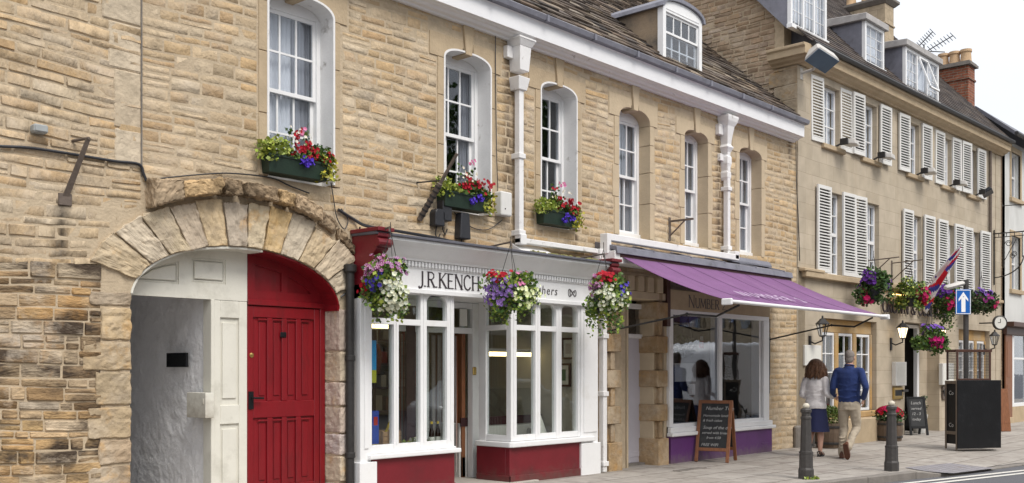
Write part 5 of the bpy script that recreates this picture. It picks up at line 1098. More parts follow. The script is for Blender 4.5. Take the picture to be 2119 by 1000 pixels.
# dormers
def croof(px,py):
    r=CM.inverted().to_3x3()@ray(px,py); o=CM.inverted()@O; tp=math.tan(PC); t=(cz0+(o.y-cv0)*tp-o.z)/(r.z-r.y*tp); return o+r*t
def cdormer(pl,pr,ptl,ptr,lights,opened=None):
    a,b=croof(*pl),croof(*pr); u0,u1=a.x,b.x; v=(a.y+b.y)/2; z0=min(a.z,b.z)
    z1=(C(*ptl,v)[1]+C(*ptr,v)[1])/2 if ptl else z0+1.35
    dep=(z1-z0)/math.tan(PC)
    RP=[(v-.1,z1-.02),(v-.1,z1+.12),(v+dep+.5,z1+.22),(v+dep+.5,z1+.02)]
    mb=MB(); f=.07
    mb.box(u0,u0+f,v-.03,v+.05,z0-.03,z1-.02); mb.box(u1-f,u1,v-.03,v+.05,z0-.03,z1-.02); mb.box(u0+f,u1-f,v-.03,v+.05,z1-.09,z1-.02); mb.box(u0-.03,u1+.03,v-.07,v+.05,z0-.05,z0+.03)
    for k in range(1,lights): x=u0+f+(u1-u0-2*f)*k/lights; mb.box(x-.03,x+.03,v-.028,v+.048,z0+.03,z1-.09)
    for L in range(lights):
        xa=u0+f+(u1-u0-2*f)*L/lights; xb=u0+f+(u1-u0-2*f)*(L+1)/lights
        if L==opened: continue
        for k in range(1,3): x=xa+(xb-xa)*k/3; mb.box(x-.008,x+.008,v+.002,v+.02,z0+.03,z1-.09)
        for k in range(1,4): z=z0+.03+(z1-z0-.12)*k/4; mb.box(xa,xb,v+.0022,v+.0198,z-.008,z+.008)
    if opened is not None:
        xa=u0+f+(u1-u0-2*f)*opened/lights+.03; xb=u0+f+(u1-u0-2*f)*(opened+1)/lights-.03; mb.xf=Matrix.Translation((0,v-.03,z1-.1))@Matrix.Rotation(-.35,4,'X')
        hh=z1-z0-.15
        mb.box(xa,xa+.04,-.02,.02,-hh,0); mb.box(xb-.04,xb,-.02,.02,-hh,0); mb.box(xa,xb,-.02,.02,-hh,-hh+.04); mb.box(xa,xb,-.02,.02,-.04,0); mb.xf=None
    d=mb.build('dormer','white',CR,True,bevel=.004)
    mb=MB(); mb.prism(RP,u0-.09,u1+.09,axis='x'); mb.build('dormer_roof','dormerlead',d,True,bevel=.01)
    for q0,q1 in ((u0,u0+.08),(u1-.08,u1)): mb=MB(); mb.prism([(v+.05,z0-.06),(v+dep+.1,z1),(v+.05,z1)],q0+.001,q1-.001,axis='x'); mb.build('dormer_cheek','lead',d,True)
    mb=MB(); mb.box(u0+f,u1-f,v+.012,v+.014,z0,z1-.09); mb.build('pane','glass',d,True)
    mb=MB(); mb.box(u0+.1,u1-.1,v+.1,v+.105,z0,z1-.03); mb.build('blind','curtain',d,True)
cdormer((1630,44),(1712,89),None,None,3)
cdormer((1784,122),(1831,149),(1783,38),(1831,66),1)
cdormer((1877,181),(1935,206),(1875,95),(1935,131),3,1)
# chimney of the hotel
def chimney(uc,pr,ytop,pl,zb,parent,mat,capmat,npots,wd,capmt=.12,local=True):
    v1,zt=CUp(pr,ytop,uc); v2,_=CUp(pl,ytop,uc); va,vb=sorted((v1,v2))
    mb=MB(); mb.box(uc,uc+wd,va,vb,zb,zt); mb.box(uc-.03,uc+wd+.03,va-.03,vb+.03,zt-.55 if npots==3 else zb,zt-.5 if npots==3 else zb+.05)
    ch=mb.build('chimney',mat,parent,True,bevel=.01)
    mb=MB(); mb.hexa([(uc-.02,va-.02,zt),(uc+wd+.02,va-.02,zt),(uc+wd+.02,vb+.02,zt),(uc-.02,vb+.02,zt)],[(uc-capmt,va-capmt,zt+.1),(uc+wd+capmt,va-capmt,zt+.1),(uc+wd+capmt,vb+capmt,zt+.1),(uc-capmt,vb+capmt,zt+.1)]); mb.box(uc-capmt,uc+wd+capmt,va-capmt,vb+capmt,zt+.1,zt+.16); mb.build('chimney_cap',capmat,ch,True)
    for k in range(npots):
        mb=MB(); vv=va+(vb-va)*(k+.5)/npots; mb.lathe([(.15,0),(.17,.04),(.14,.08),(.125,.3),(.15,.33),(.15,.38),(.1,.38),(.1,.1)],(uc+wd/2,vv,zt+.15),14); mb.build('chimney_pot','terracotta',ch,True,smooth=True)
# right narrow face is the street face
cu=8.3
chimney(cu,1832,6,1737,8.9,CR,'sidestone','kerbstone',3,.55)
# ground floor openings
mb=MB()
for (a,b,zb) in ((BA[0],BA[1],.62),(BB[0],BB[1],.7)):
    w_=b-a; mb=MB()
    mb.box(a-.06,b+.06,-.012,.05,2.3,2.75) if 0 else None
    mb.box(a+.001,b-.001,.12,.299,2.28,2.559)
    for k in (0,1,2,3): x=a+w_*k/3; mb.box(max(x-.08,a+.002),min(x+.08,b-.002),.1,.298,zb,2.28)
    mb.box(a-.05,b+.2,-.16,.1,zb-.12,zb)
    mb.build('bay_mullions','golden',CR,True,bevel=.012)
for (a,b,zb) in ((BA[0],BA[1],.62),(BB[0],BB[1],.7)):
    w_=b-a
    for k in range(3): cwin(a+w_*k/3+.08,a+w_*(k+1)/3-.08,zb,2.28,4,2,.13,low=True)
mb=MB(); mb.prism([(BA[0]-.1,0),(BA[0]+.1,-.25),(BA[0]+.9,-.42),(BA[1]-.5,-.38),(BA[1]-.1,-.25),(BA[1]-.02,0)],-.3,.5,axis='z'); mb.build('plinth','dressed',CR,True,bevel=.02); mb=MB(); mb.box(BB[0]-.1,BB[1]+.1,-.12,0,-.3,.55); mb.build('plinth','dressed',CR,True,bevel=.02)
mb=MB(); mb.box(-.2,.7,-.1,.0,-.1,.42); mb.build('plinth','hoodgrey' if 0 else 'kerbstone',CR,True,bevel=.03)
# doorway
mb=MB(); mb.box(DU0,DU1,1.6,1.65,-.3,2.6); mb.box(DU0-.05,DU0,.3,1.6,-.3,2.62); mb.box(DU0,DU1,.3,1.6,2.62,2.68); mb.build('porch_lining','blackpaint',CR,True)
mb=MB(); mb.box(DU1-.62,DU1-.5,.3,.4,-.3,2.6); mb.box(DU0+.002,DU1-.5,.3,.4,2.52,2.6); mb.box(DU0+.002,DU0+.06,.3,.4,-.3,2.52); dfr=mb.build('door_frame','white',CR,True,bevel=.008)
mb=MB(); mb.box(DU1-.5,DU1+.0,.3,.45,-.3,2.62); mb.build('door_pier','ashlar',CR,True)
mb=MB(); mb.box(DU0+.1,DU0+.9,.9,.95,-.05,2.45); mb.box(DU0+.25,DU0+.75,.89,.9,1.2,1.75); dd=mb.build('door','blackpaint',CR,True,bevel=.01); mb=MB(); mb.box(DU0+.3,DU0+.7,.885,.889,1.25,1.7); mb.build('door_glass','darkglass',dd,True)
mb=MB(); mb.box(DU0-.28,DU0+.0,-.09,-.05,1.0,1.05); mb.tube([(DU0-.2,-.05,1.02),(DU0-.2,0,1.02)],.015,6); mb.build('handrail','iron',CR,True); mb=MB(); mb.box(DU1+.08,DU1+.55,-.09,-.05,.95,1.0); mb.tube([(DU1+.12,-.05,.97),(DU1+.12,0,.97)],.015,6); mb.build('handrail','iron',CR,True)
# sign letters
mb=MB(); serif_text(mb,'CROWN & CUSHION',3.83,2.80,.27,-.03,wt=.17,width=3.75,dep=.03); mb.build('sign_letters','lettering',CR,True)
glow=emit('warmglow',(1,.62,.2),3.)
for uu in (4.05,6.25):
    q=cw(uu+.5,-.2,3.2); t_=thing('strip_light','warm strip lamp above the '+('left' if uu<5 else 'right')+' end of the hotel sign letters','light',tuple(q),-CA,'strip lamps over the hotel sign')
    mb=MB(); mb.xf=CM; mb.box(uu,uu+1.1,-.24,-.16,3.2,3.26); mb.tube([(uu+.3,-.2,3.22),(uu+.3,0,3.22)],.012,6); mb.build('housing','brass',t_); mb=MB(); mb.xf=CM; mb.box(uu+.02,uu+1.08,-.23,-.17,3.185,3.2); mb.build('tube',glow,t_)
# ================================================================ WHITE BUILDING
YW=-.30; WX=lambda px,py=700:W(px,py,YW)
xw0=cw(UE,0,0).x+.01; 
WB=thing('shop_building','white rendered building with dark slate roof and a brown timber shopfront at the right edge','building',((xw0+6),0,0))
xw1=xw0+13
zev=W(2085,262,YW)[1]-.38
def wrect(p0,p1): a=W(*p0,YW); b=W(*p1,YW); return [min(a[0],b[0]),max(a[0],b[0]),min(a[1],b[1]),max(a[1],b[1])]
q=WX(2092,300)[0]; r2=[q,q+.85,W(2100,412,YW)[1],W(2100,318,YW)[1]]; r1=[q,q+.85,W(2100,600,YW)[1],W(2100,490,YW)[1]]
sx0=WX(2078)[0]; 
hl=[rc(*r2),rc(*r1)]+[rc(r2[0]+3,r2[1]+3,r2[2],r2[3]),rc(r1[0]+3,r1[1]+3,r1[2],r1[3])]
mb=MB(); fill_poly(mb,[(xw0,-.3),(sx0,-.3),(sx0,2.75),(sx0+7,2.75),(sx0+7,-.3),(xw1,-.3),(xw1,zev),(xw0,zev)],hl,YW,YW+.3); mb.build('wall','render',WB)
for h in hl:
    a,b,c,d=h[0][0],h[1][0],h[0][1],h[2][1]; mb=MB(); mb.box(a-.12,a,YW-.025,YW+.05,c,d); mb.box(b,b+.12,YW-.025,YW+.05,c,d); mb.box(a-.12,b+.12,YW-.0255,YW+.05,d,d+.16); mb.box(a-.16,b+.16,YW-.08,YW+.05,c-.12,c); sr=mb.build('window_surround','dressed',WB,bevel=.008)
    mb=MB(); f=.05; v=YW+.14; mb.box(a,a+f,v,v+.06,c,d); mb.box(b-f,b,v,v+.06,c,d); mb.box(a+f,b-f,v,v+.06,d-f,d); mb.box(a+f,b-f,v,v+.06,c,c+f); mb.box(a+f,b-f,v-.01,v+.05,(c+d)/2-.025,(c+d)/2+.025); mb.build('window','white',sr); mb=MB(); mb.box(a+f,b-f,v+.03,v+.034,c+f,d-f); mb.build('pane','darkglass',sr)
mb=MB(); mb.box(xw0+.1,xw1,YW+2.2,YW+2.3,-.3,zev); mb.box(xw0+.1,xw1,YW+.3,YW+2.2,2.9,3.); mb.build('room','darkinside',WB)
mb=MB(); ry_,rz_=XP(2022,221,xw0); mb.prism([(YW,-.3),(YW,zev+.02),(ry_,rz_-.13),(ry_+5,zev-.6),(ry_+5,-.3)],xw0-.02,xw0+.25,axis='x'); mb.build('party_wall','gablestone',WB)
ry_,rz_=XP(2022,221,xw0)
mb=MB(); mb.prism([(YW-.35,zev-.0),(YW-.36,zev+.1),(ry_,rz_),(ry_+5,zev-.5),(ry_+5,zev-.6),(ry_,rz_-.12)],xw0-.12,xw1,axis='x'); mb.build('roof','gutter',WB)
mb=MB(); mb.tube([(xw0-.1,YW-.4,zev+.03),(xw1,YW-.4,zev+.03)],.06,8); mb.build('gutter','iron',WB)
mb=MB(); mb.box(sx0-.15,sx0+7,YW-.3,YW+.02,2.72,2.85); mb.box(sx0-.1,sx0+7,YW-.1,YW+.02,2.5,2.72); mb.build('shop_fascia','darkbrown',WB,bevel=.01)
mb=MB(); mb.box(sx0,sx0+.62,YW-.04,YW+.05,.15,2.5); mb.box(sx0+.12,sx0+.5,YW-.05,YW-.04,.4,1.1); mb.box(sx0+.12,sx0+.5,YW-.05,YW-.04,1.3,2.3); mb.build('shop_pilaster','wood',WB,bevel=.01)
mb=MB(); mb.box(sx0-.02,sx0+.64,YW-.06,YW+.05,-.3,.16); mb.box(sx0+.62,sx0+7,YW-.03,YW+.05,-.3,.45); mb.build('shop_plinth','dressed',WB,bevel=.01)
mb=MB(); mb.box(sx0+.64,sx0+.82,YW-.03,YW+.06,.45,2.5); mb.box(sx0+.82,sx0+6,YW-.03,YW+.06,1.8,1.86); mb.box(sx0+.82,sx0+6,YW-.03,YW+.06,.45,.55)
for k in range(1,5): mb.box(sx0+.82+k*1.2,sx0+.9+k*1.2,YW-.028,YW+.058,.55,2.5)
mb.build('shop_window','white',WB,bevel=.006); mb=MB(); mb.box(sx0+.82,sx0+6,YW+.02,YW+.024,.55,2.5); mb.build('pane','darkglass',WB)
# brick chimney on the party wall
def wchim(pr,pl,yt,zb):
    uc=xw0-.05; v1,zt=XP(pr,yt,uc); v2,_=XP(pl,yt,uc); va,vb=sorted((v1,v2)); wd=.55
    mb=MB(); mb.box(uc,uc+wd,va,vb,zb,zt-.02); mb.box(uc-.03,uc+wd+.03,va-.03,vb+.03,zt-.42,zt-.36); ch=mb.build('chimney','redbrick',WB,bevel=.008)
    mb=MB(); mb.box(uc-.08,uc+wd+.08,va-.08,vb+.08,zt-.02,zt+.05); mb.box(uc-.04,uc+wd+.04,va-.04,vb+.04,zt+.05,zt+.1); mb.build('chimney_cap','kerbstone',ch)
    for k in range(3):
        mb=MB(); vv=va+(vb-va)*(k+.5)/3; mb.lathe([(.14,0),(.17,.03),(.15,.1),(.14,.3),(.165,.33),(.16,.4),(.1,.4),(.1,.1)],(uc+wd/2,vv,zt+.09),14); mb.build('chimney_pot','terracotta',ch,smooth=True)
wchim(2004,1934,132,7.8)
# tv aerial
p=DP(1915,98,27); AE=thing('tv_aerial','pair of black comb shaped television aerials on the hotel roofline','aerial',tuple(p))
def sp(px,py,dep=30.): return DP(px,py,dep)
mb=MB(); mb.tube([sp(1912,140),sp(1912,92)],.02,6); mb.build('mast','iron',AE)
for (p0,p1) in (((1899,98),(1930,66)),((1918,106),(1972,74))):
    mb=MB(); a,b=sp(*p0),sp(*p1); mb.tube([a,b],.016,5)
    for k in range(9): q=a.lerp(b,k/8); mb.tube([q+Vector((.05,.1,.12)),q-Vector((.05,.1,.12))],.011,4)
    mb.build('boom','iron',AE)
mb=MB(); mb.tube([sp(1912,106),sp(1955,108)],.016,5); mb.build('boom','iron',AE)
p=sp(1727,10,28); mb=MB(); mb.tube([sp(1725,48,28),sp(1725,-12,28)],.02,6); mb.tube([sp(1725,14,28),sp(1729,22,28)],.03,6); tag(mb.build('aerial_mast','steelgrey'),'thin grey aerial mast beside the stone chimney','aerial')
# ================================================================ FLOWERS
def dirs(n):
    for _ in range(n): yield Vector((U(-1,1),U(-1,1),U(-1,1)))
def basket(name,label,c,r,h,groups,leaves=LG,n=1100,trail=.5,hang=.6,lsize=.055,group=None,sz=.024):
    c=Vector(c); t=thing(name,label,'flower basket',(c.x,c.y,c.z-h*.3),group=group)
    mb=MB(); mb.lathe([(.03,-h*.38),(.07,-h*.36),(.11,-h*.25),(.13,-h*.08),(.14,0),(.12,0),(.08,-h*.2)],tuple(c),14); mb.build('bowl','blackplastic',t,smooth=True)
    mb=MB(); top=c+Vector((0,0,h*.5+hang*.6))
    for k in range(3): mb.tube([c+Vector((.18*math.cos(k*2.1),.18*math.sin(k*2.1),0)),top],.005,4)
    mb.tube([top,top+Vector((0,0,.1))],.006,4); mb.build('hanger','iron',t)
    mb=MB(); lob=[]
    for k in range(15):
        d=Vector((U(-1,1),U(-1,1),U(-.8,.8))).normalized(); lob.append((Vector((d.x*r*.66,d.y*r*.66,d.z*h*.36)),U(.36,.54)*r))
    def surf(k=None):
        o,rr=random.choice(lob); d=Vector((U(-1,1),U(-1,1),U(-1,1))).normalized(); return c+o+d*rr*(U(.55,1.05)), d
    n=int(n*1.5); P=[tuple(surf()[0]) for _ in range(n)]
    for k in range(int(14*trail*2)):
        a=U(0,6.28); L=U(.15,.5)*trail*h*1.6; x=r*U(.3,.8)
        for q in range(18): P.append((c.x+x*math.cos(a)+U(-.03,.03),c.y+x*math.sin(a)+U(-.03,.03),c.z-h*.2-L*q/18+U(-.02,.02)))
    leafset(mb,P,lsize,leaves); mb.build('foliage','leaf',t)
    for nm,col,c2,nn,(dx,dz),spread in groups:
        mb=MB()
        for _ in range(int(nn*1.5)):
            for tr in range(30):
                p,d=surf(); rel=p-c; sx=(rel.dot(rt))/r; sz_=rel.z/(h*.5)
                if (sx-dx)**2+(sz_-dz)**2<spread**2*U(.2,1.0): break
            else: continue
            out=(rel.normalized()*.6+d*.5+Vector((0,-.25,.15))-fw*.35).normalized(); flower(mb,p+out*.035,out,sz*U(.8,1.25),col,c2)
        if mb.V: mb.build(nm,'petal',t,kind='stuff')
    return t
STR=(.62,.55,.6)
basket('hanging_basket','flower basket at the left end of the butcher sign, striped pink over white',DP(808,592,11.3),.30,.62,[('petunia_flowers',MAG,STR,60,(-.7,.8),.7),('petunia_flowers',(.3,.06,.25),STR,30,(.4,.7),.5),('white_flowers',WHT,None,150,(.35,-.35),.85),('blue_flowers',BLU,None,40,(-.45,.1),.4),('red_flowers',RED,None,14,(.95,.45),.3),('red_flowers',RED,None,10,(-1,-.1),.3)],LG+LIME[:2],1300,.7,.5,.05,'hanging baskets on the butcher shopfront',.025)
basket('hanging_basket','flower basket mid way along the butcher sign, lilac petunias and red top',DP(1056,605,12.6),.33,.58,[('petunia_flowers',(.36,.22,.55),(.1,.04,.22),120,(-.5,-.05),.75),('red_flowers',RED,None,60,(-.45,.8),.5),('pink_flowers',PNK,None,24,(.4,.55),.4),('white_flowers',(.68,.74,.42),None,110,(.65,-.2),.65)],LG+LIME[:2],1300,.7,.5,.05,'hanging baskets on the butcher shopfront',.025)
basket('hanging_basket','flower basket at the right end of the butcher sign, creamy white and red',DP(1249,612,13.9),.33,.66,[('red_flowers',RED,None,55,(.0,.85),.5),('petunia_flowers',MAG,STR,50,(-.6,.45),.5),('white_flowers',WHT,None,170,(.15,-.3),.85),('blue_flowers',BLU,None,24,(.8,.2),.35)],LG+LIME[:2],1300,.9,.5,.05,'hanging baskets on the butcher shopfront',.025)
for px,dep,lab in ((806,11.3,'left'),(1058,12.6,'middle'),(1249,13.9,'right')):
    c=DP(px,520 if px<900 else 555,dep); mb=MB(); z=3.06; mb.tube([(c.x,-.3,z),(c.x,c.y,z+.03),(c.x,c.y,z-.02)],.012,6)
    tag(mb.build('basket_hook','rustiron'),'thin iron hook carrying the '+lab+' basket on the butcher sign','hook',group='basket hooks over the butcher sign')
GHB='hanging baskets on the hotel front'
basket('hanging_basket','dark green hotel basket nearest the awning with pink and purple blooms',cw(*C(1810,597,-.6),0) if 0 else cw(C(1808,597,-.55)[0],-.55,C(1808,597,-.55)[1]),.39,.76,[('pink_flowers',CRIM,None,34,(-.3,-.45),.45),('purple_flowers',DPU,None,40,(-.5,.5),.5),('purple_flowers',PUR,None,30,(.9,.3),.4)],DK+LG[:1],1500,.3,.5,.07,GHB,.05)
q=C(1885,612,-.45); basket('hanging_basket','lime leaved hotel basket with red blooms beneath the flag',cw(q[0],-.45,q[1]),.36,.66,[('red_flowers',CRIM,None,70,(.55,.1),.6),('red_flowers',RED,None,30,(.6,-.6),.4)],LIME+LG,1500,.4,.5,.065,GHB,.045)
q=C(1957,618,-.5); basket('hanging_basket','hotel basket left of the blue arrow sign with crimson blooms and thin trailing stems',cw(q[0],-.5,q[1]),.36,.7,[('red_flowers',CRIM,None,70,(.1,-.2),.6),('purple_flowers',DPU,None,60,(-.5,.5),.5)],DK+LG,1500,1.2,.5,.065,GHB,.045)
q=C(2031,622,-.5); basket('hanging_basket','hotel basket right of the blue arrow sign with purple blooms on top',cw(q[0],-.5,q[1]),.37,.68,[('purple_flowers',PUR,None,90,(.2,.8),.6),('pink_flowers',MAG,None,36,(.1,.3),.5),('red_flowers',CRIM,None,20,(.6,-.2),.5)],DK+[(.09,.09,.05)],1600,.5,.5,.065,GHB,.05)
q=C(1925,703,-.8); basket('hanging_basket','round hotel basket low over the doorway with big magenta geraniums',cw(q[0],-.8,q[1]),.38,.66,[('pink_flowers',(.5,.015,.16),None,100,(.15,-.15),.42),('purple_flowers',PUR,None,24,(.2,.7),.6)],LG,1500,.3,.6,.065,GHB,.05)
q=DP(1424,716,16.6); basket('hanging_basket','dark hanging pot of small plants in the cafe window',(W(1424,716,.35)[0],.35,W(1424,716,.35)[1]),.22,.34,[],DK,260,.2,.5,.04)
def wbox(x0,x1,z,y,label,seed):
    t=thing('window_box',label,'window box',((x0+x1)/2,y,z),group='flower boxes under the terrace windows')
    mb=MB(); mb.hexa([(x0+.02,y-.12,z),(x1-.02,y-.12,z),(x1-.02,y+.06,z),(x0+.02,y+.06,z)],[(x0,y-.15,z+.19),(x1,y-.15,z+.19),(x1,y+.06,z+.19),(x0,y+.06,z+.19)]); mb.box(x0-.005,x1+.005,y-.157,y+.062,z+.165,z+.195); mb.build('trough','boxgreen',t,bevel=.006)
    w_=x1-x0; mb=MB()
    for i in range(1000):
        u=R(); hgt=.2*(.6+.4*math.sin(u*9+seed)); p=(x0+w_*u,y-.06+U(-.12,.1),z+.18+hgt*R()**.8); leafset(mb,[p],.05,LG if u>.35 else LIME)
    for i in range(220): leafset(mb,[(x1+U(-.12,.1),y-.1+U(-.08,.08),z+.2+U(-.2,.06))],.05,[(.4,.36,.04),(.3,.33,.05)])
    for i in range(180): leafset(mb,[(x0+U(-.1,.12),y-.1+U(-.08,.08),z+.22+U(-.1,.1))],.05,LIME)
    for k in range(5):
        x=x0+w_*U(.35,.8); hh=U(.25,.42)
        for i in range(14): leafset(mb,[(x+U(-.02,.02),y-.05+U(-.02,.02),z+.2+hh*i/14)],.05,LG)
    mb.build('foliage','leaf',t)
    def fl(nm,n,u0,u1,z0,z1,col,r=.022,cl=0):
        mb=MB(); cs=[(x0+w_*U(u0,u1),U(z0,z1)) for _ in range(cl or n)]
        for i in range(n):
            cx_,cz_=cs[i%len(cs)] if cl else cs[i]
            p=Vector((cx_+U(-.04,.04),y-.14+U(-.06,.04),z+cz_+U(-.035,.035))); flower(mb,p,(U(-.6,.6),-1,U(-.2,.6)),r*U(.8,1.2),col)
        mb.build(nm,'petal',t,kind='stuff')
    fl('red_flowers',95,.4,1.02,.2,.38,RED,.021,15); fl('blue_flowers',90,.5,.8,.08,.2,(.07,.03,.4),.017,3); fl('red_flowers',16,.3,.6,.28,.48,RED,.02,4); fl('white_flowers',14,.3,.7,.32,.5,(.65,.6,.5),.018); fl('pink_flowers',12,.5,.6,.45,.62,PNK,.02,1)
wbox(6.16,6.95,3.58,-.02,'green box of red, blue and lime flowers on the sill of the largest window',0)
wbox(8.72,9.52,3.53,-.02,'green box of red, blue and lime flowers under the window beside the flagpole stub',2)
wbox(10.60,11.36,3.52,-.02,'green box of red flowers under the window just right of the white hopper downpipe',4)
# ================================================================ WALL FITTINGS
def wp(px,py,y=0): q=W(px,py,y); return (q[0],y,q[1])
t=thing('flagpole_holder','angled weathered pole stub strapped to the wall beside the second flower box','pole',wp(880,450,-.05))
mb=MB(); a=Vector(wp(868,455,-.02)); b=DP(946,318,12.1); mb.tube([a,a.lerp(b,.55),a.lerp(b,.56),b],[.035,.035,.022,.02],8); mb.build('pole','rustiron',t,smooth=True)
mb=MB()
for k in range(7): q=a.lerp(b,.08+k*.07); mb.tube([q-(b-a).normalized()*.012,q+(b-a).normalized()*.012],.042,8)
mb.tube([a.lerp(b,.5),wp(893,388,0)],.01,5); mb.tube([a.lerp(b,.6),wp(862,378,0)],.01,5); mb.build('strap','iron',t)
def blackbox(p0,p1,dx):
    x0,z1=W(*p0,-.05); x1,z0=W(*p1,-.05); t=thing('junction_box',dx,'box',((x0+x1)/2,0,z0),group='black boxes above the butcher sign'); w_=x1-x0
    mb=MB(); mb.prism([(x0,z0),(x1,z0),(x1-.02*(dx[0]=='t'),z1-.04),(x1-.03,z1),(x0+.03,z1),(x0+.02*(dx[0]=='t'),z1-.04)],-.12,-.0); mb.build('case','blackplastic',t,bevel=.01)
    mb=MB(); mb.tube([((x0+x1)/2,-.05,z0+.02),((x0+x1)/2-.01,-.04,z0-.1),((x0+x1)/2+.05,-.02,z0-.16),((x0+x1)/2+.1,-.01,z0-.08)],.008,5); mb.build('cable','iron',t)
blackbox((894,432),(913,470),'small black junction box, leftmost of three above the butcher sign'); blackbox((909,410),(928,460),'slim black junction box tucked under the flower box corner'); blackbox((945,440),(967,497),'tall tapered black junction box, lowest above the butcher sign')
x0,z1=W(1028,396,-.05); x1,z0=W(1051,450,-.05); t=thing('meter_box','white plastic meter box on the wall beside the second flower box','box',((x0+x1)/2,0,z0)); mb=MB(); mb.box(x0,x1,-.13,0,z0,z1); mb.build('case','whitebox',t,bevel=.02,seg=2); mb=MB(); mb.ball(((x0+x1)/2-.03,-.13,z0+.09),.01,6,4); mb.build('lock','iron',t)
x0,z1=W(66,256,-.05); x1,z0=W(96,279,-.05); t=thing('junction_box','small grey junction box on the left rubble wall','box',((x0+x1)/2,0,z0)); mb=MB(); mb.box(x0,x1,-.1,0,z0,z1); mb.build('case','greybox',t,bevel=.015); mb=MB(); mb.box(x0+.01,x1-.01,-.108,-.1,z0+.01,z1-.01); mb.build('lid','greybox',t,bevel=.004)
t=thing('wire_bracket','old flat iron stay bracket on the left rubble wall above a dark stain','bracket',wp(130,412,-.02))
mb=MB(); a=Vector(wp(135,412,-.02)); b=Vector(wp(184,286,-.25)); d=(b-a).normalized(); sd_=Vector((1,0,0)).cross(d).normalized()
mb.hexa([tuple(a+Vector((-.03,0,0))),tuple(a+Vector((.03,0,0))),tuple(a+Vector((.03,.015,0))),tuple(a+Vector((-.03,.015,0)))],[tuple(b+Vector((-.02,0,0))),tuple(b+Vector((.02,0,0))),tuple(b+Vector((.02,.015,0))),tuple(b+Vector((-.02,.015,0)))]); mb.tube([wp(150,292,0),b],.014,6); mb.build('stay','rustiron',t)
mb=MB(); mb.box(a.x-.06,a.x+.06,-.03,0,a.z-.06,a.z+.05); mb.build('foot','rustiron',t,bevel=.005)
def cable(pts,r,label,y=-.03,mat='blackplastic',grp='cables on the terrace wall'):
    P=[Vector(wp(p[0],p[1],y-(p[2] if len(p)>2 else 0))) for p in pts]; Q=[]
    for i in range(len(P)-1):
        for k in range(6): t_=k/6; p0=P[max(i-1,0)]; p3=P[min(i+2,len(P)-1)]; a,b=P[i],P[i+1]; Q.append(.5*((2*a)+(b-p0)*t_+(2*p0-5*a+4*b-p3)*t_**2+(3*a-p0-3*b+p3)*t_**3))
    Q.append(P[-1]); mb=MB(); mb.tube(Q,r,6); tag(mb.build('cable',mat,smooth=True),label,'cable',grp)
cable([(-60,300),(0,303),(60,306),(130,316),(185,325),(240,334),(287,340),(297,360),(302,372)],.014,'black cable drooping across the left rubble wall')
cable([(300,374),(345,368),(420,361),(480,359),(560,368),(600,385),(640,400,-.0)],.008,'thin black cable running over the arch hood')
cable([(685,378),(690,410),(697,450),(712,474),(720,455),(706,432)],.006,'thin looped cable hanging below the largest window')
cable([(700,434),(735,456),(760,468,.1),(820,478,.25),(900,492,.3),(960,505,.3),(1040,515,.3),(1120,528,.3),(1230,545,.3)],.018,'bundled black cable along the top of the butcher sign')
cable([(745,470),(738,520),(730,580),(722,600),(705,615)],.01,'black cable dropping beside the red console bracket')
cable([(1025,60),(1026,200),(1028,330),(1030,396)],.006,'thin cable dropping down the wall to the white meter box')
cable([(940,440),(975,470),(1010,475),(1040,455)],.006,'thin cable slung under the second flower box')
cable([(1647,285),(1648,380),(1652,450),(1655,540)],.008,'thin cable at the joint of terrace and hotel')
def sbracket(pa,pb,label):
    t=thing('iron_bracket',label,'bracket',wp(*pa,0)); mb=MB(); a=Vector(wp(*pa,0)); e=a+Vector((0,-.45,.0)); mb.box(a.x-.015,a.x+.015,-.45,0,a.z-.02,a.z+.01); mb.tube([a+Vector((0,-.3,-.01)),a+Vector((0,0,-.25))],.012,6); mb.build('arm','rustiron',t); mb=MB(); mb.box(a.x-.03,a.x+.03,-.012,0,a.z-.32,a.z+.06); mb.build('plate','rustiron',t)
sbracket((1385,458),None,'small iron bracket between the windows above the awning'); 
q=C(1858,528); 
for uv,lab in (((1845,545),'rusty iron bracket on the hotel wall above the flower baskets'),((1795,540),'thin iron bracket on the hotel wall beside the second shuttered window')):
    q=C(*uv); t=thing('iron_bracket',lab,'bracket',tuple(cw(q[0],0,q[1])),-CA); mb=MB(); mb.xf=CM; mb.tube([(q[0],0,q[1]),(q[0],-.7,q[1]+.03)],.014,6); mb.tube([(q[0],-.5,q[1]+.02),(q[0],0,q[1]-.4)],.012,6); mb.build('arm','rustiron',t); mb=MB(); mb.xf=CM; mb.box(q[0]-.03,q[0]+.03,-.012,0,q[1]-.45,q[1]+.06); mb.build('plate','rustiron',t)
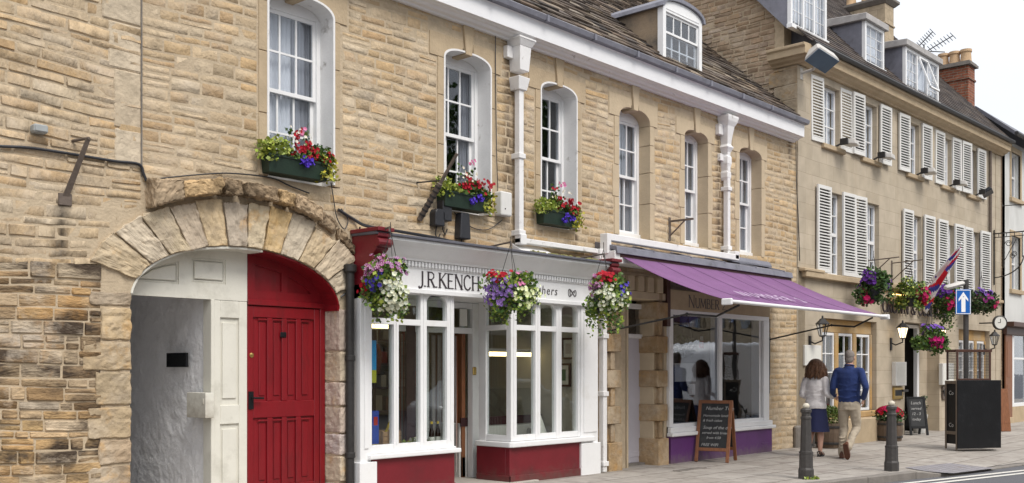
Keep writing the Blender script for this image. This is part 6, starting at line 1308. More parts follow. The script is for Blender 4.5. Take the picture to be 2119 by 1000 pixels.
# floodlights
def flood(u,label,tilt,mat='steelgrey',v=-.2):
    z=6.10; p=cw(u,v,z); t=thing('floodlight',label,'floodlight',tuple(p),-CA,'floodlights under the hotel shutters'); mb=MB()
    mb.xf=CM@Matrix.Translation((u,v-.05,z+.1))@Matrix.Rotation(tilt,4,'X')@Matrix.Rotation(.25,4,'Z')
    mb.hexa([(-.2,-.16,-.05),(.24,-.16,-.05),(.24,.12,-.06),(-.2,.12,-.06)],[(-.17,-.12,.06),(.21,-.12,.06),(.21,.1,.04),(-.17,.1,.04)]); mb.build('housing',mat,t,bevel=.015)
    mb=MB(); mb.xf=CM; mb.tube([(u-.2,-.0,z),(u-.2,v-.02,z+.08)],.02,6); mb.box(u-.24,u-.19,v-.1,v+.06,z+.02,z+.15); mb.build('mount','iron',t)
M('floodgrey',(.5,.48,.45),.5,.1,8)
for (a,b),lab,ti,m in zip(W2,['pale floodlight under the hotel shuttered window nearest the terrace','pale floodlight under the second upper hotel window, below a shutter pair','pale floodlight under the middle upper hotel window','pale floodlight under the fourth upper hotel window','dark floodlight tipped upward under the last upper hotel window'],(.15,.25,.05,.2,-.5),('floodgrey',)*4+('blackplastic',)): flood(b-.05,lab,ti,m)
# big flood at corner
FL=C(1697,118,-.5)
t=thing('floodlight','large beige floodlight with a blue glass face on the hotel corner below the cornice','floodlight',tuple(cw(.25,0,7.1)),-CA)
mb=MB(); mb.xf=CM; mb.tube([(.12,0,FL[1]-.18),(.16,-.25,FL[1]-.14),(FL[0],-.45,FL[1]-.08)],.03,8); mb.box(.07,.17,-.03,0,FL[1]-.3,FL[1]-.08); mb.build('arm','floodgrey',t)
M('floodglass',(.09,.14,.2),.15,.15,4)
mb=MB(); mb.xf=CM@Matrix.Translation((FL[0],-.5,FL[1]))@Matrix.Rotation(-.3,4,'Z')@Matrix.Rotation(.3,4,'Y')@Matrix.Rotation(-.5,4,'X')@Matrix.Scale(.72,4)
xf_=mb.xf; mb.hexa([(-.42,-.3,-.18),(.42,-.3,-.18),(.42,.25,-.18),(-.42,.25,-.18)],[(-.3,-.22,.16),(.34,-.22,.16),(.34,.1,.2),(-.3,.1,.2)]); mb.build('housing','floodgrey',t,bevel=.03); mb=MB(); mb.xf=xf_; mb.box(-.39,.39,-.27,.22,-.195,-.179); mb.build('glass_face','floodglass',t)
# lanterns
lampglass=emit('lampglass',(1,.8,.5),1.6)
def lantern(px,py,label,lit):
    q=C(px,py,-.28); u,z=q; t=thing('wall_lantern',label,'lantern',tuple(cw(u,0,z)),-CA,'wall lanterns on the hotel front'); v=-.28
    mb=MB(); mb.xf=CM; mb.tube([(u,0,z-.2),(u,-.12,z-.26),(u,v,z-.2),(u,v,z-.12)],.016,6); mb.box(u-.035,u+.035,-.03,0,z-.38,z-.1); mb.build('bracket','iron',t)
    mb=MB(); mb.xf=CM; c=(u,v,z); mb.lathe([(.03,-.13),(.06,-.12),(.06,-.1)],c,6); mb.lathe([(.13,.12),(.14,.13),(.07,.2),(.06,.22),(.02,.24),(.015,.29)],c,6)
    for k in range(6): a=k*math.pi/3; mb.tube([(u+.06*math.cos(a),v+.06*math.sin(a),z-.11),(u+.115*math.cos(a),v+.115*math.sin(a),z+.12)],.008,4)
    mb.build('frame','iron',t); mb=MB(); mb.xf=CM; mb.lathe([(.055,-.1),(.108,.12)],c,6); mb.build('glass',lampglass if lit else 'glass',t)
lantern(1702,684,'unlit black wall lantern just under the awning end',False); lantern(1868,690,'lit black wall lantern left of the hotel doorway',True); lantern(1948,694,'lit black wall lantern behind the right side of the low basket',True); lantern(2058,705,'unlit black wall lantern near the white shop building',False)
# notices
def notice(pa,pb,label,mat='paper',fr='whitebox',off=-.03,name='notice_board',cat='notice',box=.05):
    a=C(*pa,off); b=C(*pb,off); u0,u1=sorted((a[0],b[0])); z0,z1=sorted((a[1],b[1])); t=thing(name,label,cat,tuple(cw((u0+u1)/2,0,z0)),-CA)
    mb=MB(); mb.xf=CM; mb.box(u0,u1,-box,0,z0,z1); mb.build('case',fr,t,bevel=.008); mb=MB(); mb.xf=CM; mb.box(u0+.05,u1-.05,-box-.004,-box,z0+.08,z1-.06); mb.build('sheet',mat,t)
notice((1664,714),(1698,757),'pale green tinted menu board on the wall behind the woman','paper'); notice((1848,749),(1870,798),'white menu case left of the hotel doorway',box=.1); notice((1945,752),(1968,796),'white menu case right of the hotel doorway',box=.1)
notice((1849,802),(1867,826),'small brass plate below the left menu case','board','brass',name='plaque',cat='plaque'); notice((1950,800),(1964,826),'small dark plate below the right menu case','board','rustiron',name='plaque',cat='plaque')
# flag
t=thing('flag','furled red, white and blue union flag on a short pole over the hotel door','flag',tuple(cw(*(lambda q:(q[0],0,q[1]))(C(1900,612)))),-CA)
a=cw(*(lambda q:(q[0],-.05,q[1]))(C(1893,620,-.05))); b=cw(*(lambda q:(q[0],-1.25,q[1]))(C(1989,505,-1.25)))
mb=MB(); mb.tube([a,b],.018,8); mb.ball(b,.03,8,6); mb.build('pole','white',t,smooth=True)
mb=MB(); n1,n2=26,14; V=[];cols=[]; d=(b-a); sidev=d.cross(Vector((0,0,1))).normalized(); dn=sidev.cross(d).normalized(); dn=dn if dn.z<0 else -dn
prof=lambda s: .06+.42*s if s<.6 else .31+.14*math.sin((s-.6)*4)
for i in range(n1+1):
    s=i/n1; p=b.lerp(a,.04+s*.82); w_=prof(s)
    for j in range(n2+1):
        k=j/n2; V.append(tuple(p+dn*(w_*k+.02)+sidev*(.07*math.sin(k*11+s*5)*(.3+s*.7))+d.normalized()*(-.25*k*s)))
for i in range(n1):
    for j in range(n2):
        s,k=(i+.5)/n1,(j+.5)/n2; q=(s*2.2+k*.9); m=q%1
        c=(.07,.07,.36)
        q2=(s*3.+k*1.3)%1
        if q2<.42: c=(.85,.85,.86)
        elif q2<.66: c=(.65,.02,.04)
        if .38<s<.62: c=(.62,.02,.04) if .2<k<.8 else (.75,.75,.76)
        cols.append(c)
for i in range(n1):
    for j in range(n2): pass
o=len(mb.V); mb.V.extend(V)
for i in range(n1):
    for j in range(n2): mb.Fc.append((i*(n2+1)+j,i*(n2+1)+j+1,(i+1)*(n2+1)+j+1,(i+1)*(n2+1)+j)); mb.C.append(cols[i*n2+j])
fo=mb.build('cloth','petal',t,smooth=True); sm=fo.modifiers.new('thick','SOLIDIFY'); sm.thickness=.004
# hanging sign frame in iron at the hotel's right end
t=thing('sign_bracket','black wrought iron sign frame with scrolls jutting from the right end of the hotel','bracket',tuple(cw(UE-.4,0,5.)),-CA)
q=C(2055,484); u=q[0]; zt=q[1]; zb=C(2055,590)[1]
L_=1.5
mb=MB(); mb.xf=CM; mb.tube([(u,-.03,zb),(u,-.03,zt+.1)],.02,6); mb.box(u-.015,u+.015,-L_,0,zt-.02,zt+.01); mb.box(u-.012,u+.012,-L_,-.03,zt-.12,zt-.1)
for k in range(7): mb.tube([(u,-.15-k*.2,zt-.11),(u,-.15-k*.2,zt)],.01,5)
mb.build('frame','iron',t)
mb=MB(); mb.xf=CM; mb.tube([(u,-.03,zb+.15)]+[(u,-.03-.75*math.sin(k/10*1.57),zb+.2+.55*(1-math.cos(k/10*1.57))) for k in range(11)],.016,6); mb.tube([(u,-.75,zt-.11),(u,-.75,zb+.72)],.012,6); mb.tube([(u,-.28,zt-.11),(u,-.28,zb+.45)],.014,6)
for (cy,cz,r) in ((-.4,zt-.3,.09),(-.55,zt-.6,.08),(-.5,zb+.75,.07)): mb.tube([(u,cy+r*(1-k*.03)*math.cos(k*.45),cz+r*(1-k*.03)*math.sin(k*.45)) for k in range(22)],.01,5)
mb.tube([(u,-.3,zt-.75),(u,-.6,zt-.2)],.01,5); mb.build('scrollwork','iron',t)
mb=MB(); p=(xw0+.02,YW,W(2058,420,YW)[1]); mb.tube([p,(p[0]+.1,YW-1.6,p[2]-.05)],.012,6); mb.ball(p,.03,6,5); tag(mb.build('iron_stay','iron'),'thin straight iron stay rod jutting from the white building','rod')
q=W(2068,668,YW-.5); t=thing('wall_clock','round white faced clock with a black rim projecting by the shop canopy','clock',(q[0],YW,q[1]))
mb=MB(); mb.xf=Matrix.Translation((q[0],YW-.5,q[1]))@Matrix.Rotation(math.radians(-42),4,'Z')@Matrix.Rotation(math.pi/2,4,'X'); xx=mb.xf; mb.lathe([(.17,-.04),(.19,-.02),(.19,.05),(.165,.06),(.165,.045)],n=24); mb.build('rim','iron',t,smooth=True)
mb=MB(); mb.xf=xx; mb.lathe([(.16,.04),(.16,.05)],n=24); fc=mb.build('face','paper',t); mb=MB(); mb.xf=xx; mb.box(-.008,.008,0,.1,.051,.055); mb.box(-.07,0,-.008,.008,.0515,.0555); mb.build('hands','iron',fc); mb=MB(); mb.tube([(q[0],YW,q[1]),(q[0],YW-.45,q[1])],.02,6); mb.build('arm','iron',t)
# ================================================================ STREET FURNITURE
def bollard(px,py,label):
    g=G(px,py); t=thing('bollard',label,'bollard',(g[0],g[1],0),group='iron bollards along the kerb'); c=(g[0],g[1],0)
    M_='bollardiron'
    mb=MB(); mb.box(g[0]-.135,g[0]+.135,g[1]-.135,g[1]+.135,-.01,.2) if 0 else None
    mb.lathe([(.105,-.01),(.105,.12),(.094,.15),(.09,.34),(.095,.345),(.095,.37),(.082,.375),(.079,.39),(.066,.82),(.074,.825),(.074,.85),(.062,.86),(.06,.9),(.076,.92),(.076,.95),(.055,.97)],c,8,a0=math.pi/8); mb.build('shaft',M_,t)
    mb=MB(); mb.ball((g[0],g[1],1.0),(.05,.05,.045),14,9); mb.build('cap','bollardcap',t,smooth=True)
M('bollardiron',(.06,.055,.052),.5,.2,10,.2,40,metal=.2,dirt=(.09,.085,.08),dscale=4); M('bollardcap',(.55,.5,.4),.4,.25,20,.1,40)
bollard(1668,990,'grey iron bollard with pale ball cap in front of the woman'); bollard(1845,974,'grey iron bollard with pale ball cap right of the walking man')
mb=MB(); g=G(1668,990)
for i in range(70): a=U(3.4,6.6); r=U(.12,.16); leafset(mb,[(g[0]+r*math.cos(a),g[1]+r*math.sin(a),0)],.045,LIME+LG)
mb.build('grass_tuft','leaf',kind='stuff')
# chalkboard
def aboard(base,wv,hgt,wd,spread,label,lines,rz,frame='wood',group=None):
    t=thing('chalkboard',label,'chalkboard',base,rz,group); m=MW[t.name]; an=math.atan2(spread/2,hgt)
    for sgn,nm in ((-1,'front_panel'),(1,'rear_panel')):
        xf=m@Matrix.Translation((0,0,hgt))@Matrix.Rotation(sgn*-an*-1 if 0 else (-an if sgn<0 else an),4,'X')
        mb=MB(); mb.xf=xf; L=hgt/math.cos(an); s=.055
        mb.box(-wd/2,-wd/2+s,-.015,.015,-L,0); mb.box(wd/2-s,wd/2,-.015,.015,-L,0); mb.box(-wd/2+s,wd/2-s,-.0145,.0145,-s,-.001); mb.box(-wd/2+s,wd/2-s,-.0145,.0145,-L*.8-s*.5,-L*.8+s*.5); fr=mb.build('frame',frame,t,bevel=.004)
        mb=MB(); mb.xf=xf; mb.box(-wd/2+s,wd/2-s,-.006,.006,-L*.8,-s); bd=mb.build('board','board',fr)
        if sgn<0:
            for (tx,sz,xo,zo) in lines:
                o=xf@Vector((xo*wd-wd/2,-.0075,-zo*L)); text_mesh(tx,sz,bd,'chalk',tuple(o),tuple(xf.to_3x3()@Vector((1,0,0))),tuple(xf.to_3x3()@Vector((0,0,1))),'chalk_writing',shear=.25,extrude=.0005)
    return t
g0=Vector(G(1437,955)); g1=Vector(G(1508,958)); gb=Vector(G(1547,945)); 
wdv=(g1-g0); rz=math.atan2(wdv.y,wdv.x); wd=wdv.length; nrm=Vector((-wdv.y,wdv.x)).normalized(); c0=(g0+g1)/2+nrm*.26
hg=1.0
aboard((c0.x,c0.y,0),None,hg,wd,.52,'large wooden framed chalkboard standing on the pavement under the awning',[('Number Two',.085,.22,.16),('Homemade lunches',.06,.16,.27),('& fresh cakes',.06,.16,.35),('Soup of the day',.075,.18,.47),('served with bread',.06,.16,.55),('from 4.50',.06,.3,.63),('FREE WIFI',.065,.16,.745)],rz)
gs=Vector(G(1903,900)); aboard((gs.x,gs.y+.1,0),None,.88,.45,.4,'small black framed chalkboard leaning by the hotel doorway',[('Lunch',.1,.2,.2),('served',.09,.2,.34),('12 - 3',.09,.2,.48),('today',.09,.2,.62)],-.75,'blackpaint')
# sign post, cabinet and cage
s0=Vector(G(1982,931)); s1=Vector(G(2072,929)); wv_=(s1-s0); crz=math.atan2(wv_.y,wv_.x); cwid=wv_.length; nn=Vector((-wv_.y,wv_.x)).normalized(); cc=(s0+s1)/2+nn*.18
hz=DP(2030,787,(s0.x*ct+(s0.y+D)*st))[2]
t=thing('cabinet','black painted street cabinet standing by the one way sign post','cabinet',(cc.x,cc.y,0),crz); m=MW[t.name]@Matrix.Diagonal((1,.5,1,1))
mb=MB(); mb.xf=m; mb.box(-cwid/2,cwid/2,-.36,-.31,.02,hz); mb.box(-cwid/2+.02,cwid/2-.02,-.31,.36,.1,hz-.03); mb.build('body','blackpaint',t,bevel=.006)
mb=MB(); mb.xf=m; x=-cwid/2-.0; mb.box(x-.01,x+.02,-.31,-.25,0,hz-.0); mb.box(x-.01,x+.02,.3,.36,0,hz-.01); mb.box(x-.008,x+.018,-.25,.3,hz-.07,hz-.012); mb.box(x-.008,x+.018,-.25,.3,.28,.34); mb.build('side_frame','weatherwood',t,bevel=.004)
mb=MB(); mb.xf=m; mb.box(cwid/2-.02,cwid/2+.14,.0,.3,0.02,.5); mb.box(cwid/2-.02,cwid/2+.08,-.1,.34,0.02,.3); mb.build('side_box','blackpaint',t,bevel=.006)
xl=-cwid/2-.0005
for k,(tx,z) in enumerate((('Co',hz-.28),('Co',.42))): text_mesh(tx,.11,t,'chalk',tuple(m@Vector((xl-.0+.018,.2,z))),tuple(m.to_3x3()@Vector((0,-1,0))),(0,0,1),'chalk_writing',extrude=.0008)
zc=DP(2030,723,(s0.x*ct+(s0.y+D)*st))[2]
t=thing('mesh_cage','open wire mesh cage with a dark frame on top of the black cabinet','cage',(cc.x,cc.y,hz),crz); mb=MB(); mb.xf=m; a,b=-cwid/2+.0,cwid/2-.2; y0,y1=-.3,.3
for x in (a,b-.04):
    for y in (y0,y1-.04): mb.box(x,x+.04,y,y+.04,hz,zc-.05)
mb.box(a-.02,b+.02,y0-.01,y0+.05,zc-.05,zc); mb.box(a-.02,b+.02,y1-.05,y1+.01,zc-.05,zc); mb.box(a-.0,a+.05,y0+.05,y1-.05,zc-.049,zc-.001); mb.box(b-.05,b,y0+.05,y1-.05,zc-.049,zc-.001); mb.box(a,b,y0,y0+.03,hz,hz+.03); mb.build('frame','darkbrown',t,bevel=.003)
mb=MB(); mb.xf=m
for k in range(24): x=a+.04+(b-a-.08)*k/23; mb.tube([(x,y0+.01,hz+.02),(x,y0+.01,zc-.04)],.0035,4)
for k in range(18): z=hz+.03+(zc-hz-.08)*k/17; mb.tube([(a+.03,y0+.012,z),(b-.03,y0+.012,z)],.0035,4); mb.tube([(a+.01,y0+.03,z),(a+.01,y1-.03,z)],.0035,4)
for k in range(12): y=y0+.04+(y1-y0-.08)*k/11; mb.tube([(a+.012,y,hz+.02),(a+.012,y,zc-.04)],.0035,4)
mb.build('wire_mesh','iron',t)
dpole=s0.x*ct+(s0.y+D)*st+.35
pb=DP(1999,760,dpole)
t=thing('sign_post','blue one way sign with a white upward arrow on a dark post above the cabinet','road sign',(pb.x,pb.y,0)); zt_=DP(1999,596,dpole)[2]
mb=MB(); mb.tube([(pb.x,pb.y,0),(pb.x,pb.y,zt_+.15)],.05,12); mb.build('post','bollardiron',t,smooth=True)
q0=DP(1977,650,dpole-.1); q1=DP(2009,600,dpole-.1); cx_=(q0+q1)/2; ws=(q1-q0).dot(rt); hs=q1.z-q0.z
xf=Matrix(((rt.x,fw.x,0,cx_.x),(rt.y,fw.y,0,cx_.y),(0,0,1,cx_.z),(0,0,0,1)))@Matrix.Rotation(.12,4,'Z')@Matrix.Translation((0,.0,0))
mb=MB(); mb.xf=xf; mb.box(-ws/2-.01,ws/2+.01,-.008,.008,-hs/2-.01,hs/2+.01); sp_=mb.build('sign_plate','signblue',t,bevel=.01)
mb=MB(); mb.xf=xf; k=hs; mb.box(-.045*k/.5,.045*k/.5,-.0115,-.008,-.42*k,.2*k); mb.prism([(-.21*k,.12*k),(-.21*k,.02*k),(0,.24*k),(.21*k,.02*k),(.21*k,.12*k),(0,.41*k)],-.0118,-.008); mb.build('arrow','letterwhite',sp_)
mb=MB(); mb.xf=xf; b_=.012
for q in ((-ws/2,ws/2,hs/2-b_,hs/2),(-ws/2,ws/2,-hs/2,-hs/2+b_),(-ws/2,-ws/2+b_,-hs/2+b_,hs/2-b_),(ws/2-b_,ws/2,-hs/2+b_,hs/2-b_)): mb.box(q[0],q[1],-.0105,-.008,q[2],q[3])
mb.build('sign_border','letterwhite',sp_)
mb=MB(); l0=DP(1956,596,dpole-.15); l1=DP(1994,586,dpole); mb.tube([l0,l0.lerp(l1,.1),l0.lerp(l1,.9),l1+Vector((0,0,-.02))],[.045,.085,.085,.03],10,flat=.6); mb.build('lamp_head','floodgrey',t,smooth=True)
mb=MB(); mb.tube([l1,(pb.x,pb.y,zt_+.1)],.02,6); mb.build('lamp_bracket','bollardiron',t)
# leaning brown board behind the cabinet, planter tubs
g=G(2082,893); mb=MB(); mb.xf=Matrix.Translation((g[0],g[1],0))@Matrix.Rotation(-.75,4,'Z')@Matrix.Rotation(-.15,4,'X'); mb.box(-.12,.12,-.02,.02,0,1.05); mb.box(-.09,.09,-.026,-.02,.2,.98); tag(mb.build('leaning_board','wood',bevel=.008),'brown wooden board leaning behind the black cabinet','board')
def tub(px,py,r,h,label,kind):
    yy=-.55 if kind=='box' else -.62; g=(W(px,900,yy)[0],yy); c=(g[0],g[1],0); t=thing('planter_tub',label,'planter',c,group='wooden barrel planters by the hotel'); mb=MB()
    n=18; mb.lathe([(r*.88,0),(r*.98,h*.3),(r,h*.6),(r*.95,h),(r*.85,h),(r*.8,h*.8)],c,n); mb.build('barrel','barrel',t)
    mb=MB()
    for z in (.15,.8): mb.lathe([(r*(.955 if z<.5 else 1.0),h*z),(r*1.02 if z>.5 else r*.985,h*z+.004),(r*1.02 if z>.5 else r*.99,h*z+.04),(r*.97 if z<.5 else r*.985,h*z+.045)],c,n)
    mb.build('hoop','iron',t)
    mb=MB()
    if kind=='box':
        for i in range(1800): d=Vector((U(-1,1),U(-1,1),U(-.1,1))).normalized(); leafset(mb,[(c[0]+d.x*r*.95*U(.8,1),c[1]+d.y*r*.95*U(.8,1),h+.02+d.z*.3*U(.8,1.02))],.04,[(.07,.11,.02),(.1,.15,.03)])
        mb.build('shrub','leaf',t)
    else:
        for i in range(500): leafset(mb,[(c[0]+U(-r,r),c[1]+U(-r,r),h+U(0,.2))],.06,DK)
        mb.build('foliage','leaf',t); mb=MB()
        for i in range(130): d=Vector((U(-1,1),U(-1,1),U(.1,1))).normalized(); flower(mb,(c[0]+d.x*r*1.05,c[1]+d.y*r*1.05,h+.1+d.z*.22),d,.05,RED if R()<.6 else CRIM)
        mb.build('red_flowers','petal',t)
tub(1718,915,.29,.48,'dark barrel planter with a clipped green shrub behind the walking man','box'); tub(1840,904,.28,.42,'dark barrel planter with red flowers behind the right bollard','red')
g=G(1920,897); mb=MB(); mb.lathe([(.12,0),(.15,.1),(.19,.42),(.2,.44),(.17,.44)],(g[0],g[1]+.2,0),14); t=thing('plant_pot','pale stone plant pot beside the small chalkboard','plant pot',(g[0],g[1]+.2,0)); mb.build('pot','render',t,smooth=True)
mb=MB(); 
for i in range(260): leafset(mb,[(g[0]+U(-.14,.14),g[1]+.2+U(-.14,.14),.44+U(0,.4))],.07,[(.2,.2,.14),(.12,.14,.07)])
mb.build('foliage','leaf',t)
# manhole / drain covers
def cover(pa,pb,lab):
    a=Vector(G(*pa,.004)); b=Vector(G(*pb,.004)); mb=MB(); x0,x1=sorted((a.x,b.x)); y0,y1=sorted((a.y,b.y)); mb.box(x0,x1,y0,y1,-.02,.006)
    for k in range(7): mb.box(x0+.03+(x1-x0-.06)*k/7,x0+.05+(x1-x0-.06)*k/7,y0+.03,y1-.03,.006,.01)
    tag(mb.build('drain_cover','kerbstone'),lab,'drain cover')
cover((1392,974),(1462,968),'flat dark drain cover in the pavement before the big chalkboard')
# ================================================================ PEOPLE (local frame: x right, y forward, z up)
def ell(c,rx,ry,n=20,tilt=0.): return [(c[0]+rx*math.cos(2*math.pi*k/n),c[1]+ry*math.sin(2*math.pi*k/n),c[2]+tilt*math.sin(2*math.pi*k/n)) for k in range(n)]
def fuse(o,vox,sm=6):
    m=o.modifiers.new('fuse','REMESH'); m.mode='VOXEL'; m.voxel_size=vox; m.use_smooth_shade=True
    s=o.modifiers.new('soft','SMOOTH'); s.factor=.5; s.iterations=sm; return o
def crease(o,st,sz):
    tx=bpy.data.textures.new('crease','CLOUDS'); tx.noise_scale=sz; tx.noise_depth=2
    d=o.modifiers.new('crease','DISPLACE'); d.texture=tx; d.strength=st; d.mid_level=.5; return o
def limb(mb,pts,rad,n=14):
    P=[Vector(p) for p in pts]; Q=[];Rr=[]
    for i in range(len(P)-1):
        for k in range(5):
            t=k/5; p0=P[max(i-1,0)]; p3=P[min(i+2,len(P)-1)]; a,b=P[i],P[i+1]
            c=.5*((2*a)+(b-p0)*t+(2*p0-5*a+4*b-p3)*t*t+(3*a-p0-3*b+p3)*t**3); Q.append(a.lerp(b,t)*.45+c*.55); Rr.append(rad[i]+(rad[i+1]-rad[i])*t)
    Q.append(P[-1]); Rr.append(rad[-1]); mb.tube(Q,Rr,n); mb.ball(P[0],rad[0],12,8); mb.ball(P[-1],rad[-1],12,8)
def hand(mb,w,d,palm,s=1.,curl=.5):
    w=Vector(w); d=Vector(d).normalized(); pn=Vector(palm).normalized(); sd=d.cross(pn).normalized(); mb.loft([[tuple(w+d*(t*.09*s)+sd*(.042*s*wd*math.cos(2*math.pi*k/10))+pn*(.016*s*math.sin(2*math.pi*k/10))) for k in range(10)] for t,wd in ((-.1,.6),(.1,.75),(.5,1.),(1.,.95))])
    for i,(o,L) in enumerate(((-.032,.062),(-.011,.075),(.011,.07),(.031,.052))):
        b=w+d*.085*s+sd*o*s; P=[b]; dd=d.copy()
        for j in range(3): dd=(dd+pn*curl*(.35+.2*j)).normalized(); P.append(P[-1]+dd*L*s*(.42,.33,.25)[j])
        mb.tube(P,[.0092*s,.009*s,.0083*s,.007*s],8); mb.ball(P[-1],.0072*s,7,5)
    b=w+d*.025*s-sd*.035*s; P=[b,b+(d*.6-sd*.8+pn*.2).normalized()*.035*s,b+(d*.6-sd*.8+pn*.2).normalized()*.035*s+(d-sd*.1+pn*.5).normalized()*.035*s]; mb.tube(P,[.012*s,.0105*s,.008*s],8); mb.ball(P[-1],.008*s,7,5)
def head(mb,c,s=1.):
    x,y,z=c
    mb.ball((x,y-.012*s,z+.03*s),(.076*s,.095*s,.092*s),18,12); mb.ball((x,y+.022*s,z-.035*s),(.062*s,.07*s,.085*s),16,10)
    mb.ball((x,y+.098*s,z-.022*s),(.013*s,.018*s,.022*s),8,6); mb.ball((x,y+.085*s,z-.005*s),(.01*s,.012*s,.03*s),8,6); mb.ball((x,y+.075*s,z-.1*s),(.025*s,.02*s,.018*s),8,6)
    for q in (-1,1):
        mb.ball((x+q*.078*s,y-.005*s,z-.008*s),(.012*s,.022*s,.033*s),8,6); mb.ball((x+q*.03*s,y+.074*s,z+.022*s),(.022*s,.014*s,.007*s),8,6)
    mb.tube([(x-.022*s,y+.086*s,z-.068*s),(x,y+.091*s,z-.067*s),(x+.022*s,y+.086*s,z-.068*s)],.006*s,6)
def eyes(t,xf,c,s,irismat='darkbrown'):
    for q in (-1,1): mb=MB(); mb.xf=xf; mb.ball((c[0]+q*.03*s,c[1]+.074*s,c[2]+.005*s),.0115*s,10,7); mb.build('eye','paper',t,smooth=True)
gm=Vector(G(1757,948)); gw_=Vector(G(1688,944))
HD=math.radians(8)
# ---------------- man
t=thing('person','man in a blue jumper and beige trousers walking away, hand in pocket','person',(gm.x,gm.y,0),HD-math.pi/2)
xf=MW[t.name]@Matrix.Scale(1.83/1.78,4); 
HC=(.0,.05,1.665)
Rsh,Rel,Rwr=(.185,-.01,1.44),(.31,-.13,1.17),(.215,.05,.985)
Lsh,Lel,Lwr=(-.185,-.01,1.44),(-.25,-.06,1.16),(-.26,.12,1.02)
mb=MB(); mb.xf=xf; head(mb,HC); limb(mb,[(0,.03,1.6),(0,.0,1.48),(0,-.01,1.35),(0,0,.95)],[.058,.06,.09,.1])
for sh,el,wr in ((Rsh,Rel,Rwr),(Lsh,Lel,Lwr)): limb(mb,[(0,-.01,1.4),sh,el,wr],[.06,.045,.036,.026])
hand(mb,Rwr,(-.1,.35,-.8),(-1,0,0)); hand(mb,Lwr,(-.1,.9,-.3),(1,0,-.2),curl=.7)
LK,LA=(-.10,.05,.5),(-.10,-.03,.1); RK,RA=(.10,.07,.5),(.035,-.24,.24)
limb(mb,[(-.06,0,.93),(-.09,0,.88),LK,LA],[.07,.07,.045,.035]); limb(mb,[(.06,0,.93),(.09,0,.88),RK,RA],[.07,.07,.045,.035])
b_=fuse(mb.build('body','skin',t,smooth=True),.0055,3); eyes(t,xf,HC,1)
mb=MB(); mb.xf=xf
mb.loft([ell((0,0,.90),.168,.125),ell((0,0,.96),.178,.13),ell((0,-.005,1.05),.178,.128),ell((0,-.012,1.2),.19,.125),ell((0,-.015,1.33),.205,.125),ell((0,-.015,1.42),.185,.105),ell((0,-.005,1.48),.1,.075),ell((0,.01,1.53),.072,.066)])
limb(mb,[(.10,-.015,1.41),Rsh,(.25,-.07,1.3),Rel,(.265,-.05,1.07),(.225,.03,1.0)],[.08,.07,.06,.055,.048,.042]); limb(mb,[(-.10,-.015,1.41),Lsh,(-.23,-.04,1.3),Lel,(-.275,.03,1.08),(-.27,.09,1.035)],[.08,.07,.06,.054,.047,.042])
for z,k in ((1.02,1),(1.1,-1),(1.22,1)): mb.tube([(-.16,-.105,z),(0,-.135,z-.03*k),(.16,-.105,z+.02)],.012,6)
crease(fuse(mb.build('jumper','knitblue',t,smooth=True),.011,7),.016,.13)
mb=MB(); mb.xf=xf; mb.tube([(.074*math.cos(a*.35),.012+.068*math.sin(a*.35),1.535-.012*math.sin(a*.35)) for a in range(19)],.012,8); mb.build('collar','knitblue',t,smooth=True)
mb=MB(); mb.xf=xf
mb.loft([ell((0,0,.96),.165,.12),ell((0,-.005,.88),.178,.135),ell((0,-.01,.8),.175,.13)])
limb(mb,[(-.085,-.005,.86),(-.095,.01,.7),LK,(-.105,.0,.3),(-.105,-.02,.07)],[.098,.09,.07,.066,.07]); limb(mb,[(.085,-.005,.86),(.098,.03,.7),RK,(.075,-.1,.35),(.045,-.22,.2)],[.098,.09,.07,.064,.07])
for k in range(5): mb.tube([(-.16,-.05,.34-.05*k),(-.105,-.085,.33-.055*k),(-.05,-.06,.34-.05*k)],.012,6)
for k in range(4): mb.tube([(.15,.04-.05*k,.5-.05*k),(.09,-.02-.06*k,.49-.06*k),(.03,.0-.06*k,.49-.06*k)],.012,6)
crease(fuse(mb.build('trousers','chino',t,smooth=True),.010,4),.03,.1)
mb=MB(); mb.xf=xf; mb.box(-.13,-.04,-.128,-.122,.8,.81); mb.box(.04,.13,-.132,-.126,.8,.81); 
mb.build('pocket_trim','chino',t)
def shoe(name,c,yaw,pitch,s=1.,mat='leather',xf=xf,t=t):
    mb=MB(); mb.xf=xf@Matrix.Translation(c)@Matrix.Rotation(yaw,4,'Z')@Matrix.Rotation(pitch,4,'X')
    rings=[]
    for y,w_,h in ((-.1,.02,.05),(-.09,.034,.085),(-.05,.038,.095),(.0,.04,.09),(.05,.044,.07),(.1,.048,.052),(.15,.042,.042),(.18,.02,.03)): rings.append([(w_*s*math.cos(a)*(1 if math.sin(a)>0 else 1.03),y*s,(h*math.sin(a) if math.sin(a)>0 else -.022)*s) for a in [2*math.pi*k/16 for k in range(16)]])
    mb.loft(rings); o=mb.build(name,mat,t,smooth=True); mb2=MB(); mb2.xf=mb.xf; mb2.prism([(-.038*s,-.1*s),(-.045*s,.08*s),(-.03*s,.17*s),(0,.19*s),(.03*s,.17*s),(.045*s,.08*s),(.038*s,-.1*s)],-.03*s,-.016*s,axis='z'); mb2.build('sole','leather' if mat=='leather' else mat,o); return o
shoe('shoe',(-.105,.0,.03),.08,0); shoe('shoe',(.035,-.27,.17),-.05,-1.15)
mb=MB(); mb.xf=xf; c=HC; mb.ball((c[0],c[1]-.022,c[2]+.04),(.082,.096,.092),20,14); mb.ball((c[0],c[1]-.05,c[2]-.03),(.072,.06,.075),16,10); fuse(mb.build('hair','manhair',t,smooth=True),.007,3)
